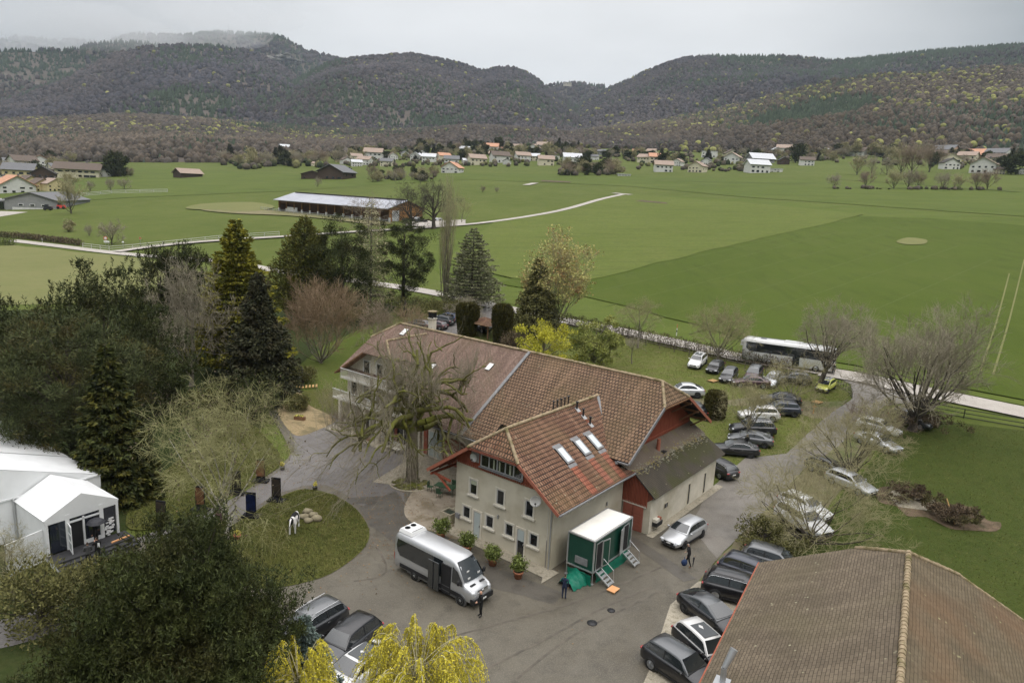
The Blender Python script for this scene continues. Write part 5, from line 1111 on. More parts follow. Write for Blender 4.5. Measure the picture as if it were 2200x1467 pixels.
clump('pine_tree', 'dark pine at the left photo edge below the tan field', 'pine', (30, 880), 650, 190, 7, 'leaf_pine', clumps=150, per=240, csize=1.3, size=.34, aspect=.42, candles=True, trunk_h=1.0)
clump('pine_tree', 'dark low pine filling the gap left of the bare tree', 'pine', (330, 900), 700, 150, 27, 'leaf_pine', clumps=80, per=220, csize=1.1, size=.3, aspect=.42, candles=True, trunk_h=.5)
clump('pine_tree', 'small dark pine by the field road, left of its taller twin', 'pine', (348, 760), 543, 100, 8, 'leaf_pine', clumps=70, per=240, csize=1.1, size=.36, aspect=.42, candles=True, trunk_h=1.0)
clump('pine_tree', 'taller dark pine by the field road behind the bare tree', 'pine', (412, 750), 522, 105, 9, 'leaf_pine', clumps=80, per=240, csize=1.1, size=.36, aspect=.42, candles=True, trunk_h=1.0)
con('golden green cedar with layered drooping tiers', (515, 800), 472, 200, 10, 'leaf_cedar_gold', 'cedar', n=40000, size=.42, name='cedar_tree')
con('dark shaggy spruce standing in front of the golden cedar', (560, 860), 588, 165, 11, 'leaf_spruce_dark', 'ragged', n=24000, size=.36, base=.0, name='spruce_tree')
con('dense olive green cone-shaped thuja', (657, 690), 468, 175, 12, 'leaf_thuja', 'thuja', n=22000, size=.36, base=.0, name='thuja_tree')
clump('pine_tree', 'dark round-topped pine right of the cone-shaped thuja', 'pine', (735, 690), 470, 155, 13, 'leaf_pine', clumps=150, per=230, csize=1.15, size=.33, aspect=.42, trunk_h=1.5)
con('tall bare larch with thin pale twigs', (796, 660), 425, 105, 14, 'twig_pale', 'ragged', n=4200, size=.34, name='larch_tree', bark='bark_grey', base=.1)
clump('pine_tree', 'open dark pine with gaps, between larch and bare poplar', 'pine', (866, 655), 463, 128, 15, 'leaf_pine', clumps=130, per=200, csize=.9, size=.32, aspect=.42, trunk_h=2.0, hollow=.3)
con('silvery blue cedar with flat tiers right of the poplar', (1012, 660), 490, 135, 16, 'leaf_blue', 'cedar', n=15000, size=.34, name='cedar_tree')
con('feathery grey green spruce in front of the gold twigged poplar', (1150, 720), 555, 105, 17, 'leaf_scrub', 'ragged', n=15000, size=.36, name='spruce_tree')
con('small blue green fir beside the feathery spruce', (1178, 722), 640, 60, 18, 'leaf_blue', 'ragged', n=5000, size=.3, name='fir_tree')
g = GZ(385, 1190, 11.0); g.z = 0
clump_tree('pine_tree', 'huge dark foreground pine covering the lower left corner', 'pine', None, 19, 11.2, 4.1, 'leaf_pine', clumps=560, per=560, csize=.62, size=.17, aspect=.42, candles=True, loc=g, trunk_h=.8, hollow=.55)
g = GZ(245, 1400, 6.5); g.z = 0
clump_tree('pine_tree', 'lower dark pine mass left of the huge foreground pine', 'pine', None, 20, 7.6, 3.4, 'leaf_pine', clumps=260, per=480, csize=.6, size=.17, aspect=.42, candles=True, loc=g, trunk_h=.4, hollow=.5)
g = GZ(570, 1345, 5.6); g.z = 0
clump_tree('pine_tree', 'young dark pine right of the huge foreground pine', 'pine', None, 21, 6.2, 1.55, 'leaf_pine', clumps=120, per=420, csize=.5, size=.16, aspect=.42, candles=True, loc=g, trunk_h=.4, hollow=.4)
g = GZ(655, 1345, 5.0); g.z = 0
conifer('blue_spruce', 'pale blue spruce in front of the grey estate car', None, 22, 5.6, 1.9, 'leaf_blue_spruce', 'spruce', loc=g, n=16000, size=.2)
# clipped yews
for lab, b, tp, wpx, sd in (('clipped dark column yew, left one of the pair behind the roof', (1003, 722), 653, 46, 23), ('clipped dark column yew, right one of the pair behind the roof', (1077, 740), 656, 42, 24)):
    g, h, r_ = H_W(b, tp, wpx); t = thing('yew_column', lab, 'yew', g, 0, 'clipped yew columns')
    rr = np.random.default_rng(sd); n = 9000; a = rr.random(n) * 6.283; z = rr.random(n); prof = np.minimum(1, .72 + z * .45) * np.where(z > .8, np.sqrt(np.maximum(0, 1 - ((z - .8) / .23) ** 2)), 1) * (1 + .06 * np.sin(a * 11))
    C = np.stack([np.cos(a) * prof * r_, np.sin(a) * prof * r_, z * h], 1); D = np.stack([np.cos(a) * .5, np.sin(a) * .5, np.full(n, 1.2)], 1); V, F = cards(C, .34, rr, dirs=D, aspect=.9); fastmesh('foliage', V, F, 'leaf_yew', parent=t)
    m = MB(); m.lathe([(r_ * .62, .05), (r_ * .82, h * .4), (r_ * .88, h * .8), (r_ * .5, h * .97)], 'leaf_yew', 12); m.build('core', t)
g, h, r_ = H_W((1534, 897), 840, 46); t = thing('clipped_bush', 'big barrel-shaped clipped yew bush on the parking lawn', 'bush', g)
rr = np.random.default_rng(29); n = 9000; a = rr.random(n) * 6.283; z = rr.random(n) ** .8; sq = np.minimum(1, np.sqrt(np.maximum(0, 1 - np.maximum(0, (z - .72) / .29) ** 2))) * (.9 + .1 * np.sin(z * 3)); C = np.stack([np.cos(a) * sq * r_, np.sin(a) * sq * r_, z * h], 1)
top_n = 2500; a2 = rr.random(top_n) * 6.283; q = np.sqrt(rr.random(top_n)) * .75; C = np.vstack([C, np.stack([np.cos(a2) * q * r_, np.sin(a2) * q * r_, np.full(top_n, h * .985) - q * .12], 1)]); V, F = cards(C, .17, rr, up=.3)
front = (C[:, 1] < -.15 * r_) & (C[:, 0] > -.5 * r_) & (C[:, 2] < h * .75); fastmesh('foliage', V, F, ['leaf_yew', 'leaf_yew_red'], parent=t, midx=(front & (rr.random(len(C)) < .7)).astype(int))
m = MB(); m.lathe([(r_ * .8, .05), (r_ * .9, h * .4), (r_ * .9, h * .75), (r_ * .6, h * .93)], 'leaf_yew', 14); m.build('core', t)
clump('forsythia_bush', 'bright yellow flowering forsythia behind the roof ridge', 'bush', (1165, 800), 690, 140, 30, 'leaf_forsythia', clumps=110, per=110, csize=.75, size=.2, trunk_h=.3, hollow=.2, bark='bark_grey')
clump('willow_bush', 'pale green feathery willow bush right of the yellow forsythia', 'bush', (1275, 800), 690, 112, 31, 'leaf_willow', clumps=120, per=120, csize=.7, size=.24, trunk_h=.3, hollow=.3, bark='bark_grey')
# ---- bare broadleaved trees
bare('bare_tree', 'tall bare grey tree in front of the dark pines', (412, 830), 556, 200, 40, .22, .28, nl=12, levels=4, kids=(5, 6, 5, 5), twig_r=.02, up=.5, start=.25)
bare('red_twig_tree', 'wide many-stemmed tree with reddish twigs left of the long roof', (690, 780), 598, 205, 41, .05, .22, nl=20, levels=4, kids=(5, 5, 5, 5), twig='twig_red', twig_r=.021, up=.8, start=.1, angle=.55)
bare('bare_shrub', 'grey brown leafless shrub beyond the chimney end of the long roof', (815, 745), 640, 120, 42, .05, .12, nl=14, levels=4, kids=(4, 5, 5, 4), twig='twig_brown', twig_r=.018, up=.5, start=.1, cat='shrub')
bare('bare_shrub', 'pinkish leafless shrub just above the far ridge end', (880, 720), 655, 90, 43, .05, .1, nl=12, levels=4, kids=(4, 5, 4, 4), twig='twig_red', twig_r=.016, up=.5, start=.1, cat='shrub')
bare('bare_shrub', 'grey tangled shrub behind the left clipped yew', (1000, 690), 636, 90, 44, .05, .1, nl=12, levels=4, kids=(4, 5, 5, 4), twig='twig_grey', twig_r=.018, up=.25, start=.1, cat='shrub')
bare('poplar_tree', 'narrow bare upright poplar beside the blue cedar', (955, 660), 372, 58, 45, .06, .3, nl=20, levels=3, kids=(4, 5, 4, 4), twig='twig_pale', bark='bark_grey', twig_r=.022, up=1.6, start=.05, angle=.22)
bare('poplar_tree', 'broad poplar with golden red spring twigs', (1190, 715), 500, 170, 46, .12, .32, nl=16, levels=4, kids=(5, 5, 5, 5), twig='twig_pale', twig_r=.018, up=.9, start=.15, angle=.5, buds='bud_gold', budn=9000, buds_size=.26)
bare('birch_tree', 'mottled birch with olive twigs and dark catkins above the display panels', (487, 1160), 832, 335, 47, .28, .2, nl=12, levels=4, kids=(5, 6, 6, 7), bark='birch_bark', twig='twig_fresh', twig_r=.011, up=.25, start=.4, droop=.25, buds='catkin', budn=1800, buds_size=.13, catkins=True)
bare('oak_tree', 'bare dark oak at the right end of the cattle barn', (932, 492), 378, 112, 48, .35, .75, nl=12, levels=4, kids=(5, 5, 4, 4), bark='bark_dark', twig='bark_dark', twig_r=.035, up=.3, angle=.9, wob=.3)
bare('oak_tree', 'bare dark oak in front of the cattle barn roof end', (882, 497), 388, 118, 49, .3, .65, nl=12, levels=4, kids=(5, 5, 4, 4), bark='bark_dark', twig='bark_dark', twig_r=.03, up=.3, angle=.9, wob=.3)
bare('bare_tree', 'brownish bare tree in front of the middle of the cattle barn', (792, 500), 415, 130, 50, .25, .3, nl=10, levels=4, kids=(4, 4, 4, 4), twig='twig_brown', twig_r=.028, up=.3, angle=.8)
bare('bare_tree', 'slim pale tree right of the oaks near the farm road', (992, 480), 418, 55, 51, .2, .15, nl=9, levels=3, kids=(4, 5, 4), twig='twig_olive', twig_r=.03, up=.8, angle=.6)
bare('bare_tree', 'young pale green tree by the long hedge', (1370, 748), 638, 112, 52, .38, .17, nl=9, levels=4, kids=(4, 5, 5, 4), twig='twig_olive', twig_r=.014, up=.3, start=.7, angle=.9)
bare('small_tree', 'small pollarded tree on the lawn in front of the long hedge', (1357, 782), 722, 55, 53, .55, .09, nl=9, levels=3, kids=(4, 6, 5), twig='twig_grey', twig_r=.012, up=.2, start=.8)
bare('bare_tree', 'round olive-twigged tree behind the white car and hedge', (1542, 775), 648, 150, 54, .2, .2, nl=14, levels=4, kids=(5, 5, 5, 5), twig='twig_olive', twig_r=.016, up=.4, start=.3)
bare('bare_tree', 'large thick-trunked bare tree beside the coach', (1757, 838), 646, 190, 55, .3, .42, nl=13, levels=4, kids=(5, 6, 5, 5), bark='bark_dark', twig='twig_grey', twig_r=.017, up=.4, start=.6)
bare('bare_tree', 'biggest bare spreading tree beside the road on the right', (1960, 925), 652, 300, 56, .16, .5, nl=20, levels=4, kids=(6, 6, 6, 6), bark='bark_dark', twig='twig_grey', twig_r=.018, up=.35, start=.3, angle=.6)
bare('bare_tree', 'bare round tree among the dark cars on the parking lawn', (1603, 948), 812, 135, 57, .28, .16, nl=12, levels=4, kids=(5, 5, 5, 5), twig='twig_olive', twig_r=.012, up=.25, start=.6)
bare('bare_tree', 'scraggy bare tree between the two rows of parked cars', (1700, 868), 765, 130, 58, .15, .15, nl=12, levels=4, kids=(5, 5, 5, 4), twig='twig_olive', twig_r=.014, up=.2, start=.3)
bare('bare_tree', 'bare tree over the cars beside the lane, middle one of three', (1820, 1030), 855, 260, 59, .15, .24, nl=16, levels=4, kids=(5, 6, 5, 5), twig='twig_olive', bark='bark_dark', twig_r=.013, up=.3, start=.4, angle=.6)
bare('bare_tree', 'bare tree over the white car beside the lane, nearest the barn', (1738, 1175), 985, 340, 60, .12, .22, nl=18, levels=4, kids=(5, 6, 6, 5), twig='twig_olive', bark='bark_dark', twig_r=.010, up=.25, start=.3, angle=.65)
bare('bare_tree', 'low bare tree behind the biggest roadside tree', (1880, 925), 850, 150, 61, .1, .14, nl=12, levels=4, kids=(5, 5, 5, 4), twig='twig_brown', twig_r=.014, up=.25, start=.3)
bare('apple_tree', 'small gnarled olive tree in front of the white tent wall', (30, 1275), 1120, 170, 62, .2, .12, nl=10, levels=4, kids=(4, 5, 6, 5), bark='bark_dark', twig='twig_olive', twig_r=.008, up=.1, start=.5, wob=.3)
bare('bare_shrub', 'pale brown leafless shrub under the bare grey tree', (335, 885), 790, 110, 63, .05, .08, nl=12, levels=4, kids=(4, 5, 5, 4), twig='twig_brown', twig_r=.014, up=.3, start=.1, cat='shrub')
for i, (px, py, tp, wpx, mt, lab) in enumerate((
    (90, 1345, 1215, 210, 'leaf_scrub', 'tangled olive shrub below the white tent wall'), (190, 1310, 1215, 160, 'leaf_scrub', 'tangled olive shrub beside the tent steps'),
    (545, 905, 815, 140, 'leaf_pine', 'dark low juniper at the foot of the shaggy spruce'), (460, 900, 830, 120, 'leaf_yew', 'dark low bush behind the birch crown'),
    (870, 680, 635, 150, 'leaf_scrub', 'dark scrub at the foot of the open pine'), (960, 672, 640, 100, 'leaf_scrub', 'dark scrub at the foot of the bare poplar'),
    (650, 822, 785, 70, 'leaf_scrub', 'low olive bush by the gravel bed'), (780, 695, 655, 90, 'leaf_scrub', 'grey green shrub under the larch'), (645, 880, 850, 60, 'leaf_scrub', 'small rounded bush at the edge of the gravel bed'),
    (1105, 760, 715, 60, 'leaf_hedge', 'brown shrub beside the right clipped yew'), (1640, 1180, 1120, 160, 'leaf_scrub', 'rough green undergrowth beneath the tree over the white car'), (1990, 915, 885, 200, 'leaf_hedge', 'brown bramble at the foot of the biggest roadside tree'),
    (1960, 1075, 1045, 110, 'leaf_hedge', 'brown withered brush on the compost patch'), (2040, 1120, 1085, 110, 'leaf_hedge', 'dry brush heap at the end of the compost patch'))):
    g, h, r_ = H_W((px, py), tp, wpx); clump_tree('bush' if 'brush' not in lab else 'brush_heap', lab, 'bush', None, 80 + i, max(h, .5), r_, mt, loc=g, clumps=45, per=110, csize=max(.3, h * .28), size=.13 + .02 * h, trunk_h=.05, hollow=.2)
# ---- pollarded linden in front of the long house
def linden():
    r_ = np.random.default_rng(99); g = G(884, 1040); t = thing('linden_tree', 'old pollarded linden with thick mossy contorted limbs in front of the farmhouse', 'tree', g, 0)
    hf = hgt_px(g, 884, 878); top = hgt_px(g, 884, 700); W_ = wid_px(g, 335, 5) / 2
    tr, lm, tw = [], [], []
    q = np.zeros(3); n = 8; rad = .55
    tr.append(((0, 0, -.1), (0, 0, .35), .95, .6))
    for i in range(n): a = np.array([.05 * math.sin(i), .05 * math.cos(i * 1.3), hf * i / n]); b = np.array([.05 * math.sin(i + 1), .05 * math.cos((i + 1) * 1.3), hf * (i + 1) / n]); tr.append((a, b, rad * (1.06 - .035 * i), rad * (1.06 - .035 * (i + 1))))
    ends = []
    def limb(p, d, L_, r0, lev, sag):
        n_ = 9; pts = [p]; dd = unit(d); rr = [r0]
        for i in range(n_):
            f = (i + 1) / n_; dd = unit(dd + r_.normal(size=3) * (.27 if lev < 2 else .3) + np.array([0, 0, (.30 - sag * f * 1.2)]) * .55); pts.append(pts[-1] + dd * L_ / n_); rr.append(r0 * (1 - .55 * f) * (1 + .22 * r_.normal() * .5))
        for i in range(n_):
            lm.append((pts[i], pts[i + 1], rr[i], rr[i + 1]))
            if lev < 2 and i > 2 and r_.random() < (.52 if lev == 0 else .4): limb(pts[i], unit(dd + r_.normal(size=3) * .9), L_ * (.42 + .25 * r_.random()), rr[i] * .7, lev + 1, sag * r_.random() * 1.6)
            if i > 1:
                for _ in range(1 + (i > 4)):          # water shoots
                    L2 = (top - pts[i][2]) * (.16 + .42 * r_.random()) if r_.random() < .62 else .9 + 1.3 * r_.random(); o_ = unit(np.array([pts[i][0], pts[i][1], 0]) + 1e-6); dr = unit(r_.normal(size=3) * .22 + np.array([0, 0, 1.0]) + o_ * .15) if pts[i][2] > hf * .8 and r_.random() < .75 else unit(o_ + r_.normal(size=3) * .4 + np.array([0, 0, -.6 * r_.random()])); pp = np.array(pts[i]); w1_ = .017
                    for s in range(4):
                        dr = unit(dr + r_.normal(size=3) * .10 + (np.array([0, 0, .06]) if dr[2] > .3 else np.array([0, 0, -.16]))); nn = pp + dr * L2 / 4; tw.append((pp, nn, w1_, w1_ * .72)); w1_ *= .72
                        if r_.random() < .75:
                            sd_ = unit(dr + r_.normal(size=3) * .5); tw.append((nn, nn + sd_ * L2 * .22, w1_, .005))
                        pp = nn
        ends.append(pts[-1])
    for j in range(17):
        a = j * 2.399 + .3; z = hf * (.74 + .38 * (j / 17)); el = -.05 + .75 * (j / 17)
        limb(np.array([0, 0, min(z, hf * 1.02)]), np.array([math.cos(a), math.sin(a), el]), W_ * (1.1 - .25 * (j / 17)), .29 - .004 * j, 0, .95 - .5 * (j / 17))
    for j in range(3): a = j * 2.1 + 1; limb(np.array([0, 0, hf]), np.array([math.cos(a) * .35, math.sin(a) * .35, 1.2]), (top - hf) * .5, .22, 0, .35)
    for j in range(70):                                  # suckers at the root
        a = r_.random() * 6.28; p = np.array([math.cos(a) * .7, math.sin(a) * .7, .3 + 3.2 * r_.random()]); e = p + np.array([math.cos(a) * .5, math.sin(a) * .5, .5 + r_.random()]); tw.append((p, e, .014, .005))
    T_ = polys_mesh('trunk', tr, 12, 'bark_mossy', t); polys_mesh('limbs', lm, 8, 'bark_moss_limb', t); polys_mesh('twigs', tw, 3, 'twig_grey', t)
    return g
LG = linden()
m = MB(); rr = random.Random(3)
for i in range(60): a = rr.random() * 6.28; q = rr.uniform(.5, 1.5); m.blob((math.cos(a) * q, math.sin(a) * q, .02), (.28, .28, .14), 'leaf_scrub' if i % 3 else 'bark_moss_limb', 1, .4, i)
m.build('moss', kind='stuff', loc=LG + Vector((0, 0, .08)))
m = MB(); pts = [(1.9 * math.cos(a), 1.7 * math.sin(a), .06) for a in [i * math.pi / 14 for i in range(29)]]
for p, q in zip(pts[:-1], pts[1:]): m.bar(p, q, .07, 'wet_stone', 6)
tag(m.build('tree_kerb', loc=LG + Vector((0, 0, .03))), 'low stone ring kerb round the foot of the pollarded linden', 'kerb')
# ---- weeping willow in the foreground
def willow(loc, seed, h, rad, label, strands, arcs):
    r_ = np.random.default_rng(seed); t = thing('weeping_willow', label, 'willow', loc, 0)
    seg = []; C = []; D = []
    for i in range(arcs):
        a = r_.random() * 6.283; L_ = rad * (.35 + .65 * r_.random() ** .7); z0 = h * (.45 + .3 * r_.random()); pk = h * (.62 + .38 * r_.random()) * (1 - .18 * (L_ / rad) ** 2); pts = []
        for k in range(8): s = k / 7; pts.append(np.array([math.cos(a) * L_ * s, math.sin(a) * L_ * s, z0 + (pk - z0) * math.sin(s * math.pi * .62) ** 1.0 - .25 * h * max(0, s - .8)]))
        for p, q in zip(pts[:-1], pts[1:]): seg.append((p, q, .028, .02))
        for _ in range(strands):
            s = .25 + .75 * r_.random() ** .7; k = min(6, int(s * 7)); p = pts[k] + (pts[k + 1] - pts[k]) * (s * 7 - k); ln = .5 + 2.3 * r_.random() ** 1.3; o_ = np.array([math.cos(a), math.sin(a), 0]) * .35 + r_.normal(size=3) * .18; pp = p
            m_ = int(ln / .026); tt = np.linspace(0, 1, m_)[:, None]; path = p + o_ * tt * ln * .7 + np.array([0, 0, -1.0]) * (tt ** 1.35) * ln + np.array([0, 0, .3]) * np.sin(tt * 3.14) * ln * .4
            C.append(path + r_.normal(size=path.shape) * .015); D.append(np.tile([0, 0, -1.0], (m_, 1)) + r_.normal(size=(m_, 3)) * .55); seg.append((path[0], path[m_ // 2], .008, .006)); seg.append((path[m_ // 2], path[-1], .006, .003))
    for i in range(6): seg.append((np.array([0, 0, h * .1 * i]), np.array([0, 0, h * .1 * (i + 1)]), .2 - .02 * i, .18 - .02 * i))
    polys_mesh('trunk', seg, 4, 'twig_pale', t); V, F = cards(np.vstack(C), .085, r_, dirs=np.vstack(D), aspect=.6); fastmesh('crown', V, F, 'leaf_weeping', parent=t)
g = GZ(895, 1455, 5.2); g.z = 0; willow(g, 5, 8.2, 3.1, 'bright yellow green weeping willow overhanging the white car', 20, 85)
g = GZ(640, 1465, 5.2); g.z = 0; willow(g, 6, 7.6, 2.0, 'smaller yellow weeping willow left of the white car', 20, 48)
bare('bare_shrub', 'leafless shrub in front of the balconies of the long house', (748, 930), 868, 90, 64, .05, .07, nl=10, levels=4, kids=(4, 5, 4, 4), twig='twig_brown', twig_r=.012, up=.4, start=.1, cat='shrub')
bare('bare_shrub', 'leafless shrub at the outer corner of the balconies, by the gravel bed', (722, 900), 815, 80, 65, .05, .07, nl=10, levels=4, kids=(4, 5, 4, 4), twig='twig_olive', twig_r=.012, up=.4, start=.1, cat='shrub')
mat('leaf_dead', (.16, .09, .045), (.26, .17, .08), 3, rough=.9, island=.4)
rl = np.random.default_rng(5); C = np.array([PF(38 + rl.normal() * 5.5, -42 + rl.normal() * 7, .1)[:] for _ in range(2600)]); V, F = cards(C, .09, rl, aspect=1.6, flat=.9); fastmesh('leaf_litter', V, F, 'leaf_dead', kind='stuff')
# ---- hedges
def hedge(label, pix, width, height, mt, seed, dens=260, name='hedge', size=.22, twigs=None, top=True):
    r_ = np.random.default_rng(seed); W_ = [G(*p) for p in pix]; C = []; seg = []
    for a, b in zip(W_[:-1], W_[1:]):
        L_ = (b - a).length; n = int(L_ * dens * height * .6); s = r_.random(n); d = (b - a).normalized(); q = Vector((-d.y, d.x, 0)); wv = r_.normal(size=n) * width * .28; zz = height * r_.random(n) ** .8 * (1 + .12 * np.sin(s * L_ * 2.3))
        C.append(np.array(a)[None] + np.array(b - a)[None] * s[:, None] + np.array(q)[None] * wv[:, None] + np.array([0, 0, 1.0])[None] * zz[:, None])
        for _ in range(int(L_ * 7)): s1 = r_.random(); p = np.array(a.lerp(b, s1)) + np.array(q) * r_.normal() * width * .22; e = p + np.array([r_.normal() * .25, r_.normal() * .25, height * (.8 + .35 * r_.random())]); seg.append((p, e, .03, .012))
    o = W_[0].copy(); C = np.vstack(C) - np.array(o); seg = [(p - np.array(o), e - np.array(o), a_, b_) for p, e, a_, b_ in seg]
    t = thing(name, label, 'hedge', o, 0); V, F = cards(C, size, r_, up=.4); fastmesh('foliage', V, F, mt, parent=t); polys_mesh('stems', seg, 3, twigs or 'bark_dark', t); return t
hedge('long brown leafless hedge between the parking lawn and the field road', [(1215, 698), (1330, 722), (1480, 757), (1600, 783), (1700, 803)], 1.0, 2.0, 'leaf_hedge', 1, dens=170, size=.17)
hedge('dark brown clipped hedge along the road at the left edge', [(-20, 508), (60, 514), (175, 528)], 2.0, 1.8, 'leaf_hedge', 2, dens=60, size=.4)
hedge('short green clipped hedge in the corner of the left road', [(-40, 524), (32, 527)], 2.2, 1.9, 'leaf_laurel', 3, dens=60, size=.4)
hedge('dark hedge behind the small parking place beyond the roof', [(800, 650), (880, 655), (960, 668)], 1.2, 1.6, 'leaf_scrub', 4, dens=70, size=.25)
hedge('clipped hedge behind the pair of grey apartment houses', [(240, 376), (285, 378)], 2, 2.2, 'leaf_scrub', 5, dens=30, size=.6)

# ---- grass tufts that roughen the nearer lawns
mat('grass_blades', (0.10, 0.115, 0.028), (0.15, 0.145, 0.045), .5, rough=.9, island=.4)
def tufts(n, poly, seed, size, off):
    r_ = np.random.default_rng(seed); W_ = [G(*p) for p in poly]; xs = [p.x for p in W_]; ys = [p.y for p in W_]; k = n * 2; x = r_.uniform(min(xs), max(xs), k); y = r_.uniform(min(ys), max(ys), k); ins = np.zeros(k, bool)
    for a, b in zip(W_, W_[1:] + W_[:1]):
        c = ((a.y > y) != (b.y > y)) & (x < (b.x - a.x) * (y - a.y) / (b.y - a.y + 1e-9) + a.x); ins ^= c
    x, y = x[ins], y[ins]; C = np.stack([x, y, np.array([H(a, b) for a, b in zip(x, y)]) + off], 1); V, F = cards(C, size, r_, up=1.3, aspect=.8); fastmesh('grass_tufts', V, F, 'grass_blades', kind='stuff')
tufts(26000, [(655, 1052), (720, 1066), (768, 1098), (793, 1140), (785, 1175), (745, 1212), (690, 1243), (600, 1264), (540, 1262), (480, 1235), (440, 1190), (470, 1150), (530, 1112), (600, 1070)], 1, .11, .09)
tufts(20000, [(575, 945), (600, 975), (602, 1000), (560, 1030), (480, 1075), (400, 1120), (320, 1140), (270, 1130), (300, 1060), (400, 980), (500, 920), (545, 915)], 2, .12, .09)
tufts(26000, [(1330, 722), (1500, 757), (1640, 792), (1800, 826), (1828, 850), (1770, 900), (1690, 972), (1600, 983), (1532, 1040), (1480, 1000), (1300, 900), (1240, 800)], 3, .11, .035)
tufts(14000, [(1760, 1120), (1830, 1040), (1900, 960), (1990, 900), (2200, 925), (2300, 1300), (2100, 1300), (1900, 1180)], 4, .10, .035)
# ------------------------------------------------------------------ vehicles
def paint(name, c, metal=.3, rough=.32, coat=.8): return mat(name, c, rough=rough, metal=metal, coat=coat, spec=.5)
paint('paint_black', (.012, .012, .014)); paint('paint_anthracite', (.05, .052, .056), .6); paint('paint_grey', (.13, .135, .14), .6); paint('paint_silver', (.50, .51, .52), .55, .35)
paint('paint_white', (.74, .74, .73), 0, .3); paint('paint_pearl', (.62, .61, .59), .2); paint('paint_plum', (.07, .035, .04), .4); paint('paint_yellow', (.58, .60, .10), 0, .4); paint('paint_blue', (.03, .055, .13), .4); paint('paint_dark_roof', (.10, .105, .11), .6, .3); paint('paint_darkblue', (.03, .035, .05), .5)
mat('car_glass', (.02, .024, .026), rough=.05, spec=1.0, coat=.5); mat('tyre', (.018, .018, .018), rough=.8); mat('rim', (.38, .39, .40), rough=.3, metal=.8); mat('rim_dark', (.08, .08, .08), rough=.35, metal=.7)
mat('black_trim', (.02, .02, .021), rough=.6); mat('headlight', (.62, .64, .66), rough=.1, metal=.2, coat=1); mat('taillight', (.32, .012, .012), rough=.2, coat=1); mat('plate_white', (.7, .7, .68), rough=.5); mat('chrome', (.7, .71, .72), rough=.15, metal=1)
KINDS = {  # L, W, H, hood z, belt z, cowl x, windshield top x, roof rear x, rear glass bottom x, deck z, wheel radius, wheelbase
    'suv': (4.65, 1.88, 1.66, 1.00, 1.08, 1.02, .38, -1.75, -2.10, 1.08, .37, 2.75), 'bigsuv': (4.95, 1.98, 1.76, 1.08, 1.14, 1.15, .45, -1.95, -2.30, 1.14, .39, 2.95),
    'sedan': (4.85, 1.86, 1.45, .90, .96, 1.00, .20, -1.15, -1.85, 1.02, .34, 2.9), 'wagon': (4.65, 1.80, 1.48, .90, .98, 1.02, .25, -1.75, -2.15, 1.0, .33, 2.7),
    'coupesuv': (4.94, 2.0, 1.70, 1.06, 1.14, 1.10, .35, -1.05, -2.10, 1.14, .40, 2.94), 'fastback': (4.72, 1.86, 1.44, .86, .96, 1.20, .15, -.95, -2.05, 1.02, .35, 2.86),
    'mini': (3.85, 1.73, 1.42, .90, .98, .80, .35, -1.35, -1.75, 1.0, .31, 2.5), 'smallhatch': (3.43, 1.63, 1.42, .85, .92, 1.0, .10, -1.35, -1.62, .95, .28, 2.35)}
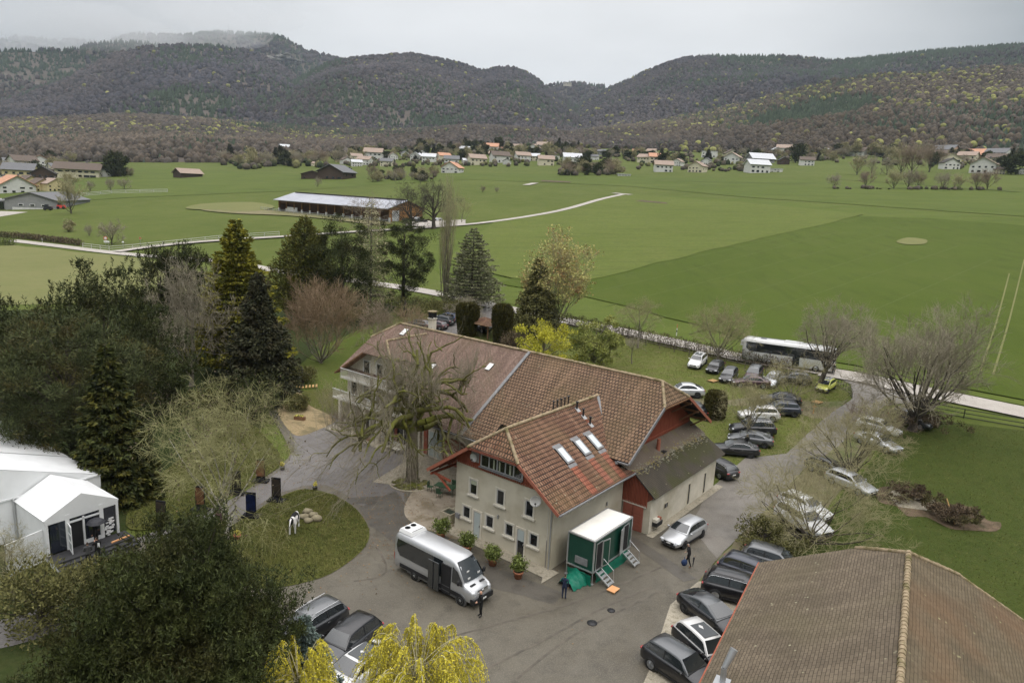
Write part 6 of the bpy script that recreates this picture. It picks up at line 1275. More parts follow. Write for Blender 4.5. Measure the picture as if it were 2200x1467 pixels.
def car(kind, color, label, p_front, p_back, group=None, roofcol=None, rim='rim', glassroof=False, rails=False, name='parked_car', z0=None, chrome=False):
    L_, W_, Hh, hz, bz, cx, wx, rx, gx, dz, wr, wb = KINDS[kind]; hw = W_ / 2
    g0 = G(*p_front); zz = g0.z if z0 is None else z0
    zz = min(zz, 6)
    f = GZ(p_front[0], p_front[1], Hh + zz - .0); b = GZ(p_back[0], p_back[1], Hh + zz)
    zz = H((f.x + b.x) / 2, (f.y + b.y) / 2); f = GZ(p_front[0], p_front[1], Hh + zz); b = GZ(p_back[0], p_back[1], Hh + zz)
    d = (f - b).normalized(); mid = (f + b) / 2; rc = (wx + rx) / 2; org = mid - d * rc; zz = max(zz, H(org.x, org.y))
    t = thing(name, label, 'car', (org.x, org.y, H(org.x, org.y) + .07), math.atan2(d.y, d.x), group)
    gx_ = (H(org.x + d.x, org.y + d.y) - H(org.x - d.x, org.y - d.y)) / 2; t.rotation_euler = (0, -math.atan(gx_), math.atan2(d.y, d.x))
    fr, bk = L_ / 2, -L_ / 2
    def topz(x):
        xs = [bk, bk + .15, gx - .02, rx, rx + .01, cx, cx + .01, fr - .45, fr - .12, fr]
        zs = [dz - .22, dz - .04, dz, bz, bz, bz, hz + .03, hz - .10, hz - .24, hz - .42]; return np.interp(x, xs, zs)
    def wid(x):
        return np.interp(x, [bk, bk + .12, bk + .5, -.2, fr - .75, fr - .25, fr - .06, fr], [.80 * hw, .92 * hw, hw, hw, .985 * hw, .90 * hw, .80 * hw, .66 * hw])
    m = MB(); rings = []
    for x in [bk, bk + .05, bk + .15, bk + .45, -wb / 2, -wb / 2 + .5, -.3, .3, cx - .1, cx + .2, wb / 2, fr - .5, fr - .25, fr - .1, fr - .02, fr]:
        w_ = wid(x); tz = topz(x); e = .06 if x in (bk, fr) else 0; zb = .24 + (.12 if x in (bk, fr) else 0)
        half = [(w_ * .80, zb), (w_ * .97, zb + .1), (w_, .46), (w_ * .985, .62), (w_ * .965, tz - .16), (w_ * .90, tz - .04), (w_ * .70, tz + .005), (0, tz + .035)]
        rings.append([(x, -y, z) for y, z in half] + [(x, y, z) for y, z in half[-2::-1]])
    m.loft(rings, color, True, True)
    body = m.build('body', t)
    # greenhouse
    wbt, wrt = hw * .90, hw * .70; zr_ = Hh - .03; st = [(cx + .02, bz - .02, bz), (cx - .02, bz - .02, bz + .02)]
    stx = [cx + .03, (cx + wx) / 2, wx, wx - .35, (wx + rx) / 2, rx + .35, rx, (rx + gx) / 2, gx]
    zt = [bz + .01, bz + (zr_ - bz) * .56, zr_ - .02, zr_ + .015, Hh, zr_ + .01, zr_ - .05, dz + (zr_ - dz) * .5, dz + .01]
    rings = []
    for x, z in zip(stx, zt):
        k = (z - bz) / (zr_ - bz); w0 = wbt; w1_ = wbt + (wrt - wbt) * k; z0_ = bz - .04
        half = [(w0, z0_), (w0 * (1 - .02) * (1 - .0), z0_ + .02), (w1_ + .01, max(z - .07, z0_ + .03)), (w1_ - .07, max(z - .01, z0_ + .04)), (0, max(z + .015, z0_ + .05))]
        rings.append([(x, -y, zz_) for y, zz_ in half] + [(x, y, zz_) for y, zz_ in half[-2::-1]])
    m = MB(); m.loft(rings, roofcol or color, False, False); m.build('roof', t)
    def gpt(x, s, k):      # point on the side surface
        z = float(np.interp(-x, [-a for a in stx], zt)); kk = (z - bz) / (zr_ - bz); w1_ = wbt + (wrt - wbt) * kk; za, zb_ = bz - .01, max(z - .08, bz)
        return (x, s * (wbt * .985 + (w1_ + .01 - wbt * .985) * k + .012), za + (zb_ - za) * k)
    # windscreen and rear window
    def endglass(nm, xa, za, wa, xb, zb_, wb_, off, mt='car_glass'):
        v = Vector((za - zb_, 0, xb - xa)) if off > 0 else Vector((zb_ - za, 0, xa - xb)); v.normalize(); v = v if v.z > 0 else -v; o_ = v * .022
        n = 6; A_ = [Vector((xa + (-.05 * (2 * i / n - 1) ** 2 + .0) * (1 if off > 0 else -1), wa * (2 * i / n - 1), za)) + o_ for i in range(n + 1)]; B_ = [Vector((xb + (-.03 * (2 * i / n - 1) ** 2) * (1 if off > 0 else -1), wb_ * (2 * i / n - 1), zb_)) + o_ for i in range(n + 1)]
        g_ = MB(); M_ = [(a.lerp(b_, .5) + v * .018) for a, b_ in zip(A_, B_)]; fs = [(i, i + 1, n + 2 + i, n + 1 + i) for i in range(n)] + [(n + 1 + i, n + 2 + i, 2 * n + 3 + i, 2 * n + 2 + i) for i in range(n)]
        if off < 0: fs = [q[::-1] for q in fs]
        g_.add(A_ + M_ + B_, fs, mt, True); return g_.build(nm, t)
    endglass('windscreen', cx - .02, bz + .055, wbt * .90, wx + .06, zr_ - .045, wrt * .90, 1)
    endglass('rear_window', gx + .05, dz + .07, wbt * .84, rx - .05, zr_ - .10, wrt * .88, -1)
    xs_ = [cx - .22, wx + .02, wx - .5, (wx + rx) / 2, rx + .25, rx + .0, (rx + gx) / 2 + .10]
    for s in (-1, 1):
        lo = [gpt(x, s, .10) for x in [cx - .18, wx, wx - .5, (wx + rx) / 2, rx + .3, rx, (rx + gx) / 2 + .05]]; hi = [gpt(x, s, .93) for x in [wx + .10, wx - .04, wx - .5, (wx + rx) / 2, rx + .3, rx + .06, (rx * .75 + gx * .25)]]
        n = len(lo); g_ = MB(); fs = [(i, i + 1, n + i + 1, n + i) if s > 0 else (i, n + i, n + i + 1, i + 1) for i in range(n - 1)]; g_.add(lo + hi, [q[::-1] for q in fs], 'car_glass', True); so = g_.build('side_window', t)
        g_ = MB(); xm = (wx + rx) / 2 + .05; a_, b_ = gpt(xm, s, .08), gpt(xm, s, .94); g_.beam((a_[0], a_[1] + s * .004, a_[2]), (b_[0], b_[1] + s * .004, b_[2]), .07, .02, 'black_trim')
        if chrome or rails:
            for i in range(n - 1): g_.bar((hi[i][0], hi[i][1] + s * .01, hi[i][2] + .015), (hi[i + 1][0], hi[i + 1][1] + s * .01, hi[i + 1][2] + .015), .013, 'chrome', 4)
        g_.build('window_trim', so)
    if glassroof: g_ = MB(); g_.box((wx - .75, 0, Hh - .008), (1.3, wrt * 1.5, .035), 'car_glass'); g_.build('sunroof', t)
    if rails:
        for s in (-1, 1): g_ = MB(); g_.bar((wx - .25, s * (wrt - .04), Hh + .02), (rx + .15, s * (wrt - .04), Hh + .02), .018, 'chrome' if rails == 1 else 'black_trim', 5); g_.build('roof_rail', t)
    for sx in (-1, 1):
        for sy in (-1, 1):
            wxp, wy = sx * wb / 2, sy * (hw - .10); T_ = Matrix.Translation((wxp, wy + sy * .09, wr - .03)) @ Matrix.Rotation(-sy * math.pi / 2, 4, 'X')
            g_ = MB(); g_.lathe([(wr + .055, -.16), (wr + .055, -.005), (wr + .02, .0)], 'black_trim', 18, T_); g_.build('wheel_arch', body)
            g_ = MB(); g_.lathe([(wr - .04, -.18), (wr, -.15), (wr, .0), (wr - .03, .03), (wr * .70, .035), (wr * .68, .0)], 'tyre', 18, T_); wo = g_.build('wheel', t)
            g_ = MB(); g_.lathe([(wr * .68, .0), (wr * .68, .028), (wr * .62, .03), (wr * .58, .012), (.06, .02)], rim, 14, T_)
            for k in range(5): a = k * 1.2566; g_.beam(T_ @ Vector((0, 0, .03)), T_ @ Vector((math.cos(a) * wr * .6, math.sin(a) * wr * .6, .03)), .07, .02, rim)
            g_.build('rim', wo)
    for s in (-1, 1):
        g_ = MB(); z = hz - .30; g_.blob((fr - .16, s * hw * .72, z), (.14, .20, .075), 'headlight', 2, 0); g_.build('headlight', t)
        g_ = MB(); g_.blob((bk + .09, s * hw * .74, dz - .20), (.09, .19, .08), 'taillight', 2, 0); g_.build('taillight', t)
        g_ = MB(); g_.blob((cx - .25, s * (hw + .10), bz + .05), (.07, .11, .075), color, 2, 0); g_.bar((cx - .25, s * hw * .9, bz), (cx - .25, s * (hw + .06), bz + .03), .03, 'black_trim', 5); g_.build('wing_mirror', t)
        g_ = MB(); g_.box((0, s * (hw - .012), .30), (wb - .75, .05, .10), 'black_trim'); g_.build('sill_trim', t)
        for x in (.35, -.60): g_ = MB(); g_.box((x, s * (hw * .985), bz - .20), (.17, .03, .03), 'chrome' if chrome or color in ('paint_silver', 'paint_white') else color); g_.build('door_handle', t)
    g_ = MB(); g_.box((fr - .035, 0, hz - .40), (.07, hw * .95, .16), 'black_trim'); g_.box((fr - .02, 0, .36), (.08, hw * 1.25, .14), 'black_trim'); g_.build('grille', t)
    g_ = MB(); g_.box((fr + .012, 0, .50), (.015, .36, .09), 'plate_white'); g_.build('number_plate', t); g_ = MB(); g_.box((bk - .012, 0, dz - .36), (.02, .40, .10), 'plate_white'); g_.build('number_plate', t)
    g_ = MB(); g_.box((bk + .01, 0, .36), (.06, hw * 1.4, .16), 'black_trim'); g_.build('rear_bumper', t)
    return t
PG, PY, PR = 'cars on the parking lawn', 'cars in the yard', 'cars beside the barn'
car('suv', 'paint_anthracite', 'grey estate car with silver rails parked beside the blue spruce', (661, 1313), (711, 1285), PY, roofcol='paint_grey', rails=1, chrome=True)
car('suv', 'paint_anthracite', 'dark car with glossy black roof parked between the grey and the white car', (737, 1353), (786, 1316), PY, roofcol='paint_black', rim='rim_dark')
car('sedan', 'paint_white', 'white saloon car under the hanging yellow willow', (760, 1414), (796, 1389), PY, glassroof=True)
car('wagon', 'paint_silver', 'silver white estate car driving beside the garage wall', (1468.4, 1123.8), (1496.8, 1107), PY, name='estate_car', rim='rim_dark')
car('suv', 'paint_black', 'black hatchback lowest in the row beside the barn', (1466, 1398), (1426.6, 1372.4), PR, roofcol='paint_dark_roof')
car('suv', 'paint_black', 'black car with white roof and glass sunroof beside the barn', (1525, 1365), (1486, 1331), PR, roofcol='paint_pearl', glassroof=True)
car('fastback', 'paint_black', 'black fastback saloon third from the bottom beside the barn', (1540, 1298), (1503, 1272), PR, rim='rim_dark', roofcol='paint_dark_roof')
car('bigsuv', 'paint_black', 'black estate car pointing under the upper left corner of the barn roof', (1600, 1238), (1540, 1223), PR, rails=2)
car('suv', 'paint_darkblue', 'dark car at the top of the row just before the barn roof corner', (1622, 1203), (1577.5, 1188), PR)
car('suv', 'paint_anthracite', 'dark car half under the tree above the barn roof', (1672, 1180), (1622, 1166), PR, roofcol='paint_grey')
car('bigsuv', 'paint_white', 'white van-like car under the tree nearest the barn', (1738, 1098), (1690, 1072), 'cars under the lane trees', glassroof=False)
car('wagon', 'paint_white', 'white estate car behind the white van-like car', (1742, 1072), (1690, 1050), 'cars under the lane trees')
car('wagon', 'paint_silver', 'silver car under the middle lane tree, nearer end of the row', (1836, 1020), (1795, 1004), 'cars under the lane trees')
car('wagon', 'paint_anthracite', 'dark grey car under the middle lane tree', (1790, 992), (1750, 978), 'cars under the lane trees')
car('sedan', 'paint_silver', 'silver car half hidden right of the lane in the tree twigs', (1898, 938), (1862, 926), 'cars under the lane trees')
car('wagon', 'paint_white', 'white car high up on the right side of the lane', (1893, 905), (1858, 896), 'cars under the lane trees')
car('suv', 'paint_anthracite', 'dark car at the foot of the biggest roadside tree', (1962, 888), (1930, 880), 'cars under the lane trees')
car('suv', 'paint_white', 'white four wheel drive car, left end of the row by the long hedge', (1496, 766.5), (1510, 758), PG, glassroof=True, rim='rim_dark')
car('mini', 'paint_black', 'small black car right of the white one by the long hedge', (1533, 781), (1548, 773), PG)
car('wagon', 'paint_black', 'black estate car third from the left by the long hedge', (1564.7, 796), (1575, 787.7), PG, roofcol='paint_grey')
car('suv', 'paint_plum', 'brownish dark car right of the three cars by the long hedge', (1618.5, 793), (1628, 784.5), PG, roofcol='paint_grey')
car('sedan', 'paint_plum', 'long dark plum saloon parked sideways in front of the hedge row', (1609, 810), (1636.5, 812.5), PG)
car('wagon', 'paint_silver', 'silver car behind the tangled tree of the parking lawn', (1660, 805.6), (1670, 799), PG)
car('wagon', 'paint_anthracite', 'dark estate car beside the trunk of the coach tree', (1708, 803.6), (1729, 806), PG, rails=1)
car('smallhatch', 'paint_yellow', 'small lime yellow hatchback under the tree beside the lane', (1776, 818), (1784.4, 814.5), PG, roofcol='paint_yellow', glassroof=True, rim='rim_dark')
car('coupesuv', 'paint_silver', 'silver coupe with sloping back behind the roof corner', (1467, 825.7), (1490, 827.2), PG, rim='rim_dark')
car('wagon', 'paint_black', 'black car half hidden behind the barrel-shaped yew', (1494, 866), (1503, 872), PG)
car('sedan', 'paint_black', 'black saloon with an open rear door, lowest on the parking lawn', (1575, 947.5), (1607, 950.5), PG, rim='rim_dark', chrome=True)
car('fastback', 'paint_grey', 'grey fastback parked just above the black saloon', (1609, 927), (1636.5, 931), PG, rim='rim_dark')
car('bigsuv', 'paint_black', 'large black car behind the round bare tree trunk', (1615, 902), (1653, 904.5), PG, chrome=True, rails=1)
car('suv', 'paint_pearl', 'cream white car above the large black one', (1626, 874), (1664, 876.5), PG)
car('suv', 'paint_darkblue', 'dark blue grey car right of the cream white one', (1674.5, 864), (1710, 867), PG, rim='rim_dark')
car('sedan', 'paint_black', 'dark car at the upper end of the lower parking row', (1672, 845), (1704, 849), PG)
car('wagon', 'paint_black', 'black estate car with red tail lights behind the garage corner', (1542, 985), (1566, 997), PY, chrome=True)
car('suv', 'paint_black', 'black car with visible rear plate behind the roof chimney', (949, 680.2), (964, 682.6), 'cars behind the long roof')
car('wagon', 'paint_blue', 'blue car beside the left clipped yew', (965, 674.5), (977, 676.8), 'cars behind the long roof')
car('mini', 'paint_plum', 'dark red car just right of the chimney', (938, 691), (951.5, 693.6), 'cars behind the long roof')
car('wagon', 'paint_grey', 'grey car left of the chimney behind the ridge', (900, 688), (915, 690.5), 'cars behind the long roof')
car('suv', 'paint_black', 'black car seen between the two clipped yews', (1030, 694), (1044, 697), 'cars behind the long roof', roofcol='paint_grey')

# ---- minibus
def minibus():
    r_, f = GZ(888.5, 1245.4, 0.07), GZ(984, 1297, .07); d = (f - r_).normalized(); n = Vector((d.y, -d.x, 0))
    L_, W_, Hh, wb = 7.25, 2.0, 2.82, 4.22; org = (r_ + f) / 2 - n * (W_ / 2) + d * .12; hw = W_ / 2
    t = thing('minibus', 'silver minibus with dark windows and open passenger door in the yard', 'minibus', (org.x, org.y, .07), math.atan2(d.y, d.x))
    fr, bk = wb / 2 + 1.0, wb / 2 + 1.0 - L_
    m = MB(); rings = []
    for x, zt, k in ((bk, 2.55, .93), (bk + .06, 2.72, .97), (bk + .25, 2.8, 1), (-2, Hh, 1), (0, Hh, 1), (1.05, Hh - .02, 1), (1.35, 2.72, .99), (1.72, 2.38, .98), (2.1, 1.86, .97), (2.32, 1.52, .97), (2.4, 1.42, .97), (2.85, 1.25, .93), (3.02, 1.12, .86), (3.10, .92, .80)):
        w_ = hw * k; zb = .34 if x < 2.9 else .42; top = min(zt, 9)
        half = [(w_ * .9, zb), (w_, zb + .12), (w_, 1.0 if top > 1.1 else top - .15), (w_ * (.985 if top > 1.6 else .95), min(1.35, top - .07)), (w_ * (.93 if top > 2 else .9), max(top - .32, min(1.36, top - .05))), (w_ * .84, top - .09), (w_ * .68, top - .015), (0, top + .03)]
        rings.append([(x, -y, z) for y, z in half] + [(x, y, z) for y, z in half[-2::-1]])
    m.loft(rings, 'paint_silver', True, True); body = m.build('body', t)
    m = MB()
    for s in (-1, 1): m.box((bk / 2 + fr / 2 - .2, s * (hw + .012), .62), (L_ - 1.6, .03, .26), 'black_trim'); m.box((bk / 2 + fr / 2, s * (hw - .02), .38), (L_ - 2.6, .05, .1), 'paint_grey')
    m.build('side_moulding', t)
    for s in (-1, 1):
        m = MB(); yy = lambda z: s * (hw * (1.0 - .075 * max(0, (z - 1.3)) / 1.2) + .018); pts = [(bk + .22, 1.95), (bk + .35, 1.55), (bk + .62, 1.30), (1.15 if s > 0 else .45, 1.30), (1.15 if s > 0 else .45, 2.42), (bk + .3, 2.42)]
        m.add([(x, yy(z), z) for x, z in pts], [tuple(range(6)) if s < 0 else tuple(range(5, -1, -1))], 'car_glass'); m.build('side_window', t)
        m = MB(); pts = [(1.32, 1.32), (2.28, 1.32), (2.18, 1.62), (1.78, 2.15), (1.32, 2.35)]; m.add([(x, yy(z), z) for x, z in pts], [tuple(range(5)) if s < 0 else tuple(range(4, -1, -1))], 'car_glass'); m.build('cab_window', t)
    # windscreen, curved across
    m = MB(); n_ = 8; A_ = []; B_ = []
    for i in range(n_ + 1): s = 2 * i / n_ - 1; A_.append((2.36 - .10 * s * s, s * hw * .86, 1.52)); B_.append((1.52 - .06 * s * s, s * hw * .74, 2.60))
    m.add(A_ + B_, [(i, i + 1, n_ + 2 + i, n_ + 1 + i) for i in range(n_)], 'car_glass', True, Matrix.Translation((.035, 0, .04))); ws = m.build('windscreen', t)
    m = MB(); 
    for y, z in ((-.45, 1.66), (-.30, 1.98), (.50, 1.72)): x = 2.36 - (z - 1.52) * .78; m.box((x + .045, y, z + .045), (.02, .22, .12), 'plate_white')
    m.build('paper_slips', ws)
    m = MB(); m.box((bk + .75, 0, Hh + .10), (1.25, 1.45, .22), 'paint_white', taper=.86); ac = m.build('roof_unit', t)
    for s in (-1, 1): m = MB(); m.lathe([(.20, 0), (.20, .03), (.16, .035), (.15, .01)], 'black_trim', 16, Matrix.Translation((bk + .52, s * .27, Hh + .20))); m.build('fan', ac)
    m = MB(); m.box((bk + 1.22, 0, Hh + .20), (.06, 1.0, .03), 'black_trim'); m.build('slot', ac)
    # door opening (dark recess) with steps and the plug door swung back along the side
    m = MB(); m.box((.80, -hw + .02, 1.30), (.82, .12, 1.95), 'black_trim'); do = m.build('door_opening', t)
    for k in range(2): m = MB(); m.box((.80, -hw - .03, .52 + .32 * k), (.72, .06, .05), 'paint_grey'); m.build('step', do)
    m = MB(); m.box((-.12, -hw - .22, 1.30), (.95, .06, 1.95), 'car_glass'); m.box((-.12, -hw - .26, 1.30), (.06, .03, 1.95), 'black_trim'); m.beam((.1, -hw - .05, 1.0), (.1, -hw - .22, 1.0), .05, .05, 'black_trim'); m.build('door', t)
    for sx in (-1, 1):
        for sy in (-1, 1):
            wr = .36; T_ = Matrix.Translation((sx * wb / 2, sy * (hw - .02), wr - .03)) @ Matrix.Rotation(-sy * math.pi / 2, 4, 'X')
            m = MB(); m.lathe([(wr + .09, -.2), (wr + .09, .0), (wr + .03, .01)], 'paint_grey', 18, T_); m.build('wheel_arch', body)
            m = MB(); m.lathe([(wr, -.2), (wr, .02), (wr - .04, .05), (wr * .6, .05)], 'tyre', 18, T_); w2 = m.build('wheel', t)
            m = MB(); m.lathe([(wr * .62, .03), (wr * .6, .055), (wr * .45, .02), (.1, .05), (.08, .07)], 'rim', 12, T_); m.build('rim', w2)
    for s in (-1, 1):
        m = MB(); m.blob((2.93, s * .70, 1.02), (.16, .20, .16), 'headlight', 2, 0); m.build('headlight', t)
        m = MB(); m.box((bk - .01, s * .88, 1.05), (.04, .14, .5), 'taillight'); m.build('taillight', t)
        m = MB(); m.blob((2.10, s * (hw + .22), 1.62), (.10, .14, .20), 'black_trim', 2, 0); m.bar((2.1, s * hw * .95, 1.5), (2.1, s * (hw + .15), 1.55), .03, 'black_trim', 5); m.build('wing_mirror', t)
        m = MB(); m.box((2.62, s * .42, 1.375), (.16, .42, .03), 'black_trim', T=Matrix.Rotation(0, 4, 'Y')); m.build('bonnet_vent', t)
    m = MB()
    for k in range(3): m.box((3.10, 0, .98 + k * .085), (.05, .95, .045), 'chrome')
    m.lathe([(.12, 0), (.12, .03), (.09, .035)], 'chrome', 14, Matrix.Translation((3.13, 0, 1.06)) @ Matrix.Rotation(R(90), 4, 'Y')); m.build('grille', t)
    m = MB(); m.box((3.02, 0, .52), (.34, 1.85, .34), 'black_trim'); m.build('bumper', t)
    m = MB(); m.box((3.2, 0, .52), (.02, .5, .11), 'plate_white'); m.build('number_plate', t)
minibus()
# ---- coach behind the hedge
def coach():
    a = G(1592, 778); b = G(1788, 806); d = (b - a); d.z = 0; d.normalize(); L_, W_, Hh = 12.6, 2.5, 3.6; org = a + d * (L_ / 2) + Vector((-d.y, d.x, 0)) * 1.0; z = H(org.x, org.y)
    t = thing('coach', 'long white touring coach with black window band behind the hedge', 'coach', (org.x, org.y, z + .08), math.atan2(d.y, d.x)); sl = (H(org.x + d.x * 3, org.y + d.y * 3) - H(org.x - d.x * 3, org.y - d.y * 3)) / 6; t.rotation_euler = (0, -math.atan(sl), math.atan2(d.y, d.x))
    hw = W_ / 2; hl = L_ / 2; m = MB(); rings = []
    for x, k, zt in ((-hl, .86, 3.3), (-hl + .08, .95, 3.5), (-hl + .4, 1, 3.6), (0, 1, 3.6), (hl - .5, 1, 3.6), (hl - .15, .97, 3.4), (hl, .9, 3.1)):
        w_ = hw * k; half = [(w_ * .95, .35), (w_, .5), (w_, 2.9), (w_ * .93, zt - .12), (w_ * .8, zt - .02), (0, zt + .02)]; rings.append([(x, -y, z_) for y, z_ in half] + [(x, y, z_) for y, z_ in half[-2::-1]])
    m.loft(rings, 'paint_white', True, True); m.build('body', t)
    for s in (-1, 1):
        m = MB(); pts = [(-hl + .5, 3.0), (-hl + .55, 2.2), (-hl + 1.1, 1.75), (hl - .4, 1.75), (hl - .3, 3.1), (-hl + .5, 3.1)]; m.add([(x, s * (hw + .015), z_) for x, z_ in pts], [tuple(range(6)) if s < 0 else tuple(range(5, -1, -1))], 'car_glass'); wn = m.build('side_window', t)
        m = MB(); 
        for k in range(6): m.box((-hl + 2 + k * 1.75, s * (hw + .03), 2.4), (.05, .02, 1.3), 'black_trim')
        m.build('window_trim', wn)
        m = MB(); m.box((1.2, s * (hw + .01), 1.1), (.95, .03, 1.3), 'car_glass'); m.build('door', t)
        for x in (-hl + 2.6, -hl + 3.9, hl - 2.4):
            T_ = Matrix.Translation((x, s * (hw - .04), .48)) @ Matrix.Rotation(-s * math.pi / 2, 4, 'X'); m = MB(); m.lathe([(.5, -.2), (.5, .03), (.3, .06)], 'tyre', 18, T_); w2 = m.build('wheel', t); m = MB(); m.lathe([(.3, .02), (.28, .07), (.1, .08)], 'rim', 12, T_); m.build('rim', w2)
    m = MB(); m.box((.5, 0, 3.62), (2.6, 1.6, .16), 'paint_white', taper=.9); m.build('roof_unit', t); m = MB()
    for x in (-3.6, 3.6): m.box((x, 0, 3.60), (.8, .8, .08), 'paint_grey')
    for s in (-.8, .8): m.box((0, s, 3.60), (9, .05, .04), 'paint_grey')
    m.build('roof_hatches', t)
    m = MB(); m.box((-hl - .16, 0, 2.75), (.4, 1.9, .7), 'paint_white', taper=.8); m.build('ski_box', t)
    for s in (-1, 1): m = MB(); m.box((-hl - .01, s * .95, 1.2), (.05, .2, .6), 'taillight'); m.build('taillight', t)
    m = MB(); m.box((hl - .02, 0, 2.2), (.12, 2.2, 1.5), 'car_glass'); m.build('windscreen', t)
coach()
# ------------------------------------------------------------------ things in the yard
mat('tent_white', (.70, .71, .71), (.78, .79, .79), .6, rough=.55, spec=.3); mat('deck_carpet', (.035, .035, .037), (.05, .05, .052), 3, rough=.95); mat('tent_glass', (.02, .024, .035), rough=.06, spec=.9)
mat('green_panel', (.008, .05, .034), (.01, .06, .04), 2, rough=.35, coat=.3); mat('tarp_green', (.006, .12, .075), (.01, .16, .10), 2, rough=.45, bump=.4, bscale=3); mat('alu', (.55, .56, .56), rough=.35, metal=.7); mat('trailer_roof', (.78, .76, .70), (.70, .68, .61), .8, rough=.6)
mat('terracotta', (.42, .16, .085), (.50, .21, .12), 4, rough=.85); mat('plywood', (.62, .30, .13), (.68, .36, .17), 4, rough=.8); mat('furniture_green', (.035, .075, .04), rough=.5); mat('stone', (.30, .26, .17), (.19, .165, .11), 3, rough=.95, bump=.8); mat('flower_yellow', (.62, .55, .12), rough=.8)
mat('skin', (.52, .30, .21), rough=.6); mat('cloth_black', (.012, .012, .013), rough=.9); mat('cloth_navy', (.018, .026, .055), rough=.9); mat('cloth_grey', (.06, .06, .062), rough=.9); mat('shoe', (.01, .01, .01), rough=.5); mat('shoe_brown', (.28, .13, .05), rough=.6); mat('hair_dark', (.02, .014, .01), rough=.8); mat('hair_grey', (.2, .19, .18), rough=.8); mat('paper', (.8, .8, .8), rough=.7); mat('bag_blue', (.02, .04, .10), rough=.6); mat('umbrella_cloth', (.035, .036, .042), rough=.6)
mat('poster_dark', (.015, .015, .02), (.06, .045, .03), 2, rough=.35); mat('poster_blue', (.006, .008, .016), (.012, .022, .09), 2.2, rough=.3); mat('poster_brown', (.28, .14, .07), (.10, .05, .03), 2, rough=.35); mat('poster_pink', (.35, .16, .18), (.05, .05, .07), 2, rough=.35); mat('cow_white', (.72, .70, .67), rough=.6); mat('wood_light', (.45, .28, .12), rough=.8)
def figure(name, label, cat, loc, rz, J, E, region, group=None, sub=1):
    """one continuous body grown round a joint skeleton; J: name -> (x,y,z,radius)"""
    keys = list(J); me = bpy.data.meshes.new(name); me.from_pydata([J[k][:3] for k in keys], [(keys.index(a), keys.index(b)) for a, b in E], [])
    o = bpy.data.objects.new(name, me); COL.objects.link(o); o.modifiers.new('s', 'SKIN'); sv = me.skin_vertices[0].data
    for i, k in enumerate(keys): r_ = J[k][3]; sv[i].radius = r_ if hasattr(r_, '__len__') else (r_, r_)
    sv[0].use_root = True; ss = o.modifiers.new('u', 'SUBSURF'); ss.levels = ss.render_levels = sub + 1
    dg = bpy.context.evaluated_depsgraph_get(); m2 = bpy.data.meshes.new_from_object(o.evaluated_get(dg)); bpy.data.objects.remove(o)
    ms = sorted(set(region(Vector((0, 0, z / 20.)), None) for z in range(40)) | set(region(p, None) for p in (Vector(J[k][:3]) for k in keys)))
    mm = [region(f.center, f) for f in m2.polygons]; ms = sorted(set(mm))
    m2.materials.clear()
    for q in ms: m2.materials.append(MATS[q])
    for f, q in zip(m2.polygons, mm): f.material_index = ms.index(q); f.use_smooth = True
    m2.name = name; o = bpy.data.objects.new(name, m2); COL.objects.link(o); o.location = loc; o.rotation_euler = (0, 0, rz); tag(o, label, cat, group); return o
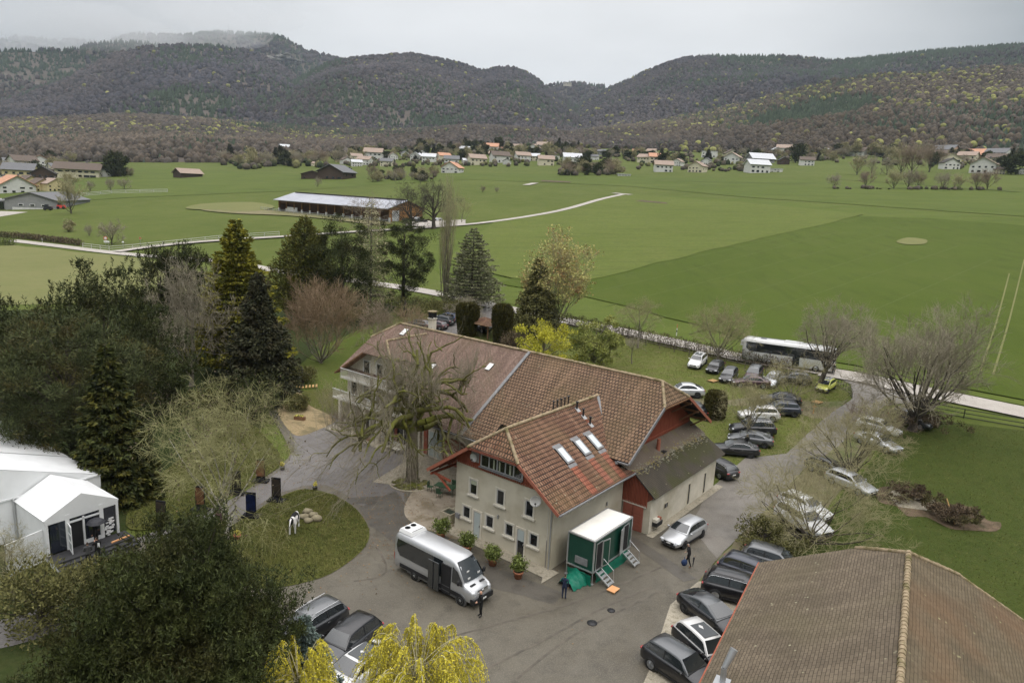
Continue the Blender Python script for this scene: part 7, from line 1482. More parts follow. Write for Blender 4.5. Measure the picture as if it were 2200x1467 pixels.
def person(label, loc, rz, coat='cloth_black', legs='cloth_black', hair='hair_dark', stride=0.0, arms='down', bald=False, h=1.77, shoe='shoe', lean=0.0):
    k = h / 1.77; L, Rr = .10, -.10
    J = {'pelvis': (0, 0, .95, (.155, .11)), 'waist': (0, .0, 1.12, (.14, .10)), 'chest': (0, .01 + lean, 1.32, (.175, .115)), 'neckb': (0, lean, 1.48, (.075, .07)), 'neck': (0, lean + .01, 1.55, .052), 'head0': (0, lean + .02, 1.61, (.072, .085)), 'head1': (0, lean + .02, 1.68, (.078, .095)), 'head2': (0, lean + .01, 1.745, (.055, .066))}
    E = [('pelvis', 'waist'), ('waist', 'chest'), ('chest', 'neckb'), ('neckb', 'neck'), ('neck', 'head0'), ('head0', 'head1'), ('head1', 'head2')]
    for s, nm in ((1, 'l'), (-1, 'r')):
        st_ = stride * s; J['hip' + nm] = (.095 * s, 0, .88, .095); J['knee' + nm] = (.10 * s, .10 * abs(st_) * 2 + st_ * .5, .49, .062); J['ank' + nm] = (.105 * s, st_ - .02, .09, .042); J['toe' + nm] = (.12 * s, st_ + .15, .045, .042)
        E += [('pelvis', 'hip' + nm), ('hip' + nm, 'knee' + nm), ('knee' + nm, 'ank' + nm), ('ank' + nm, 'toe' + nm)]
        a = arms if isinstance(arms, str) else arms[0 if s > 0 else 1]
        sh = (.195 * s, lean, 1.42, .062)
        el, wr_ = {'down': ((.24 * s, -.02, 1.13), (.235 * s, .06, .88)), 'front': ((.23 * s, .05, 1.14), (.07 * s, .24, 1.05)), 'up': ((.25 * s, .16, 1.25), (.20 * s, .28, 1.48)), 'back': ((.25 * s, -.10, 1.15), (.24 * s, -.14, .90)), 'phone': ((.22 * s, .12, 1.2), (.08 * s, .26, 1.34))}[a]
        J['sh' + nm] = sh; J['el' + nm] = (*el, .046); J['wr' + nm] = (*wr_, .031); d = (Vector(wr_) - Vector(el)).normalized() * .09; J['hand' + nm] = (wr_[0] + d.x, wr_[1] + d.y, wr_[2] + d.z, (.036, .02))
        E += [('chest', 'sh' + nm), ('sh' + nm, 'el' + nm), ('el' + nm, 'wr' + nm), ('wr' + nm, 'hand' + nm)]
        for q in range(4): o_ = Vector((.018 * (q - 1.5), 0, 0)); t_ = Vector(J['hand' + nm][:3]) + o_ + d * (.62 + .12 * (q in (1, 2))) + Vector((0, .012, 0)); J['f%d' % q + nm] = (*t_, .009); E.append(('hand' + nm, 'f%d' % q + nm))
        t_ = Vector(wr_) + d * .6 + Vector((-.045 * s, .03, 0)); J['th' + nm] = (*t_, .011); E.append(('wr' + nm, 'th' + nm))
    J['nose'] = (0, lean + .125, 1.665, .012); E.append(('head1', 'nose'))
    J = {a: (b[0] * k, b[1] * k, b[2] * k, b[3]) for a, b in J.items()}
    hands = [Vector(J['hand' + n_][:3]) for n_ in 'lr']
    def region(c, f):
        z = c.z / k
        if z > 1.545: return hair if (not bald and (z > 1.70 or (c.y < lean + .0 and z > 1.60))) else 'skin'
        if min((c - q).length for q in hands) < .085: return 'skin'
        if z < .10: return shoe
        return legs if z < .93 and abs(c.x) < .21 else coat
    return figure('person', label, 'person', loc, rz, J, E, region, 'people around the farmhouse')
def face(p, q): d = Vector(q) - Vector(p); return math.atan2(d.y, d.x) - math.pi / 2
def PP(px, py): g = G(px, py); g.z += .07; return g
p = PP(1032, 1326); person('bald man in black clothes standing with clasped hands before the minibus nose', p, face(p, PP(960, 1340)), bald=True, arms='front')
p = PP(1211, 1288); person('man in navy jacket seen from behind between the plant pots and green trailer', p, face(p, PP(1260, 1180)), coat='cloth_navy', legs='cloth_navy', arms=('down', 'front'))
p = PP(1478, 1218); wk = person('hunched person in black walking past the silver car with bag and folded umbrella', p, face(p, PP(1400, 1190)), coat='cloth_black', hair='hair_grey', stride=.24, arms=('front', 'down'), shoe='shoe_brown', lean=.10)
b = MB(); b.blob((0, 0, .42), (.22, .15, .27), 'bag_blue', 2, .08); b.bar((0, -.08, .65), (0, .1, .82), .02, 'bag_blue', 5); tag(b.build('bag', loc=p + Vector((-.38, -.28, .02))), 'dark blue bag carried by the walking person in black', 'bag')
b = MB(); b.bar((0, 0, .06), (.03, .0, .80), .02, 'umbrella_cloth', 8, .07); b.bar((.03, 0, .80), (.04, 0, .95), .012, 'wood_light', 5); tag(b.build('folded_umbrella', loc=p + Vector((.30, -.12, .0))), 'folded black umbrella carried by the walking person in black', 'umbrella')
p = PP(1602, 968); person('person in black standing at the open door of the lowest parked saloon', p, face(p, PP(1580, 940)), arms=('front', 'down'))
p = PP(1789, 808); person('dark dressed person standing by the railing near the coach tree', p, face(p, PP(1790, 830)))
p = PP(835, 958); person('person in dark clothes holding white paper by the farmhouse door', p, face(p, PP(810, 960)), coat='cloth_navy', arms=('front', 'down')); b = MB(); b.box((0, 0, 0), (.22, .02, .3), 'paper'); tag(b.build('paper_sheet', loc=p + Vector((-.15, -.22, 1.0))), 'white paper sheet held by the person at the farmhouse door', 'paper')
p = PP(815, 950); person('person in brown clothes beside the dark dressed one at the farmhouse door', p, face(p, PP(840, 955)), coat='red_wood_dark')
# ---- marquee
DK = .45; fl = GZ(102, 1195, DK); u = (GZ(256.5, 1142, DK) - fl); Wp = u.length; u.normalize(); nn = Vector((-u.y, u.x, 0)); ang = math.atan2(u.y, u.x)
te = thing('entrance_tent', 'small white gabled entrance tent with glazed front and open door', 'tent', (fl.x, fl.y, 0), ang)   # local x along the front, y into the depth
ev, ap, Dp = 3.0, 4.25, 4.7
m = MB(); m.slab([(-.08, -.05, ev), (-.08, Dp, ev), (Wp / 2, Dp, ap), (Wp / 2, -.05, ap)], .05, 'tent_white'); m.slab([(Wp + .08, -.05, ev), (Wp / 2, -.05, ap), (Wp / 2, Dp, ap), (Wp + .08, Dp, ev)], .05, 'tent_white'); m.build('roof', te)
m = MB(); m.add([(0, -.06, ev - .35), (Wp, -.06, ev - .35), (Wp + .05, -.06, ev), (Wp / 2, -.06, ap - .03), (-.05, -.06, ev)], [(0, 1, 2, 3, 4)], 'tent_white'); m.add([(0, 0, DK), (0, Dp, DK), (0, Dp, ev), (0, 0, ev)], [(3, 2, 1, 0)], 'tent_white'); m.add([(Wp, 0, DK), (Wp, Dp, DK), (Wp, Dp, ev), (Wp, 0, ev)], [(0, 1, 2, 3)], 'tent_white')
m.add([(0, .04, 0), (0, Dp, 0), (0, Dp, DK), (0, .04, DK)], [(3, 2, 1, 0)], 'tent_white'); m.build('wall', te)
m = MB()
for x in (.08, 1.35, Wp - 1.15, Wp - .08): m.box((x, -.02, (DK + ev) / 2), (.16 if x in (.08, Wp - .08) else .26, .12, ev - DK), 'tent_white')
m.box((Wp / 2, -.02, ev - .62), (2.1, .10, .12), 'tent_white'); m.box((Wp / 2 + .02, -.02, DK + 1.05), (.12, .10, 2.1), 'tent_white'); m.box((Wp / 2 + .6, -.02, DK + .14), (1.1, .1, .28), 'tent_white'); m.build('frame', te)
for x, w_, z, hh in ((.75, .95, DK + 1.22, 2.3), (Wp - .62, .75, DK + 1.3, 2.2), (Wp / 2 + .62, .95, DK + 1.15, 1.75), (Wp / 2, 2.0, ev - .36, .42)): m = MB(); m.box((x, .01, z), (w_, .04, hh), 'tent_glass'); m.build('pane', te)
m = MB(); m.box((Wp / 2 - .55, .25, DK + 1.0), (1.0, .5, 2.0), 'black_trim'); m.build('door_opening', te)
m = MB(); T_ = Matrix.Translation((Wp / 2 - 1.0, -.05, 0)) @ Matrix.Rotation(R(-100), 4, 'Z')
for a_, b_ in (((0.04), 2.0), ((.86), 2.0)): m.box((a_, 0, DK + 1.0), (.1, .05, 2.0), 'tent_white', T=T_)
for z in (.08, .75, 1.3, 1.95): m.box((.45, 0, DK + z), (.8, .05, .12), 'tent_white', T=T_)
d_ = m.build('door', te); m = MB(); m.box((.45, 0, DK + 1.05), (.75, .02, 1.8), 'frosted_glass', T=T_); m.build('pane', d_)
m = MB(); rr = random.Random(8)
for i in range(34): m.box((Wp - .95 + rr.uniform(0, .55), -.09 + rr.uniform(-.01, .01), DK + .1 + rr.uniform(0, 1.25)), (rr.uniform(.12, .2), .03, rr.uniform(.08, .13)), 'paper')
for k in range(5): m.bar((Wp - .95, -.12, DK + .2 + k * .27), (Wp - .4, -.12, DK + .22 + k * .27), .006, 'lead_grey', 4)
tag(m.build('parcel_stack', loc=fl * 0 + Vector((fl.x, fl.y, 0))), 'stack of white packages behind the right pane of the tent front', 'packages').rotation_euler = (0, 0, ang)
big = thing('marquee', 'large white marquee roof cut by the left photo edge behind the small tent', 'marquee', (fl.x, fl.y, 0), ang)
x1 = Wp + 1.05; x0 = x1 - 15.0; xm = (x0 + x1) / 2; e2, a2_ = 3.2, 5.9; Ld = 26
m = MB()
for k in range(5):
    y0, y1 = Dp + .1 + k * 5.1, Dp + .1 + (k + 1) * 5.1
    m.slab([(x1, y0, e2), (x1, y1 - .06, e2), (xm, y1 - .06, a2_), (xm, y0, a2_)], .05, 'tent_white'); m.slab([(x0, y0, e2), (xm, y0, a2_), (xm, y1 - .06, a2_), (x0, y1 - .06, e2)], .05, 'tent_white')
    m.beam((x1, y1 - .03, e2 + .03), (xm, y1 - .03, a2_ + .03), .07, .04, 'alu')
m.build('roof', big); m = MB(); m.add([(x0, Dp + .1, 0), (x1, Dp + .1, 0), (x1, Dp + .1, e2), (xm, Dp + .1, a2_ - .03), (x0, Dp + .1, e2)], [(0, 1, 2, 3, 4)], 'tent_white'); m.add([(x1, Dp + .1, 0), (x1, Dp + Ld, 0), (x1, Dp + Ld, e2), (x1, Dp + .1, e2)], [(0, 1, 2, 3)], 'tent_white'); m.build('wall', big)
m = MB(); m.beam((x0, Dp + .04, e2), (x1, Dp + .04, e2), .08, .12, 'tent_white'); m.box((.0 - .1, Dp + .02, e2 / 2), (.12, .1, e2), 'alu'); m.build('frame', big)
st = thing('entrance_steps', 'dark carpeted platform and steps in front of the entrance tent', 'steps', (fl.x, fl.y, 0), ang)
m = MB(); m.box((Wp / 2 + .1, -.75, DK / 2), (Wp + .5, 1.42, DK - .004), 'deck_carpet'); m.build('platform', st)
for k in range(3): m = MB(); z = DK - .13 * (k + 1); m.box((Wp / 2 + .1, -1.66 - k * .36, z / 2), (Wp + .5, .36, z), 'deck_carpet'); m.build('step', st)
m = MB(); m.add([(-.17, -.04, 0), (-.17, -2.5, 0), (-.17, -2.5, .12), (-.17, -1.47, DK + .02), (-.17, -.04, DK + .02)], [(0, 1, 2, 3, 4)], 'tent_white'); m.build('side_panel', st)
tl = lambda x, y, z: Vector((fl.x, fl.y, 0)) + u * x + nn * y + Vector((0, 0, z))
b = MB(); b.box((0, 0, .05), (1.3, .12, .08), 'plywood'); tag(b.build('plank', loc=tl(Wp - .5, -1.2, DK)), 'light wooden plank lying on the tent platform', 'plank').rotation_euler = (0, 0, ang + .1)
p = tl(Wp / 2 + .45, -.75, DK); person('person in black under the open umbrella at the tent entrance', p, face(p, tl(Wp / 2, .5, DK)), arms=('up', 'down'))
b = MB(); prof = [(.02, .30), (.25, .27), (.45, .18), (.60, .0), (.585, -.005), (.44, .165), (.24, .25), (.01, .28)]; b.lathe(prof, 'umbrella_cloth', 8, None, False); um = b.build('umbrella', label='open dark umbrella held over the person at the tent entrance', cat='umbrella', loc=p + Vector((.0, .1, 1.62))); b = MB(); b.bar((0, 0, -.5), (0, 0, .34), .012, 'dark_metal', 5); b.build('shaft', um)
p = tl(Wp / 2 - .2, -2.35, 0.07); person('person with white paper on the tent steps', p, face(p, tl(Wp / 2, 0, 0)), arms=('front', 'phone')); b = MB(); b.box((0, 0, 0), (.21, .02, .3), 'paper'); tag(b.build('paper_sheet', loc=p + Vector((.1, -.05, 1.22))), 'white paper sheet held by the person on the tent steps', 'paper')
p = tl(Wp / 2 - .9, -2.6, 0.07); person('person half hidden by pine branches at the foot of the tent steps', p, face(p, tl(Wp / 2, 0, 0)), coat='cloth_grey', arms='front')
wl = G(24, 1238); wr2 = G(90, 1208); b = MB(); dv_ = (wr2 - wl); b.box((dv_.length / 2, 0, 1.15), (dv_.length + .4, .08, 2.3), 'tent_white'); tag(b.build('panel_wall', loc=wl), 'plain white panel wall left of the tent steps behind the olive tree', 'panel').rotation_euler = (0, 0, math.atan2(dv_.y, dv_.x))
# ---- green sanitary trailer: local x along the long side, y to the back
o_ = PF(38.62, -22.03); tr = thing('toilet_trailer', 'dark green trailer cabin with white roof and two open doors beside the house', 'trailer', (o_.x, o_.y, .07), math.atan2(math.cos(YAW), math.sin(YAW)))
Lt, Wt, z0, z1 = 5.1, 2.1, .85, 3.15
m = MB(); m.box((Lt / 2, Wt / 2, (z0 + z1) / 2), (Lt - .04, Wt - .04, z1 - z0 - .04), 'green_panel'); m.build('body', tr)
m = MB()
for x in (0, Lt):
    for y in (0, Wt): m.box((x, y, (z0 + z1) / 2), (.09, .09, z1 - z0 - .18), 'alu')
for z in (z0, z1):
    for y in (0, Wt): m.beam((-.045, y, z), (Lt + .045, y, z), .092, .09, 'alu')
    for x in (0, Lt): m.beam((x, .046, z), (x, Wt - .046, z), .092, .088, 'alu')
m.build('frame', tr); m = MB(); m.box((Lt / 2, Wt / 2, z1 + .03), (Lt - .16, Wt - .16, .05), 'trailer_roof'); m.build('roof', tr)
# long side (y=0 faces the lane: -y). doors at x .75 and 4.2
for xd, so in ((.62, 1), (4.25, -1)):
    m = MB(); m.box((xd, -.03, z0 + 1.06), (.74, .04, 2.0), 'alu'); dfr = m.build('door_frame', tr); m = MB(); m.box((xd, -.052, z0 + 1.06), (.62, .02, 1.88), 'black_trim'); m.build('opening', dfr)
    T_ = Matrix.Translation((xd + so * .36, -.06, 0)) @ Matrix.Rotation(R(-14 if so > 0 else -166), 4, 'Z'); m = MB(); m.box((.36, 0, z0 + 1.06), (.70, .05, 1.96), 'alu', T=T_); d_ = m.build('door', tr); m = MB(); m.box((.36, -.004, z0 + 1.06), (.56, .056, 1.80), 'green_panel', T=T_); m.build('panel', d_)
    sx = xd; s_t = m = MB()
    for s in (-.33, .33): m.beam((sx + s, -.10, z0 - .02), (sx + s, -1.15, .16), .05, .10, 'alu')
    stp = m.build('step_ladder', tr)
    for k in range(4): m = MB(); m.box((sx, -.25 - k * .26, z0 - .14 - k * .17), (.64, .22, .035), 'alu'); m.build('tread', stp)
    m = MB(); hx = sx + (.36 if so < 0 else -.36) * -1 if so < 0 else sx + .36; hx = sx + .37; m.bar((hx, -.12, z0 + .05), (hx, -.2, z0 + .75), .02, 'alu', 6); m.bar((hx, -.2, z0 + .75), (hx, -1.05, z0 + .18), .02, 'alu', 6); m.bar((hx, -1.05, z0 + .18), (hx, -1.1, .25), .02, 'alu', 6); m.build('handrail', stp)
m = MB(); m.box((-.03, .95, z0 + .55), (.05, 1.0, .52), 'lead_grey'); m.build('vent_cover', tr)
for x, y in ((0, 0), (0, Wt), (Lt, 0), (Lt, Wt)): m = MB(); m.bar((x, y, 0), (x, y, z0 - .04), .035, 'alu', 6); m.box((x, y, .02), (.22, .22, .03), 'alu'); m.build('leg', tr)
def tarp(pts, z0_, z1_, seed, name, parent=None, **k):
    rr = random.Random(seed); vs = []; n = len(pts)
    for j in range(6):
        f = j / 5
        for i, (x, y) in enumerate(pts): w_ = .10 * math.sin(i * 1.9 + seed) * (1 - f * .8); vs.append((x + w_ + rr.uniform(-.03, .03), y - .08 * (1 - f) + rr.uniform(-.05, .05), z0_ + (z1_(i / (n - 1)) - z0_) * f))
    m_ = MB(); m_.add(vs, [(j * n + i, j * n + i + 1, (j + 1) * n + i + 1, (j + 1) * n + i) for j in range(5) for i in range(n - 1)], 'tarp_green', True); return m_.build(name, parent, **k)
tarp([(x * .3, -.06) for x in range(1, 17)], .02, lambda f: z0 - .06, 3, 'skirt', tr)
tarp([(-.25, y * .24) for y in range(0, 9)], .02, lambda f: z0 - .10, 4, 'skirt', tr)
t2 = thing('tarpaulin', 'crumpled green tarpaulin draped over the drawbar in front of the trailer', 'tarpaulin', tr.location, tr.rotation_euler[2])
m = MB(); rr = random.Random(5); vs = []; n1, n2 = 12, 9
for j in range(n2):
    for i in range(n1):
        a, c_ = i / (n1 - 1), j / (n2 - 1); hgt = (.78 - .35 * a) * (math.sin(math.pi * c_) ** .5 if 0 < c_ < 1 else 0) + .10 * math.sin(i * 2.2 + j * 1.3) * math.sin(math.pi * c_); vs.append((-.1 - a * 1.5 + rr.uniform(-.05, .05), .15 + c_ * (1.7 - a * .35) + a * .25 + .06 * math.sin(i * 1.7), max(.03, hgt)))
m.add(vs, [(j * n1 + i, (j + 1) * n1 + i, (j + 1) * n1 + i + 1, j * n1 + i + 1) for j in range(n2 - 1) for i in range(n1 - 1)], 'tarp_green', True); m.build('sheet', t2)
b = MB(); b.box((0, 0, .12), (.75, .6, .04), 'plywood'); 
for s in (-.28, .28): b.box((s, 0, .05), (.06, .56, .10), 'wood_light')
tag(b.build('wooden_step', loc=PF(38.95, -20.55) + Vector((0, 0, .07))), 'orange wooden board step at the foot of the near trailer ladder', 'step').rotation_euler = (0, 0, tr.rotation_euler[2])
# ---- potted laurels and flower tubs
def pot(loc, label, cat, r_, h_, mt, leaf, n, size, ch, name, group):
    t = thing(name, label, cat, loc, 0, group); m = MB(); m.lathe([(r_ * .72, 0), (r_ * .95, h_ * .8), (r_ * 1.05, h_ * .82), (r_ * 1.05, h_), (r_ * .9, h_), (r_ * .88, h_ * .9)], mt, 16); m.build('pot', t)
    m = MB(); m.lathe([(r_ * .9, h_ * .88), (r_ * .88, h_ * .93)], 'earth', 12); m.build('soil', t)
    r2 = np.random.default_rng(int(abs(loc.x * 37)) + 1); c = r2.normal(size=(n // 28 + 1, 3)); c /= np.linalg.norm(c, axis=1, keepdims=True); c = c * ch * np.array([.82, .82, .7]) * (.4 + .7 * r2.random((len(c), 1))) + np.array([0, 0, h_ + ch * .72]); C = c[r2.integers(0, len(c), n)] + r2.normal(size=(n, 3)) * ch * .17
    C[:, 2] = np.maximum(C[:, 2], h_ + .02); V, F = cards(C, size, r2, up=.3, aspect=1.1); fastmesh('foliage', V, F, leaf, parent=t); m = MB(); m.bar((0, 0, h_ * .8), (0, 0, h_ + ch * .6), .03, 'bark_grey', 6); m.build('stem', t); return t
for i, ((px, py), lab) in enumerate(zip(((947, 1158), (1004, 1187), (1058, 1215), (1113, 1243)), ('potted laurel nearest the stone trough, fullest of the four', 'second potted laurel from the trough along the house wall', 'third potted laurel along the house wall, tall straggly top', 'potted laurel nearest the house corner'))):
    pot(PP(px, py), lab, 'potted plant', .34, .52, 'terracotta', 'leaf_laurel', 1500, .13, .66 + .08 * (i == 0), 'potted_laurel', 'potted laurels along the wall')
for (px, py), lab, mt in (((607, 1010), 'grey tub of yellow flowers at the corner of the birch lawn', 'lead_grey'), ((677, 1053), 'grey tub of yellow flowers at the top of the oval lawn', 'lead_grey'), ((510, 1160), 'terracotta pot of pale flowers at the birch foot', 'terracotta'), ((790, 948), 'terracotta pot of yellow flowers under the balconies', 'terracotta'), ((768, 940), 'terracotta pot of green leaves under the balconies', 'terracotta')):
    t_ = pot(PP(px, py), lab, 'flower pot', .24, .36, mt, 'flower_yellow' if 'green' not in lab else 'leaf_laurel', 260, .08, .24, 'flower_pot', None)
g = PP(644, 903); t_ = thing('flower_trough', 'small wooden trough of yellow flowers on the tan gravel bed', 'planter', g, -.2); m = MB(); m.box((0, 0, .2), (1.2, .45, .36), 'brown_wood'); m.build('box', t_); m = MB()
for i in range(40): m.blob((random.uniform(-.55, .55), random.uniform(-.18, .18), .42 + random.uniform(0, .1)), (.07, .07, .06), 'flower_yellow' if i % 3 else 'leaf_laurel', 1, .2, i)
m.build('flowers', t_)
# ---- stone trough, garden table, bench
g = PF(38.9, -35.55, .07); t_ = thing('stone_trough', 'long stone water trough by the corner of the beige house', 'trough', g, -YAW); m = MB()
for y, hgt, w_ in ((0, .75, 1.0), (1.25, .6, .8)):
    for s in (-1, 1): m.box((s * w_ / 2, y, hgt / 2), (.14, 1.05, hgt), 'wet_stone'); m.box((0, y + s * .46, hgt / 2), (w_ - .14, .13, hgt), 'wet_stone')
m.build('basin', t_); m = MB(); m.box((0, 0, .62), (.86, .8, .03), 'water_dark'); m.box((0, 1.25, .48), (.66, .8, .03), 'water_dark'); m.build('water', t_)
g = PP(957, 1062); t_ = thing('garden_table', 'long dark green garden table on the gravel terrace', 'table', g, -YAW + .25); m = MB(); m.box((0, 0, .73), (1.9, .85, .05), 'furniture_green'); m.build('tabletop', t_)
for sx in (-.85, .85):
    for sy in (-.36, .36): m = MB(); m.bar((sx, sy, 0), (sx, sy, .71), .025, 'furniture_green', 6); m.build('leg', t_)
def chair_at(off, rz, lab):
    c = thing('garden_chair', lab, 'chair', g + Vector(off), rz, 'chairs at the garden table'); m = MB(); m.box((0, 0, .44), (.44, .44, .04), 'furniture_green'); m.build('seat', c); m = MB(); m.box((0, -.21, .70), (.44, .04, .44), 'furniture_green'); m.build('backrest', c)
    for sx in (-.19, .19):
        for sy in (-.19, .19): m = MB(); m.bar((sx, sy, 0), (sx, sy, .42), .016, 'furniture_green', 5); m.build('leg', c)
for off, rz, lab in (((-1.35, .35, 0), -1.9, 'green garden chair at the left end of the table'), ((-.35, 1.0, 0), math.pi - .4, 'green garden chair on the far side of the table, left one'), ((.55, .75, 0), math.pi - .4, 'green garden chair on the far side of the table, right one'), ((-.45, -.85, 0), -.4, 'green garden chair on the near side of the table')): chair_at(off, rz, lab)
g = PP(846, 972); t_ = thing('garden_bench', 'pale slatted garden bench under the linden limbs', 'bench', g, -YAW); m = MB()
for k in range(4): m.box((0, -.2 + k * .13, .44), (1.6, .10, .03), 'stone_trim')
m.build('seat', t_); m = MB()
for k in range(3): m.box((0, .30, .56 + k * .14), (1.6, .03, .09), 'stone_trim')
m.build('backrest', t_)
for s in (-.7, .7): m = MB(); m.box((s, 0, .21), (.06, .5, .42), 'stone_trim'); m.build('leg', t_)
# ---- cow statue and rocks
g = G(632, 1144); g.z += .1
J = {'mid': (0, 0, 1.05, (.30, .33)), 'rump': (0, -.55, 1.08, (.27, .30)), 'tailhead': (0, -.82, 1.15, (.14, .14)), 'chest': (0, .45, 1.05, (.27, .34)), 'neck': (0, .80, 1.28, (.14, .2)), 'poll': (0, 1.05, 1.42, (.11, .12)), 'face': (0, 1.28, 1.22, (.09, .10)), 'muzzle': (0, 1.42, 1.06, (.075, .07)), 'tail1': (0, -.93, .9, .03), 'tail2': (0, -.95, .5, .045)}
E_ = [('mid', 'rump'), ('rump', 'tailhead'), ('mid', 'chest'), ('chest', 'neck'), ('neck', 'poll'), ('poll', 'face'), ('face', 'muzzle'), ('tailhead', 'tail1'), ('tail1', 'tail2')]
for s, n_ in ((1, 'l'), (-1, 'r')):
    J.update({'sh' + n_: (.17 * s, .50, .80, .12), 'kn' + n_: (.18 * s, .54 + .05 * s, .42, .065), 'ft' + n_: (.18 * s, .54 + .10 * s, .06, .06), 'hp' + n_: (.18 * s, -.58, .80, .14), 'st' + n_: (.19 * s, -.50, .60, .09), 'hk' + n_: (.19 * s, -.72, .42, .06), 'hf' + n_: (.19 * s, -.68 - .04 * s, .06, .06), 'ear' + n_: (.22 * s, 1.02, 1.42, .035)})
    E_ += [('chest', 'sh' + n_), ('sh' + n_, 'kn' + n_), ('kn' + n_, 'ft' + n_), ('rump', 'hp' + n_), ('hp' + n_, 'st' + n_), ('st' + n_, 'hk' + n_), ('hk' + n_, 'hf' + n_), ('poll', 'ear' + n_)]
def cowreg(c, f):
    if c.z < .62: return 'cow_white'
    if c.y > .95: return 'cow_white' if abs(c.x) < .035 else 'cloth_black'
    v = math.sin(c.x * 6 + 1) + math.sin(c.y * 4.6 + c.z * 2) + .6 * math.sin(c.y * 9 + c.x * 4)
    return 'cloth_black' if v > .05 or (c.y < -.35 and c.x > .12) else 'cow_white'
figure('cow_statue', 'black and white life-size cow figure standing on the oval lawn', 'cow', g, face(g, G(615, 1180)), J, E_, cowreg)
for i, (px, py, s) in enumerate(((653, 1115, .38), (661, 1104, .40), (673, 1112, .42), (680, 1120, .45), (662, 1123, .36))):
    g = G(px, py); m = MB(); m.blob((0, 0, s * .35), (s, s * .8, s * .6), 'stone', 2, .16, 40 + i)
    m.build('boulder', label='mossy boulder of the small pile beside the cow figure', cat='rock', group='boulders beside the cow figure', loc=g + Vector((0, 0, .1)))
# ---- display panels on the lawns
for i, (px, py, wpx, hpx, mt, lab) in enumerate(((594, 1078, 17, 40, 'poster_dark', 'dark picture panel at the top edge of the oval lawn'), (540, 1112, 17, 42, 'poster_blue', 'blue black picture panel left of the topmost one on the oval lawn'), (560, 1036, 16, 40, 'poster_brown', 'brown picture panel by the path at the corner of the birch lawn'), (431, 1098, 18, 44, 'poster_brown', 'brown patterned picture panel left of the birch'), (508, 1062, 15, 36, 'poster_dark', 'dark picture panel just behind the birch trunk'), (474, 1142, 16, 46, 'poster_pink', 'pinkish picture panel directly left of the birch foot'), (348, 1132, 14, 42, 'poster_dark', 'black twisted-looking panel farthest left on the lawn'))):
    g = G(px, py); g.z += .1; t_ = thing('display_panel', lab, 'display panel', g, -.15 + .1 * (i % 3), 'picture panels on the lawns'); hgt = 1.95; w_ = .78
    m = MB(); m.box((0, 0, hgt / 2 + .08), (w_, .10, hgt), 'cloth_black'); m.build('board', t_); m = MB(); m.box((0, -.055, hgt * .62), (w_ - .06, .014, hgt * .72), mt); m.build('picture', t_)
    m = MB(); m.box((0, 0, .07), (w_ + .6, .75, .12), 'cloth_black'); m.box((0, -.22, .22), (w_, .3, .2), 'cloth_black', taper=.6); m.build('base', t_)
b = MB(); b.bar((0, 0, 0), (0, 0, .95), .05, 'dark_metal', 8); b.bar((0, 0, .95), (0, 0, 1.0), .07, 'dark_metal', 8); tag(b.build('bollard', loc=G(573, 1268)), 'thin black post on the lower edge of the oval lawn', 'bollard')
# ---- fences, posts, gates
def fence(label, pix, hgt, mt, rails=2, step=2.4, r_=.05, name='rail_fence'):
    W_ = [G(*p) for p in pix]; o = W_[0].copy(); t = thing(name, label, 'fence', o, 0); pts = []
    for a, b_ in zip(W_[:-1], W_[1:]):
        n = max(1, int((b_ - a).length / step)); pts += [a.lerp(b_, i / n) for i in range(n)]
    pts.append(W_[-1]); pts = [Vector((p.x, p.y, H(p.x, p.y))) - o for p in pts]
    for p in pts: m = MB(); m.bar(p, p + Vector((0, 0, hgt)), r_, mt, 5); m.build('post', t)
    for k in range(rails):
        z = hgt * (.95 - .42 * k); m = MB()
        for p, q in zip(pts[:-1], pts[1:]): m.bar(p + Vector((0, 0, z)), q + Vector((0, 0, z)), r_ * .8, mt, 4)
        m.build('rail', t)
    return t
mat('fence_wood', (.10, .085, .07), (.16, .135, .11), 3, rough=.9); mat('fence_white', (.5, .5, .47), rough=.8); mat('fence_dark', (.02, .02, .02), rough=.6)
fence('dark wooden rail fence along the inner side of the long hedge', [(1215, 706), (1330, 729), (1480, 765), (1600, 792), (1690, 812)], 1.3, 'fence_wood')
fence('dark railing curving round the yellow car corner of the lane', [(1762, 822), (1800, 830), (1822, 842), (1830, 856)], 1.1, 'fence_dark', 3, .5, .03)
fence('dark rail fence below the pale road at the right edge', [(1985, 882), (2070, 898), (2200, 920), (2320, 945)], 1.15, 'fence_dark', 3, 3.5, .06)
fence('grey white rail fence beside the road junction on the left', [(178, 533), (235, 540), (285, 536), (380, 526), (470, 516), (600, 507)], 1.5, 'fence_white', 3, 4.0, .08)
fence('thin pale fence across the paddock in front of the apartment houses', [(165, 423), (240, 416), (360, 413)], 1.8, 'fence_white', 3, 6.0, .12)
fence('pale metal fence along the open side of the cattle barn', [(560, 452), (640, 462), (740, 472), (836, 481)], 1.5, 'zinc', 3, 3.0, .07)
fence('white metal farm gate at the entrance to the small parking place', [(1046, 668), (1060, 660)], 1.5, 'white_plastic', 4, 1.2, .05, 'farm_gate')
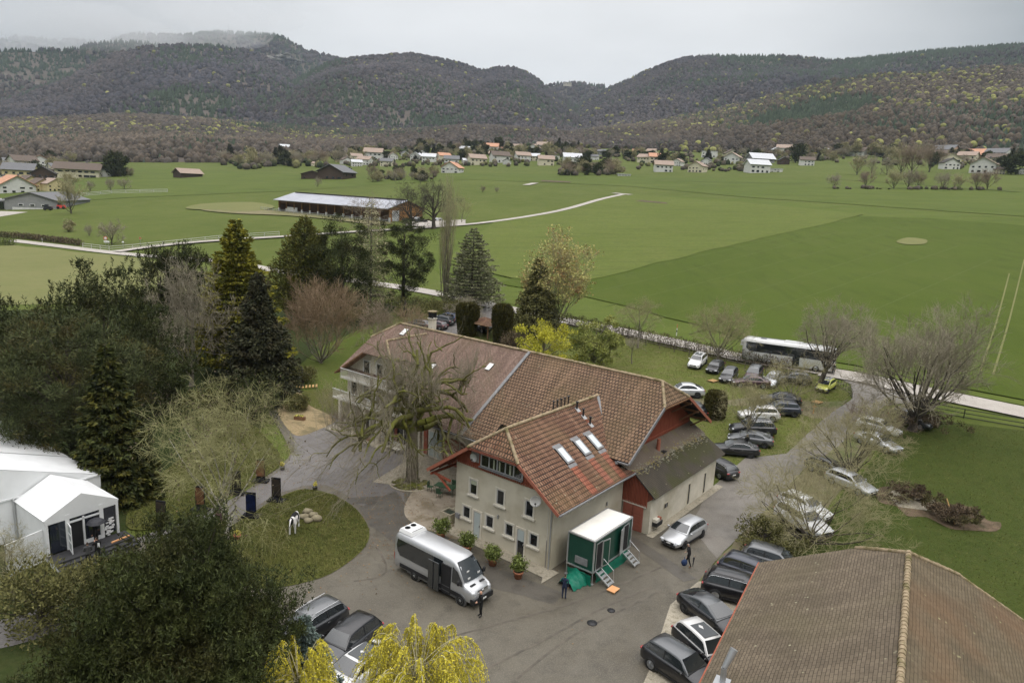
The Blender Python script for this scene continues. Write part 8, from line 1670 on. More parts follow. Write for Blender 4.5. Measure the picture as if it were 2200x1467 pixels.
for px, py, lab in ((1453, 722, 'black and white snow pole with orange tip beyond the long hedge'), (91, 521, 'white road marker post at the left end of the field road'), (292, 553, 'white road marker post below the road junction'), (341, 548, 'yellow tipped marker post just past the road junction')):
    g = G(px, py); t_ = thing('marker_post', lab, 'post', g, 0); hg = 2.0 if px == 1453 else 1.4; m = MB(); m.bar((0, 0, 0), (0, 0, hg * .35), .08, 'white_plastic', 6); m.bar((0, 0, hg * .35), (0, 0, hg * .5), .082, 'dark_metal', 6); m.bar((0, 0, hg * .5), (0, 0, hg * .68), .08, 'white_plastic', 6); m.build('pole', t_); m = MB(); m.bar((0, 0, hg * .68), (0, 0, hg), .06, 'terracotta' if px == 1453 else 'white_plastic', 6); m.build('tip', t_)
mat('sign_red', (.6, .05, .04), rough=.5)
for px, py, hg, kd, lab in ((228, 533, 3.4, 1, 'round red-rimmed road sign with white plate below at the junction'), (234, 534, 2.2, 0, 'small white sign just right of the red-rimmed one'), (265, 533, 2.0, 0, 'small round white sign beside the pale fence'), (302, 530, 3.0, 2, 'reddish triangular sign behind the pale fence')):
    g = G(px, py); t_ = thing('road_sign', lab, 'sign', g, .4); m = MB(); m.bar((0, 0, 0), (0, 0, hg), .05, 'zinc', 6); m.build('pole', t_); m = MB()
    if kd == 1: m.lathe([(.52, 0), (.52, .04), (.36, .045)], 'sign_red', 16, Matrix.Translation((0, -.06, hg - .5)) @ Matrix.Rotation(R(90), 4, 'X')); m.lathe([(.37, .046), (.36, .05)], 'white_plastic', 16, Matrix.Translation((0, -.06, hg - .5)) @ Matrix.Rotation(R(90), 4, 'X')); m.box((0, -.08, hg - 1.45), (1.0, .04, .7), 'white_plastic')
    elif kd == 2: m.lathe([(.5, 0), (.5, .04)], 'terracotta', 3, Matrix.Translation((0, -.06, hg - .45)) @ Matrix.Rotation(R(90), 4, 'X'), False)
    else: m.lathe([(.34, 0), (.34, .04)], 'white_plastic', 14, Matrix.Translation((0, -.06, hg - .3)) @ Matrix.Rotation(R(90), 4, 'X'))
    m.build('plate', t_)
for px, py, lab in ((1532, 820, 'brown wooden pallet on the parking lawn in front of the hedge row'), (1755, 866, 'pale wooden barrier lying on the track near the yellow car')):
    g = G(px, py); g.z += .05; m = MB(); 
    for k in range(4): m.box((-.5 + k * .33, 0, .14), (.22, 1.0, .03), 'wood_light')
    for y in (-.4, 0, .4): m.box((0, y, .06), (1.25, .1, .12), 'brown_wood')
    tag(m.build('pallet', loc=g), lab, 'pallet').rotation_euler = (0, 0, .7)
g = G(1747, 889); t_ = thing('wooden_stake', 'short pale wooden stake with crossbar beside the lane verge', 'stake', g, 0); m = MB(); m.box((0, 0, .6), (.12, .1, 1.2), 'wood_light'); m.build('post', t_); m = MB(); m.box((0, -.08, .95), (.5, .04, .14), 'wood_light'); m.build('crossbar', t_)
g = G(640, 835); m = MB()
for k in range(7): m.box((k * .42, 0, .03 + k * .03), (.22, 1.2, .08), 'wood_light')
tag(m.build('garden_steps', loc=g + Vector((-.3, .2, .08))), 'pale timber steps climbing the grass beside the gravel bed', 'steps').rotation_euler = (0, 0, .25)
m = MB(); m.bar((0, 0, 0), (-.35, 1.2, 1.9), .05, 'wood_light', 5); tag(m.build('leaning_pole', loc=G(2052, 1128)), 'pale pole leaning over the compost patch', 'pole')
for (px, py) in ((932, 1420 - 72), ):
    pass
m = MB(); m.lathe([(.32, 0), (.32, .012)], 'dark_metal', 18); tag(m.build('manhole_cover', loc=G(1272, 1340) + Vector((0, 0, .085))), 'small dark drain cover in the yard, left one', 'drain cover')
m = MB(); m.lathe([(.25, 0), (.25, .012)], 'dark_metal', 18); tag(m.build('manhole_cover', loc=G(1313, 1313) + Vector((0, 0, .085))), 'small dark drain cover in the yard, right one', 'drain cover')
# ------------------------------------------------------------------ far buildings
for n_, c in dict(w_white=(.70, .69, .66), w_cream=(.70, .64, .48), w_yellow=(.66, .56, .32), w_grey=(.30, .30, .30), w_brown=(.075, .05, .038), w_pink=(.62, .42, .32), r_tan=(.34, .26, .21), r_brown=(.13, .10, .08), r_orange=(.52, .28, .18), r_grey=(.16, .16, .165), r_light=(.58, .59, .61), r_dark=(.05, .045, .042)).items(): mat(n_, c, tuple(v * .85 for v in c), .8, rough=.85)
mat('metal_roof', (.33, .34, .38), (.40, .41, .45), .25, rough=.45, stretch=(1, 1, 1)); mat('wood_orange', (.24, .12, .045), (.29, .15, .06), 1, rough=.8); mat('wood_barn', (.17, .085, .045), (.12, .06, .035), 1, rough=.85)
ORD = ['first', 'second', 'third', 'fourth', 'fifth', 'sixth', 'seventh', 'eighth', 'ninth', 'tenth', 'eleventh', 'twelfth', 'thirteenth', 'fourteenth', 'fifteenth', 'sixteenth', 'seventeenth', 'eighteenth', 'nineteenth', 'twentieth']
WN = dict(w_white='white', w_cream='cream', w_yellow='yellow', w_grey='grey', w_brown='dark timber', w_pink='pink'); RN = dict(r_tan='tan', r_brown='brown', r_orange='orange', r_grey='grey', r_light='light', r_dark='dark')
def GG(px, py):
    g = G(px, py); mx = 930
    if g.to_2d().length > mx: p = AT(px, py, mx); g = Vector((p.x, p.y, min(p.z, H(p.x, p.y) + 9)))
    return g
def house(label, px, py, wpx_, wall, roof, gable=False, turn=0.0, hw=.42, dep=.8, pitch=.36, group=None, name='house', flat=False, chim=True, rows=2, cols=4):
    wpx = wpx_ * (1.1 if group else 1); g = GG(px, py + (3 if group else 0)); W_ = wid_px(g, wpx); z_ = g.z; g = g + Vector((g.x, g.y, 0)).normalized() * (W_ * dep / 2); g.z = z_ - .6
    az = math.atan2(g.x, g.y); t = thing(name, label, 'house', g, -az + turn, group); D_ = W_ * dep; hh = W_ * hw + .6; rr = random.Random(int(px * 7 + py)); x, y = W_ / 2, D_ / 2; e = W_ * .06
    m = MB(); 
    if gable: zr_ = hh + x * 2 * pitch * .8; m.add([(-x, -y, 0), (x, -y, 0), (x, y, 0), (-x, y, 0), (-x, -y, hh), (x, -y, hh), (x, y, hh), (-x, y, hh), (0, -y, zr_), (0, y, zr_)], [(0, 1, 5, 8, 4), (1, 2, 6, 5), (2, 3, 7, 9, 6), (3, 0, 4, 7)], wall)
    else: zr_ = hh + y * 2 * pitch * .8; m.add([(-x, -y, 0), (x, -y, 0), (x, y, 0), (-x, y, 0), (-x, -y, hh), (x, -y, hh), (x, y, hh), (-x, y, hh), (-x, 0, zr_), (x, 0, zr_)], [(0, 1, 5, 4), (1, 2, 6, 9, 5), (2, 3, 7, 6), (3, 0, 4, 8, 7)], wall)
    if flat: m = MB(); m.box((0, 0, hh / 2), (W_, D_, hh), wall)
    m.build('wall', t); m = MB(); s = (zr_ - hh) / (x if gable else y)
    if flat: m.box((0, 0, hh + .2), (W_ + .6, D_ + .6, .4), roof)
    elif gable:
        for q in (-1, 1): m.slab([(q * (x + e), -y - e, hh - s * e + .3), (0, -y - e, zr_ + .3), (0, y + e, zr_ + .3), (q * (x + e), y + e, hh - s * e + .3)], .3, roof)
    else:
        for q in (-1, 1): m.slab([(-x - e, q * (y + e), hh - s * e + .3), (x + e, q * (y + e), hh - s * e + .3), (x + e, 0, zr_ + .3), (-x - e, 0, zr_ + .3)], .3, roof)
    ro = m.build('roof', t)
    if chim and not flat: m = MB(); m.box((x * .35, y * .1, zr_ + .3), (W_ * .05, W_ * .05, 1.6), 'r_grey'); m.build('chimney', ro)
    ww, wh = W_ * .09, hh * .17
    for r_ in range(rows):
        for c in range(cols):
            if rr.random() < .2: continue
            m = MB(); m.box((-x * .72 + c * x * 1.44 / max(1, cols - 1), -y - .04, hh * (.28 + .42 * r_)), (ww * (1.5 if rr.random() < .3 else 1), .12, wh * (1.3 if r_ == 0 else 1)), 'dark_glass'); m.build('window', t)
    if W_ > 9 and not flat:
        for c in (-1, 1): m = MB(); m.box((x + .04, c * y * .45, hh * .62), (.12, ww, wh), 'dark_glass'); m.build('window', t)
    return t
def row(where, grp, L_):
    L_ = sorted(L_); 
    for i, a in enumerate(L_):
        px, py, w_, wl_, rf = a[:5]; k = a[5] if len(a) > 5 else {}
        house(f"{WN[wl_]} {RN[rf]}-roofed house, {ORD[i]} from left {where}", px, py, w_, wl_, rf, group=grp, turn=k.pop('turn', (((px * 13) % 7) - 3) * .14), **k)
g_ = dict(gable=True)
row('in the village at the far left', 'houses at the far left', [(8, 368, 26, 'w_white', 'r_brown'), (24, 356, 26, 'w_cream', 'r_grey'), (50, 362, 42, 'w_white', 'r_brown'), (88, 358, 34, 'w_white', 'r_orange', dict(gable=True)), (120, 366, 24, 'w_cream', 'r_grey'), (46, 386, 52, 'w_yellow', 'r_grey', dict(turn=-.25)), (6, 394, 26, 'w_white', 'r_dark', dict(gable=True)), (96, 388, 40, 'w_brown', 'r_dark', dict(gable=True)), (62, 402, 34, 'w_yellow', 'r_brown', dict(gable=True, turn=.5)), (88, 408, 34, 'w_yellow', 'r_brown', dict(gable=True, turn=.5)), (114, 408, 34, 'w_yellow', 'r_tan', dict(gable=True, turn=.5)), (30, 412, 62, 'w_white', 'r_orange', dict(gable=True, turn=.3, hw=.25))])
row('in the middle village front row', 'front village houses', [(743, 350, 19, 'w_white', 'r_brown', g_), (728, 346, 10, 'w_yellow', 'r_tan', dict(flat=True)), (765, 343, 22, 'w_cream', 'r_tan'), (766, 355, 20, 'w_white', 'r_light'), (784, 352, 26, 'w_white', 'r_tan'), (803, 340, 34, 'w_white', 'r_tan'), (842, 341, 20, 'w_white', 'r_tan', g_), (832, 355, 24, 'w_cream', 'r_grey'), (896, 342, 22, 'w_white', 'r_light', g_), (922, 346, 26, 'w_white', 'r_light'), (936, 343, 22, 'w_pink', 'r_tan'), (953, 343, 24, 'w_cream', 'r_orange'), (970, 352, 28, 'w_white', 'r_grey'), (972, 369, 36, 'w_white', 'r_orange', dict(gable=True, turn=-.4, hw=.3)), (1003, 351, 18, 'w_white', 'r_light'), (1024, 352, 32, 'w_cream', 'r_tan'), (1073, 347, 34, 'w_white', 'r_brown'), (1089, 351, 16, 'w_white', 'r_dark', g_), (1122, 344, 28, 'w_white', 'r_tan'), (1148, 343, 22, 'w_cream', 'r_light')])
row('in the middle village upper row', 'upper village houses', [(598, 316, 16, 'w_brown', 'r_grey'), (612, 320, 17, 'w_white', 'r_light'), (668, 354, 13, 'w_cream', 'r_tan'), (870, 333, 14, 'w_white', 'r_grey', g_), (906, 334, 16, 'w_white', 'r_light', g_), (997, 326, 20, 'w_white', 'r_light'), (1030, 320, 14, 'w_white', 'r_orange', g_), (1055, 325, 28, 'w_white', 'r_orange'), (1078, 325, 14, 'w_cream', 'r_orange', g_), (1062, 337, 20, 'w_cream', 'r_tan'), (1108, 328, 15, 'w_brown', 'r_brown', g_), (1112, 320, 18, 'w_white', 'r_tan'), (1148, 323, 20, 'w_white', 'r_tan', g_), (1168, 321, 26, 'w_white', 'r_tan'), (1215, 320, 16, 'w_cream', 'r_tan', g_), (1190, 340, 18, 'w_white', 'r_grey', dict(flat=True))])
row('on the slope beside the middle village', 'slope houses', [(1172, 353, 30, 'w_cream', 'r_tan'), (1228, 354, 34, 'w_white', 'r_light', dict(hw=.5)), (1234, 341, 22, 'w_white', 'r_light', g_), (1276, 341, 16, 'w_white', 'r_grey'), (1292, 330, 16, 'w_grey', 'r_grey'), (1368, 331, 18, 'w_pink', 'r_orange'), (1400, 330, 18, 'w_cream', 'r_tan'), (1386, 347, 26, 'w_cream', 'r_tan'), (1410, 348, 30, 'w_cream', 'r_orange'), (1424, 367, 34, 'w_white', 'r_tan'), (1456, 354, 20, 'w_white', 'r_tan', g_), (1498, 368, 30, 'w_cream', 'r_tan', g_), (1524, 336, 28, 'w_white', 'r_light', dict(flat=True, hw=.42)), (1518, 350, 17, 'w_white', 'r_grey', g_), (1570, 340, 28, 'w_cream', 'r_brown', g_), (1574, 349, 30, 'w_white', 'r_tan', g_), (1340, 376, 24, 'w_white', 'r_light', dict(flat=True, hw=.14))])
row('on the hillside right of centre', 'hillside houses', [(1632, 348, 44, 'w_grey', 'r_light', dict(hw=.22)), (1625, 369, 40, 'w_white', 'r_light', dict(hw=.42)), (1665, 367, 24, 'w_white', 'r_light', dict(flat=True, hw=.25)), (1682, 351, 20, 'w_brown', 'r_dark', g_), (1732, 353, 26, 'w_white', 'r_brown'), (1668, 327, 18, 'w_white', 'r_light', g_), (1684, 328, 28, 'w_white', 'r_tan'), (1779, 326, 14, 'w_grey', 'r_light')])
row('in the village at the far right', 'far right houses', [(1841, 331, 34, 'w_white', 'r_brown', dict(hw=.22)), (1878, 328, 15, 'w_pink', 'r_brown', dict(hw=.9)), (1904, 330, 38, 'w_pink', 'r_brown', dict(hw=.14)), (2030, 331, 38, 'w_pink', 'r_grey', dict(hw=.3)), (2022, 340, 28, 'w_cream', 'r_brown'), (2058, 338, 20, 'w_white', 'r_orange'), (2040, 353, 34, 'w_cream', 'r_tan', g_), (2038, 361, 30, 'w_white', 'r_dark', g_), (2100, 333, 34, 'w_pink', 'r_orange', dict(hw=.2)), (2112, 343, 46, 'w_pink', 'r_orange', dict(hw=.16)), (2078, 346, 32, 'w_cream', 'r_tan'), (2142, 343, 38, 'w_white', 'r_grey'), (2140, 352, 34, 'w_cream', 'r_brown'), (2112, 370, 44, 'w_white', 'r_tan', g_), (2146, 371, 20, 'w_cream', 'r_brown'), (2194, 372, 16, 'w_white', 'r_grey', g_), (2196, 346, 16, 'w_pink', 'r_grey')])
house('large cream farmhouse with grey brown roof, left of the pair before the left wood', 172, 383, 84, 'w_cream', 'r_brown', turn=-.25, hw=.24, dep=.5, cols=6, name='farmhouse')
house('white modern apartment house with grey roof, right of the pair before the left wood', 213, 381, 50, 'w_white', 'r_grey', turn=-.15, hw=.36, dep=.6)
house('small dark field barn with brown roof standing alone in the left meadow', 404, 382, 50, 'w_brown', 'r_tan', turn=.55, hw=.2, dep=.6, chim=False, rows=0, name='field_barn')
house('low wooden farm building with white base beside the dark barn', 671, 385, 46, 'w_brown', 'r_brown', gable=True, hw=.22, dep=.8, chim=False, rows=1, pitch=.2, name='farm_building')
house('large dark timber barn in front of the middle village', 724, 386, 60, 'w_brown', 'r_grey', gable=True, turn=-.5, hw=.28, dep=1.0, chim=False, rows=1, pitch=.3, name='timber_barn')
# grey machine shed, far left
a, b_ = G(12, 451), G(124, 449); d = (b_ - a); Ls = d.length; g = a; sh = thing('machine_shed', 'big grey machine shed with dark roof at the left photo edge', 'shed', g, math.atan2(d.y, d.x))
hh = 5.2; ap = 8.2; Dd = 34
m = MB(); m.add([(0, 0, -.5), (Ls, 0, -.5), (Ls, Dd, 0), (0, Dd, 0), (0, 0, hh), (Ls, 0, hh), (Ls, Dd, hh), (0, Dd, hh), (Ls / 2, 0, ap), (Ls / 2, Dd, ap)], [(0, 1, 5, 8, 4), (1, 2, 6, 5), (2, 3, 7, 9, 6), (3, 0, 4, 7)], 'w_grey'); m.build('wall', sh)
m = MB(); m.slab([(-.8, -.8, hh - .2), (Ls / 2, -.8, ap + .2), (Ls / 2, Dd, ap + .2), (-.8, Dd, hh - .2)], .3, 'r_grey'); m.slab([(Ls + .8, -.8, hh - .2), (Ls + .8, Dd, hh - .2), (Ls / 2, Dd, ap + .2), (Ls / 2, -.8, ap + .2)], .3, 'r_grey'); m.build('roof', sh)
m = MB(); m.box((Ls / 2 + 1.5, -.08, .5), (Ls - 3, .2, 1.8), 'w_white'); m.build('plinth', sh)
for k in range(3): m = MB(); m.box((Ls * (.3 + .22 * k), -.1, 2.6), (2.2, .2, 1.0), 'white_frame'); f = m.build('window', sh); m = MB(); m.box((Ls * (.3 + .22 * k), -.22, 2.6), (1.7, .06, .7), 'dark_glass'); m.build('pane', f)
m = MB(); m.box((-9, 8, 2.2), (18, 14, 4.4), 'w_grey'); m.box((-9, .9, 1.9), (16, .3, 3.4), 'dark_glass'); m.build('open_bay', sh)
# long cattle barn
P0, P1, P2 = G(601, 454), G(838, 477.5), G(912, 468.5); d = P1 - P0; Lb = d.length; wdt = (P2 - P1).length; g = P0.copy(); cb = thing('cattle_barn', 'long open cattle barn with pale metal roof and orange timber end wall', 'barn', g, math.atan2(d.y, d.x)); gr = (P1.z - P0.z) / Lb
fz = max(P0.z, P1.z) - P0.z; ev = hgt_px(P0, 597, 429.5); rg_ = ev + wdt * .5 * .38
m = MB(); m.slab([(-1.5, -2.2, ev), (Lb + .6, -2.2, ev), (Lb + .6, wdt / 2, rg_), (-1.5, wdt / 2, rg_)], .25, 'metal_roof'); m.slab([(-1.5, wdt / 2, rg_), (Lb + .6, wdt / 2, rg_), (Lb + .6, wdt + 1, ev), (-1.5, wdt + 1, ev)], .25, 'metal_roof', 'wood_barn'); ro = m.build('roof', cb)
m = MB(); m.box((Lb / 2, wdt / 2, rg_ + .15), (Lb, 1.4, .35), 'r_dark'); m.build('ridge_vent', ro)
m = MB(); m.box((Lb / 2, 4.5, ev / 2), (Lb, .3, ev), 'wood_barn'); m.box((.15, wdt / 2, ev / 2 - .2), (.3, wdt, ev), 'wood_barn'); m.box((Lb / 2, -.15, ev - .9), (Lb, .2, 1.0), 'wood_barn'); m.box((Lb * .13, -.1, 1.1), (Lb * .1, .2, 2.2), 'w_white'); m.build('wall', cb)
m = MB(); m.add([(Lb, 0, 0), (Lb, wdt, 0), (Lb, wdt, ev), (Lb, wdt / 2, rg_ - .2), (Lb, 0, ev)], [(0, 1, 2, 3, 4)], 'wood_orange'); m.box((Lb + .05, wdt * .5, 3.0), (.1, wdt, .15), 'wood_barn'); m.box((Lb + .06, wdt * .16, 2.2), (.12, wdt * .2, 4.0), 'r_light'); m.build('end_wall', cb)
n = 13
for k in range(n + 1): m = MB(); m.box((Lb * k / n, -.3, ev / 2), (.35, .35, ev - .3), 'wood_orange'); m.box((Lb * k / n, -.3, .7), (.6, .6, 1.6), 'w_white'); m.build('post', cb)
for i, (px, py, w_, c, lab) in enumerate(((905, 479, 2.4, 'paint_dark_roof', 'dark farm trailer in the yard behind the oaks'), (880, 477, 3.0, 'r_dark', 'black covered silage heap beside the orange barn end'), (893, 474, 2, 'r_light', 'pale machine parts stored at the orange barn end'), (940, 476, 2, 'r_light', 'light farm machine beyond the barn yard oaks'))):
    g = G(px, py); t_ = thing('farm_trailer' if 'trailer' in lab else ('silage_heap' if 'heap' in lab else 'farm_machine'), lab, 'farm equipment', g, .2); m = MB(); m.box((0, 0, .9), (w_ * 2, w_, .9), c, taper=.85); m.build('bed', t_)
    for s in (-.6, .6): m = MB(); m.lathe([(.5, -.15), (.5, .15)], 'tyre', 12, Matrix.Translation((s * w_ * .8, -w_ * .45, .45)) @ Matrix.Rotation(R(90), 4, 'X')); m.build('wheel', t_)
for px, py, c, lab in ((104, 452, 'paint_black', 'dark tractor parked by the grey machine shed'), (132, 449, 'sign_red', 'red farm implement right of the grey machine shed'), (4, 450, 'sign_red', 'red machine inside the open bay of the grey shed'), (752, 366, 'paint_blue', 'blue container behind the dark timber barn')):
    g = G(px, py); t_ = thing('farm_machine', lab, 'farm equipment', g, .3); m = MB(); m.box((0, 0, 1.1), (3.6, 1.8, 1.2), c, taper=.85); m.box((-.6, 0, 2.1), (1.4, 1.5, 1.0), 'dark_glass', taper=.85); m.build('body', t_)
    for s in (-1.1, 1.1): m = MB(); m.lathe([(.6, -.2), (.6, .2)], 'tyre', 12, Matrix.Translation((s, -.95, .6)) @ Matrix.Rotation(R(90), 4, 'X')); m.build('wheel', t_)
def thicket(name, n, x0, x1, y0, y1, seed, cols, size, skip=None):
    r_ = np.random.default_rng(seed); bv, bf = icob(1); V, C = [], []
    for _ in range(n):
        px = r_.uniform(x0, x1); t_ = (px - x0) / (x1 - x0); py = r_.uniform(y0[0] + (y0[1] - y0[0]) * t_, y1[0] + (y1[1] - y1[0]) * t_)
        if fbm(vn2, px / 26, py / 9 + seed, 2) < -.06: continue
        g = GG(px, py); s = size * r_.uniform(.5, 1.2); c = np.array(cols[int(r_.random() ** 1.4 * len(cols))]) * r_.uniform(.7, 1.3)
        V.append(np.array(g) + bv * s * (1 + .3 * (r_.random((len(bv), 1)) - .5)) * [1, 1, r_.uniform(.7, 1.3)] + [0, 0, s * .6]); C.append(np.tile(c, (len(bv), 1)))
    k = len(V); fastmesh(name, np.vstack(V), (bf[None] + (np.arange(k) * len(bv))[:, None, None]).reshape(-1, 3), 'woodland', smooth=True, cols=np.vstack(C), kind='stuff')
TC = [(.10, .085, .062), (.095, .08, .066), (.07, .075, .035), (.035, .045, .022), (.12, .115, .05)]
thicket('undergrowth', 300, 720, 1190, (338, 328), (360, 358), 1, TC, 2.6); thicket('undergrowth', 300, 760, 1300, (318, 312), (342, 338), 2, TC, 3.4); thicket('undergrowth', 400, 1180, 1620, (328, 326), (366, 370), 3, TC, 2.6)
thicket('undergrowth', 260, 480, 760, (346, 338), (366, 360), 4, TC, 3.8); thicket('undergrowth', 200, -30, 180, (352, 352), (404, 376), 5, TC, 2.6); thicket('undergrowth', 150, 1610, 1800, (328, 326), (350, 346), 6, TC, 2.8); thicket('undergrowth', 260, 1790, 2230, (330, 334), (350, 372), 7, TC, 2.8); thicket('undergrowth', 90, 800, 935, (380, 380), (388, 388), 8, TC[:3], 2.2); thicket('undergrowth', 70, 1780, 2150, (405, 408), (407, 410), 9, TC[:3], 1.3); thicket('undergrowth', 110, 1200, 1340, (366, 366), (378, 378), 10, TC, 2.4)
# ---- trees of the villages and the fields: a few models, copied
def small_bare(nm, seed, tw, h=9, sp=4.2, **k):
    t = bare_tree(nm, 'x', 'tree', None, seed, h, sp, h * .22, .22, 'bark_dark', tw, loc=Vector((0, 0, -500)), nl=9, levels=3, kids=(4, 6, 6), twig_r=.05, **k); return t
PB = [small_bare('bare_tree', 201, 'twig_grey', start=.2), small_bare('bare_tree', 202, 'twig_brown', up=.6, start=.3), small_bare('bare_tree', 203, 'twig_olive', start=.2, up=.8)]
PD = [clump_tree('evergreen_tree', 'x', 'tree', None, 210 + i, 9, 3.4, 'leaf_pine', clumps=34, per=60, csize=1.4, size=.9, loc=Vector((0, 0, -500)), trunk_h=.6) for i in range(2)]
PS = [conifer('spruce_tree', 'x', None, 220, 12, 3.2, 'leaf_spruce_dark', 'spruce', loc=Vector((0, 0, -500)), n=2600, size=1.1, cat='tree')]
PYl = [clump_tree('yellow_bush', 'x', 'bush', None, 230, 3.4, 2.4, 'leaf_forsythia', clumps=14, per=60, csize=.9, size=.6, loc=Vector((0, 0, -500)), trunk_h=.1)]
PO = [clump_tree('olive_tree', 'x', 'tree', None, 231, 9, 4.2, 'twig_olive', clumps=34, per=70, csize=1.5, size=.7, loc=Vector((0, 0, -500)), trunk_h=.8)]
BASEH = {id(o): h for L_, h in ((PB, 9), (PD, 9), (PS, 12), (PYl, 3.4), (PO, 9)) for o in L_}
def put(protos, px, py, hpx, label, group, wk=1.0, seed=0):
    rr = random.Random(int(px * 3 + py + seed)); o = rr.choice(protos); g = GG(px, py); hm = wid_px(g, hpx); s = hm / BASEH[id(o)]
    d = dup(o, g - Vector((0, 0, .3)), rr.random() * 6.28, label, group, (s * wk, s * wk, s)); return d
# individually placed ones
for px, py, hp, L_, wk, lab in ((153, 459, 78, PB, .9, 'tall bare tree right of the grey machine shed'), (148, 498, 26, PO, 1.0, 'umbrella-shaped brown tree in the left meadow, left of two'), (192, 507, 28, PB, .8, 'umbrella-shaped brown tree in the left meadow, right of two'), (240, 526, 56, PB, 1.1, 'pale spreading tree behind the junction signs'),
    (150, 412, 46, PB, 1.2, 'dark bushy bare tree below the cream farmhouse'), (194, 412, 26, PB, .9, 'slim bare tree below the apartment house'), (238, 410, 30, PB, .9, 'bare tree above the thin paddock fence, left of the broad one'), (267, 407, 26, PB, 1.3, 'broad dark orchard tree above the thin paddock fence'), (243, 380, 52, PD, .8, 'tall dark pine right of the apartment house'), (260, 380, 50, PD, .8, 'dark pine nearest the wood behind the apartment house'), (280, 380, 22, PB, .9, 'small bare tree at the end of the dark meadow hedge'),
    (683, 402, 24, PB, .8, 'lone bare tree in the meadow in front of the dark barns'), (1037, 414, 16, PB, .9, 'tiny orchard tree in the middle field, left of two'), (1067, 414, 14, PB, .9, 'tiny orchard tree in the middle field, right of two'), (798, 384, 32, PB, 1.0, 'bare tree at the left end of the bushes before the village'),
    (1792, 405, 34, PB, 1.1, 'bare bush with dark core, leftmost of the field edge bushes'), (1858, 405, 42, PB, 1.0, 'ivy-clad bare tree second in the field edge row'), (1920, 406, 44, PB, 1.1, 'bare tree clump third in the field edge row'), (1950, 406, 46, PB, 1.1, 'bare tree clump fourth in the field edge row'), (1972, 406, 40, PB, .9, 'bare tree clump fifth in the field edge row'), (2026, 408, 42, PB, 1.1, 'thin bare bush sixth in the field edge row'), (2058, 408, 36, PB, 1.1, 'thin bare bush seventh in the field edge row'), (2096, 408, 44, PB, 1.0, 'bare bush eighth in the field edge row'), (2120, 408, 46, PB, 1.0, 'bare tree at the right end of the field edge row'),
    (1841, 376, 44, PB, 1.1, 'round bare tree left of the upper field hedge'), (1872, 372, 40, PB, .8, 'slim bare tree in the upper field hedge, nearest the round one'), (1905, 376, 40, PB, .8, 'slim bare tree in the middle of the upper field hedge'), (1935, 374, 66, PB, 1.0, 'tall bare tree in the upper field clump, left one'), (1958, 378, 70, PB, 1.0, 'tall bare tree in the upper field clump, middle one'), (1996, 370, 66, PB, 1.0, 'tall bare tree in the upper field clump, right one'), (2172, 375, 48, PD, 1.2, 'big dark evergreen between the far right houses'), (1709, 350, 42, PD, .9, 'big dark round conifer on the hillside right of centre')): put(L_, px, py, hp, lab, 'field trees' , wk)
rr = random.Random(77)
def scatter(n, x0, x1, yf, kinds, where, grp, hp=(12, 24)):
    for i in range(n):
        px = rr.uniform(x0, x1); py = yf(px) + rr.uniform(-9, 7); k = rr.choices(list(kinds), weights=list(kinds.values()))[0]; P_ = dict(b=PB, d=PD, s=PS, y=PYl, o=PO)[k]
        nm = dict(b='bare grey brown tree', d='dark round evergreen', s='dark pointed spruce', y='yellow flowering bush', o='olive green tree')[k]
        h_ = rr.uniform(*hp) * (.35 if k == 'y' else 1.25 if k == 's' else 1); put(P_, px, py, h_, f'{nm} {where}', f'{nm}s {grp}', rr.uniform(.9, 1.35), i)
scatter(64, 720, 1180, lambda x: 338, dict(b=5, d=3, s=1.5, y=1, o=1.5), 'among the houses of the middle village', 'in the middle village')
scatter(44, 900, 1260, lambda x: 325, dict(b=4, d=3, s=3, o=1.5), 'behind the upper houses of the middle village', 'behind the middle village')
scatter(64, 1180, 1600, lambda x: 346 if x > 1400 else 340, dict(b=5, d=4, s=2, y=1.2, o=1.5), 'among the houses right of the middle village', 'on the slope')
scatter(24, 1600, 1800, lambda x: 340, dict(b=4, d=2, s=1, y=.4, o=1), 'around the hillside houses right of centre', 'on the hillside')
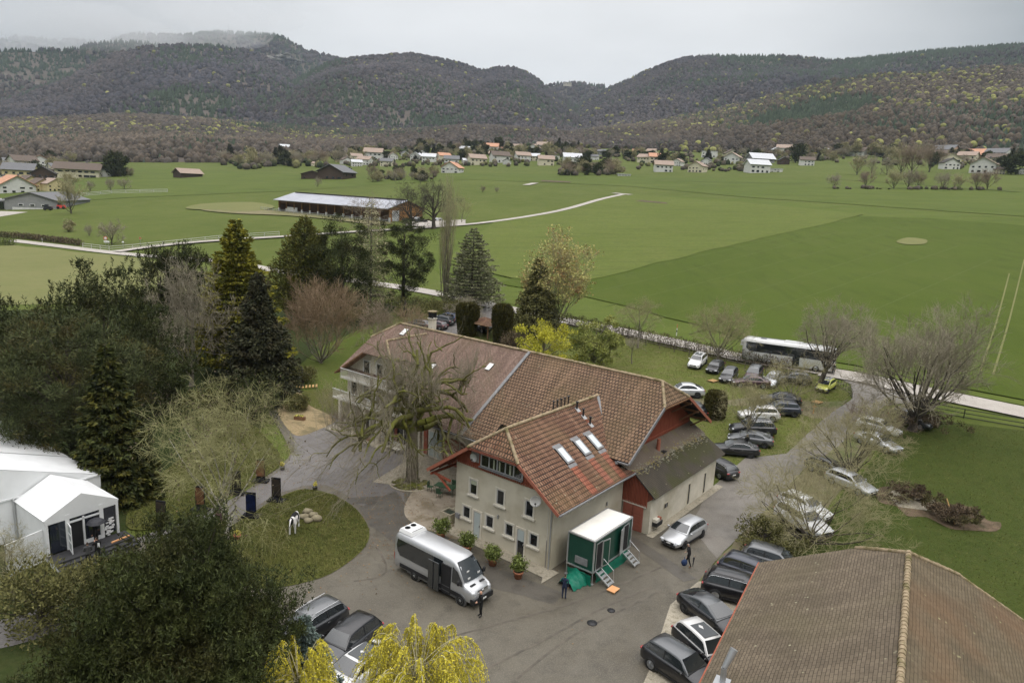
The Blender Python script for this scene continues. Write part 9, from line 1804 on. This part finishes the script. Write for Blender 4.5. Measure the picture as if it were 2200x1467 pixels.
scatter(24, 1780, 2000, lambda x: 336, dict(b=5, d=1, o=1), 'around the long low houses on the right', 'by the low houses', (16, 28))
scatter(44, 2000, 2220, lambda x: 350, dict(b=4, d=3, s=1, y=.5, o=1), 'among the houses at the far right', 'at the far right')
scatter(44, 480, 740, lambda x: 352, dict(b=7, d=2, s=1, o=2), 'in the gardens left of the middle village', 'left of the middle village', (16, 34))
scatter(34, -20, 170, lambda x: 362 + (x < 100) * 18, dict(b=6, d=2, o=1), 'among the houses at the far left', 'at the far left', (18, 34))
scatter(26, 800, 935, lambda x: 386, dict(b=6, d=1, o=3), 'in the bushes in front of the middle village', 'before the middle village', (14, 24))
scatter(22, 1200, 1330, lambda x: 372, dict(b=6, d=2, o=2), 'at the field edge below the slope houses', 'below the slope', (18, 34))
for L_ in (PB, PD, PS, PYl, PO):
    for o in L_:
        for c in list(o.children): bpy.data.objects.remove(c)
        bpy.data.objects.remove(o)
# ------------------------------------------------------------------ air
def volume(name, m, density, color, aniso=0.2):
    mt = bpy.data.materials.new(name); mt.use_nodes = True; t = mt.node_tree; t.nodes.clear(); o_ = t.nodes.new('ShaderNodeOutputMaterial'); v = t.nodes.new('ShaderNodeVolumePrincipled')
    v.inputs['Density'].default_value = density; v.inputs['Color'].default_value = (*color, 1); v.inputs['Anisotropy'].default_value = aniso
    t.links.new(v.outputs[0], o_.inputs['Volume']); MATS[name] = mt; return mt
volume('haze_air', None, 5.5e-5, (0.68, 0.79, 0.93))
m = MB(); m.box((0, 3000, 500), (16000, 7000, 1006), 'haze_air'); hz = m.build('haze', kind='stuff')

volume('cloud_mist', None, 1.3e-3, (0.97, 0.985, 1.0), 0.1)
for cx, cy, d, rx, ry, rz_, dn in ((250, 40, 3250, 620, 260, 130, 1.0), (60, 60, 3600, 620, 300, 110, 1.0), (500, 30, 3500, 330, 200, 75, .6)):
    p = AT(cx, cy, d); m = MB(); m.blob((0, 0, 0), (rx, ry, rz_), 'cloud_mist', 3, .10, int(cx)); m.build('low_cloud', kind='stuff', loc=p)
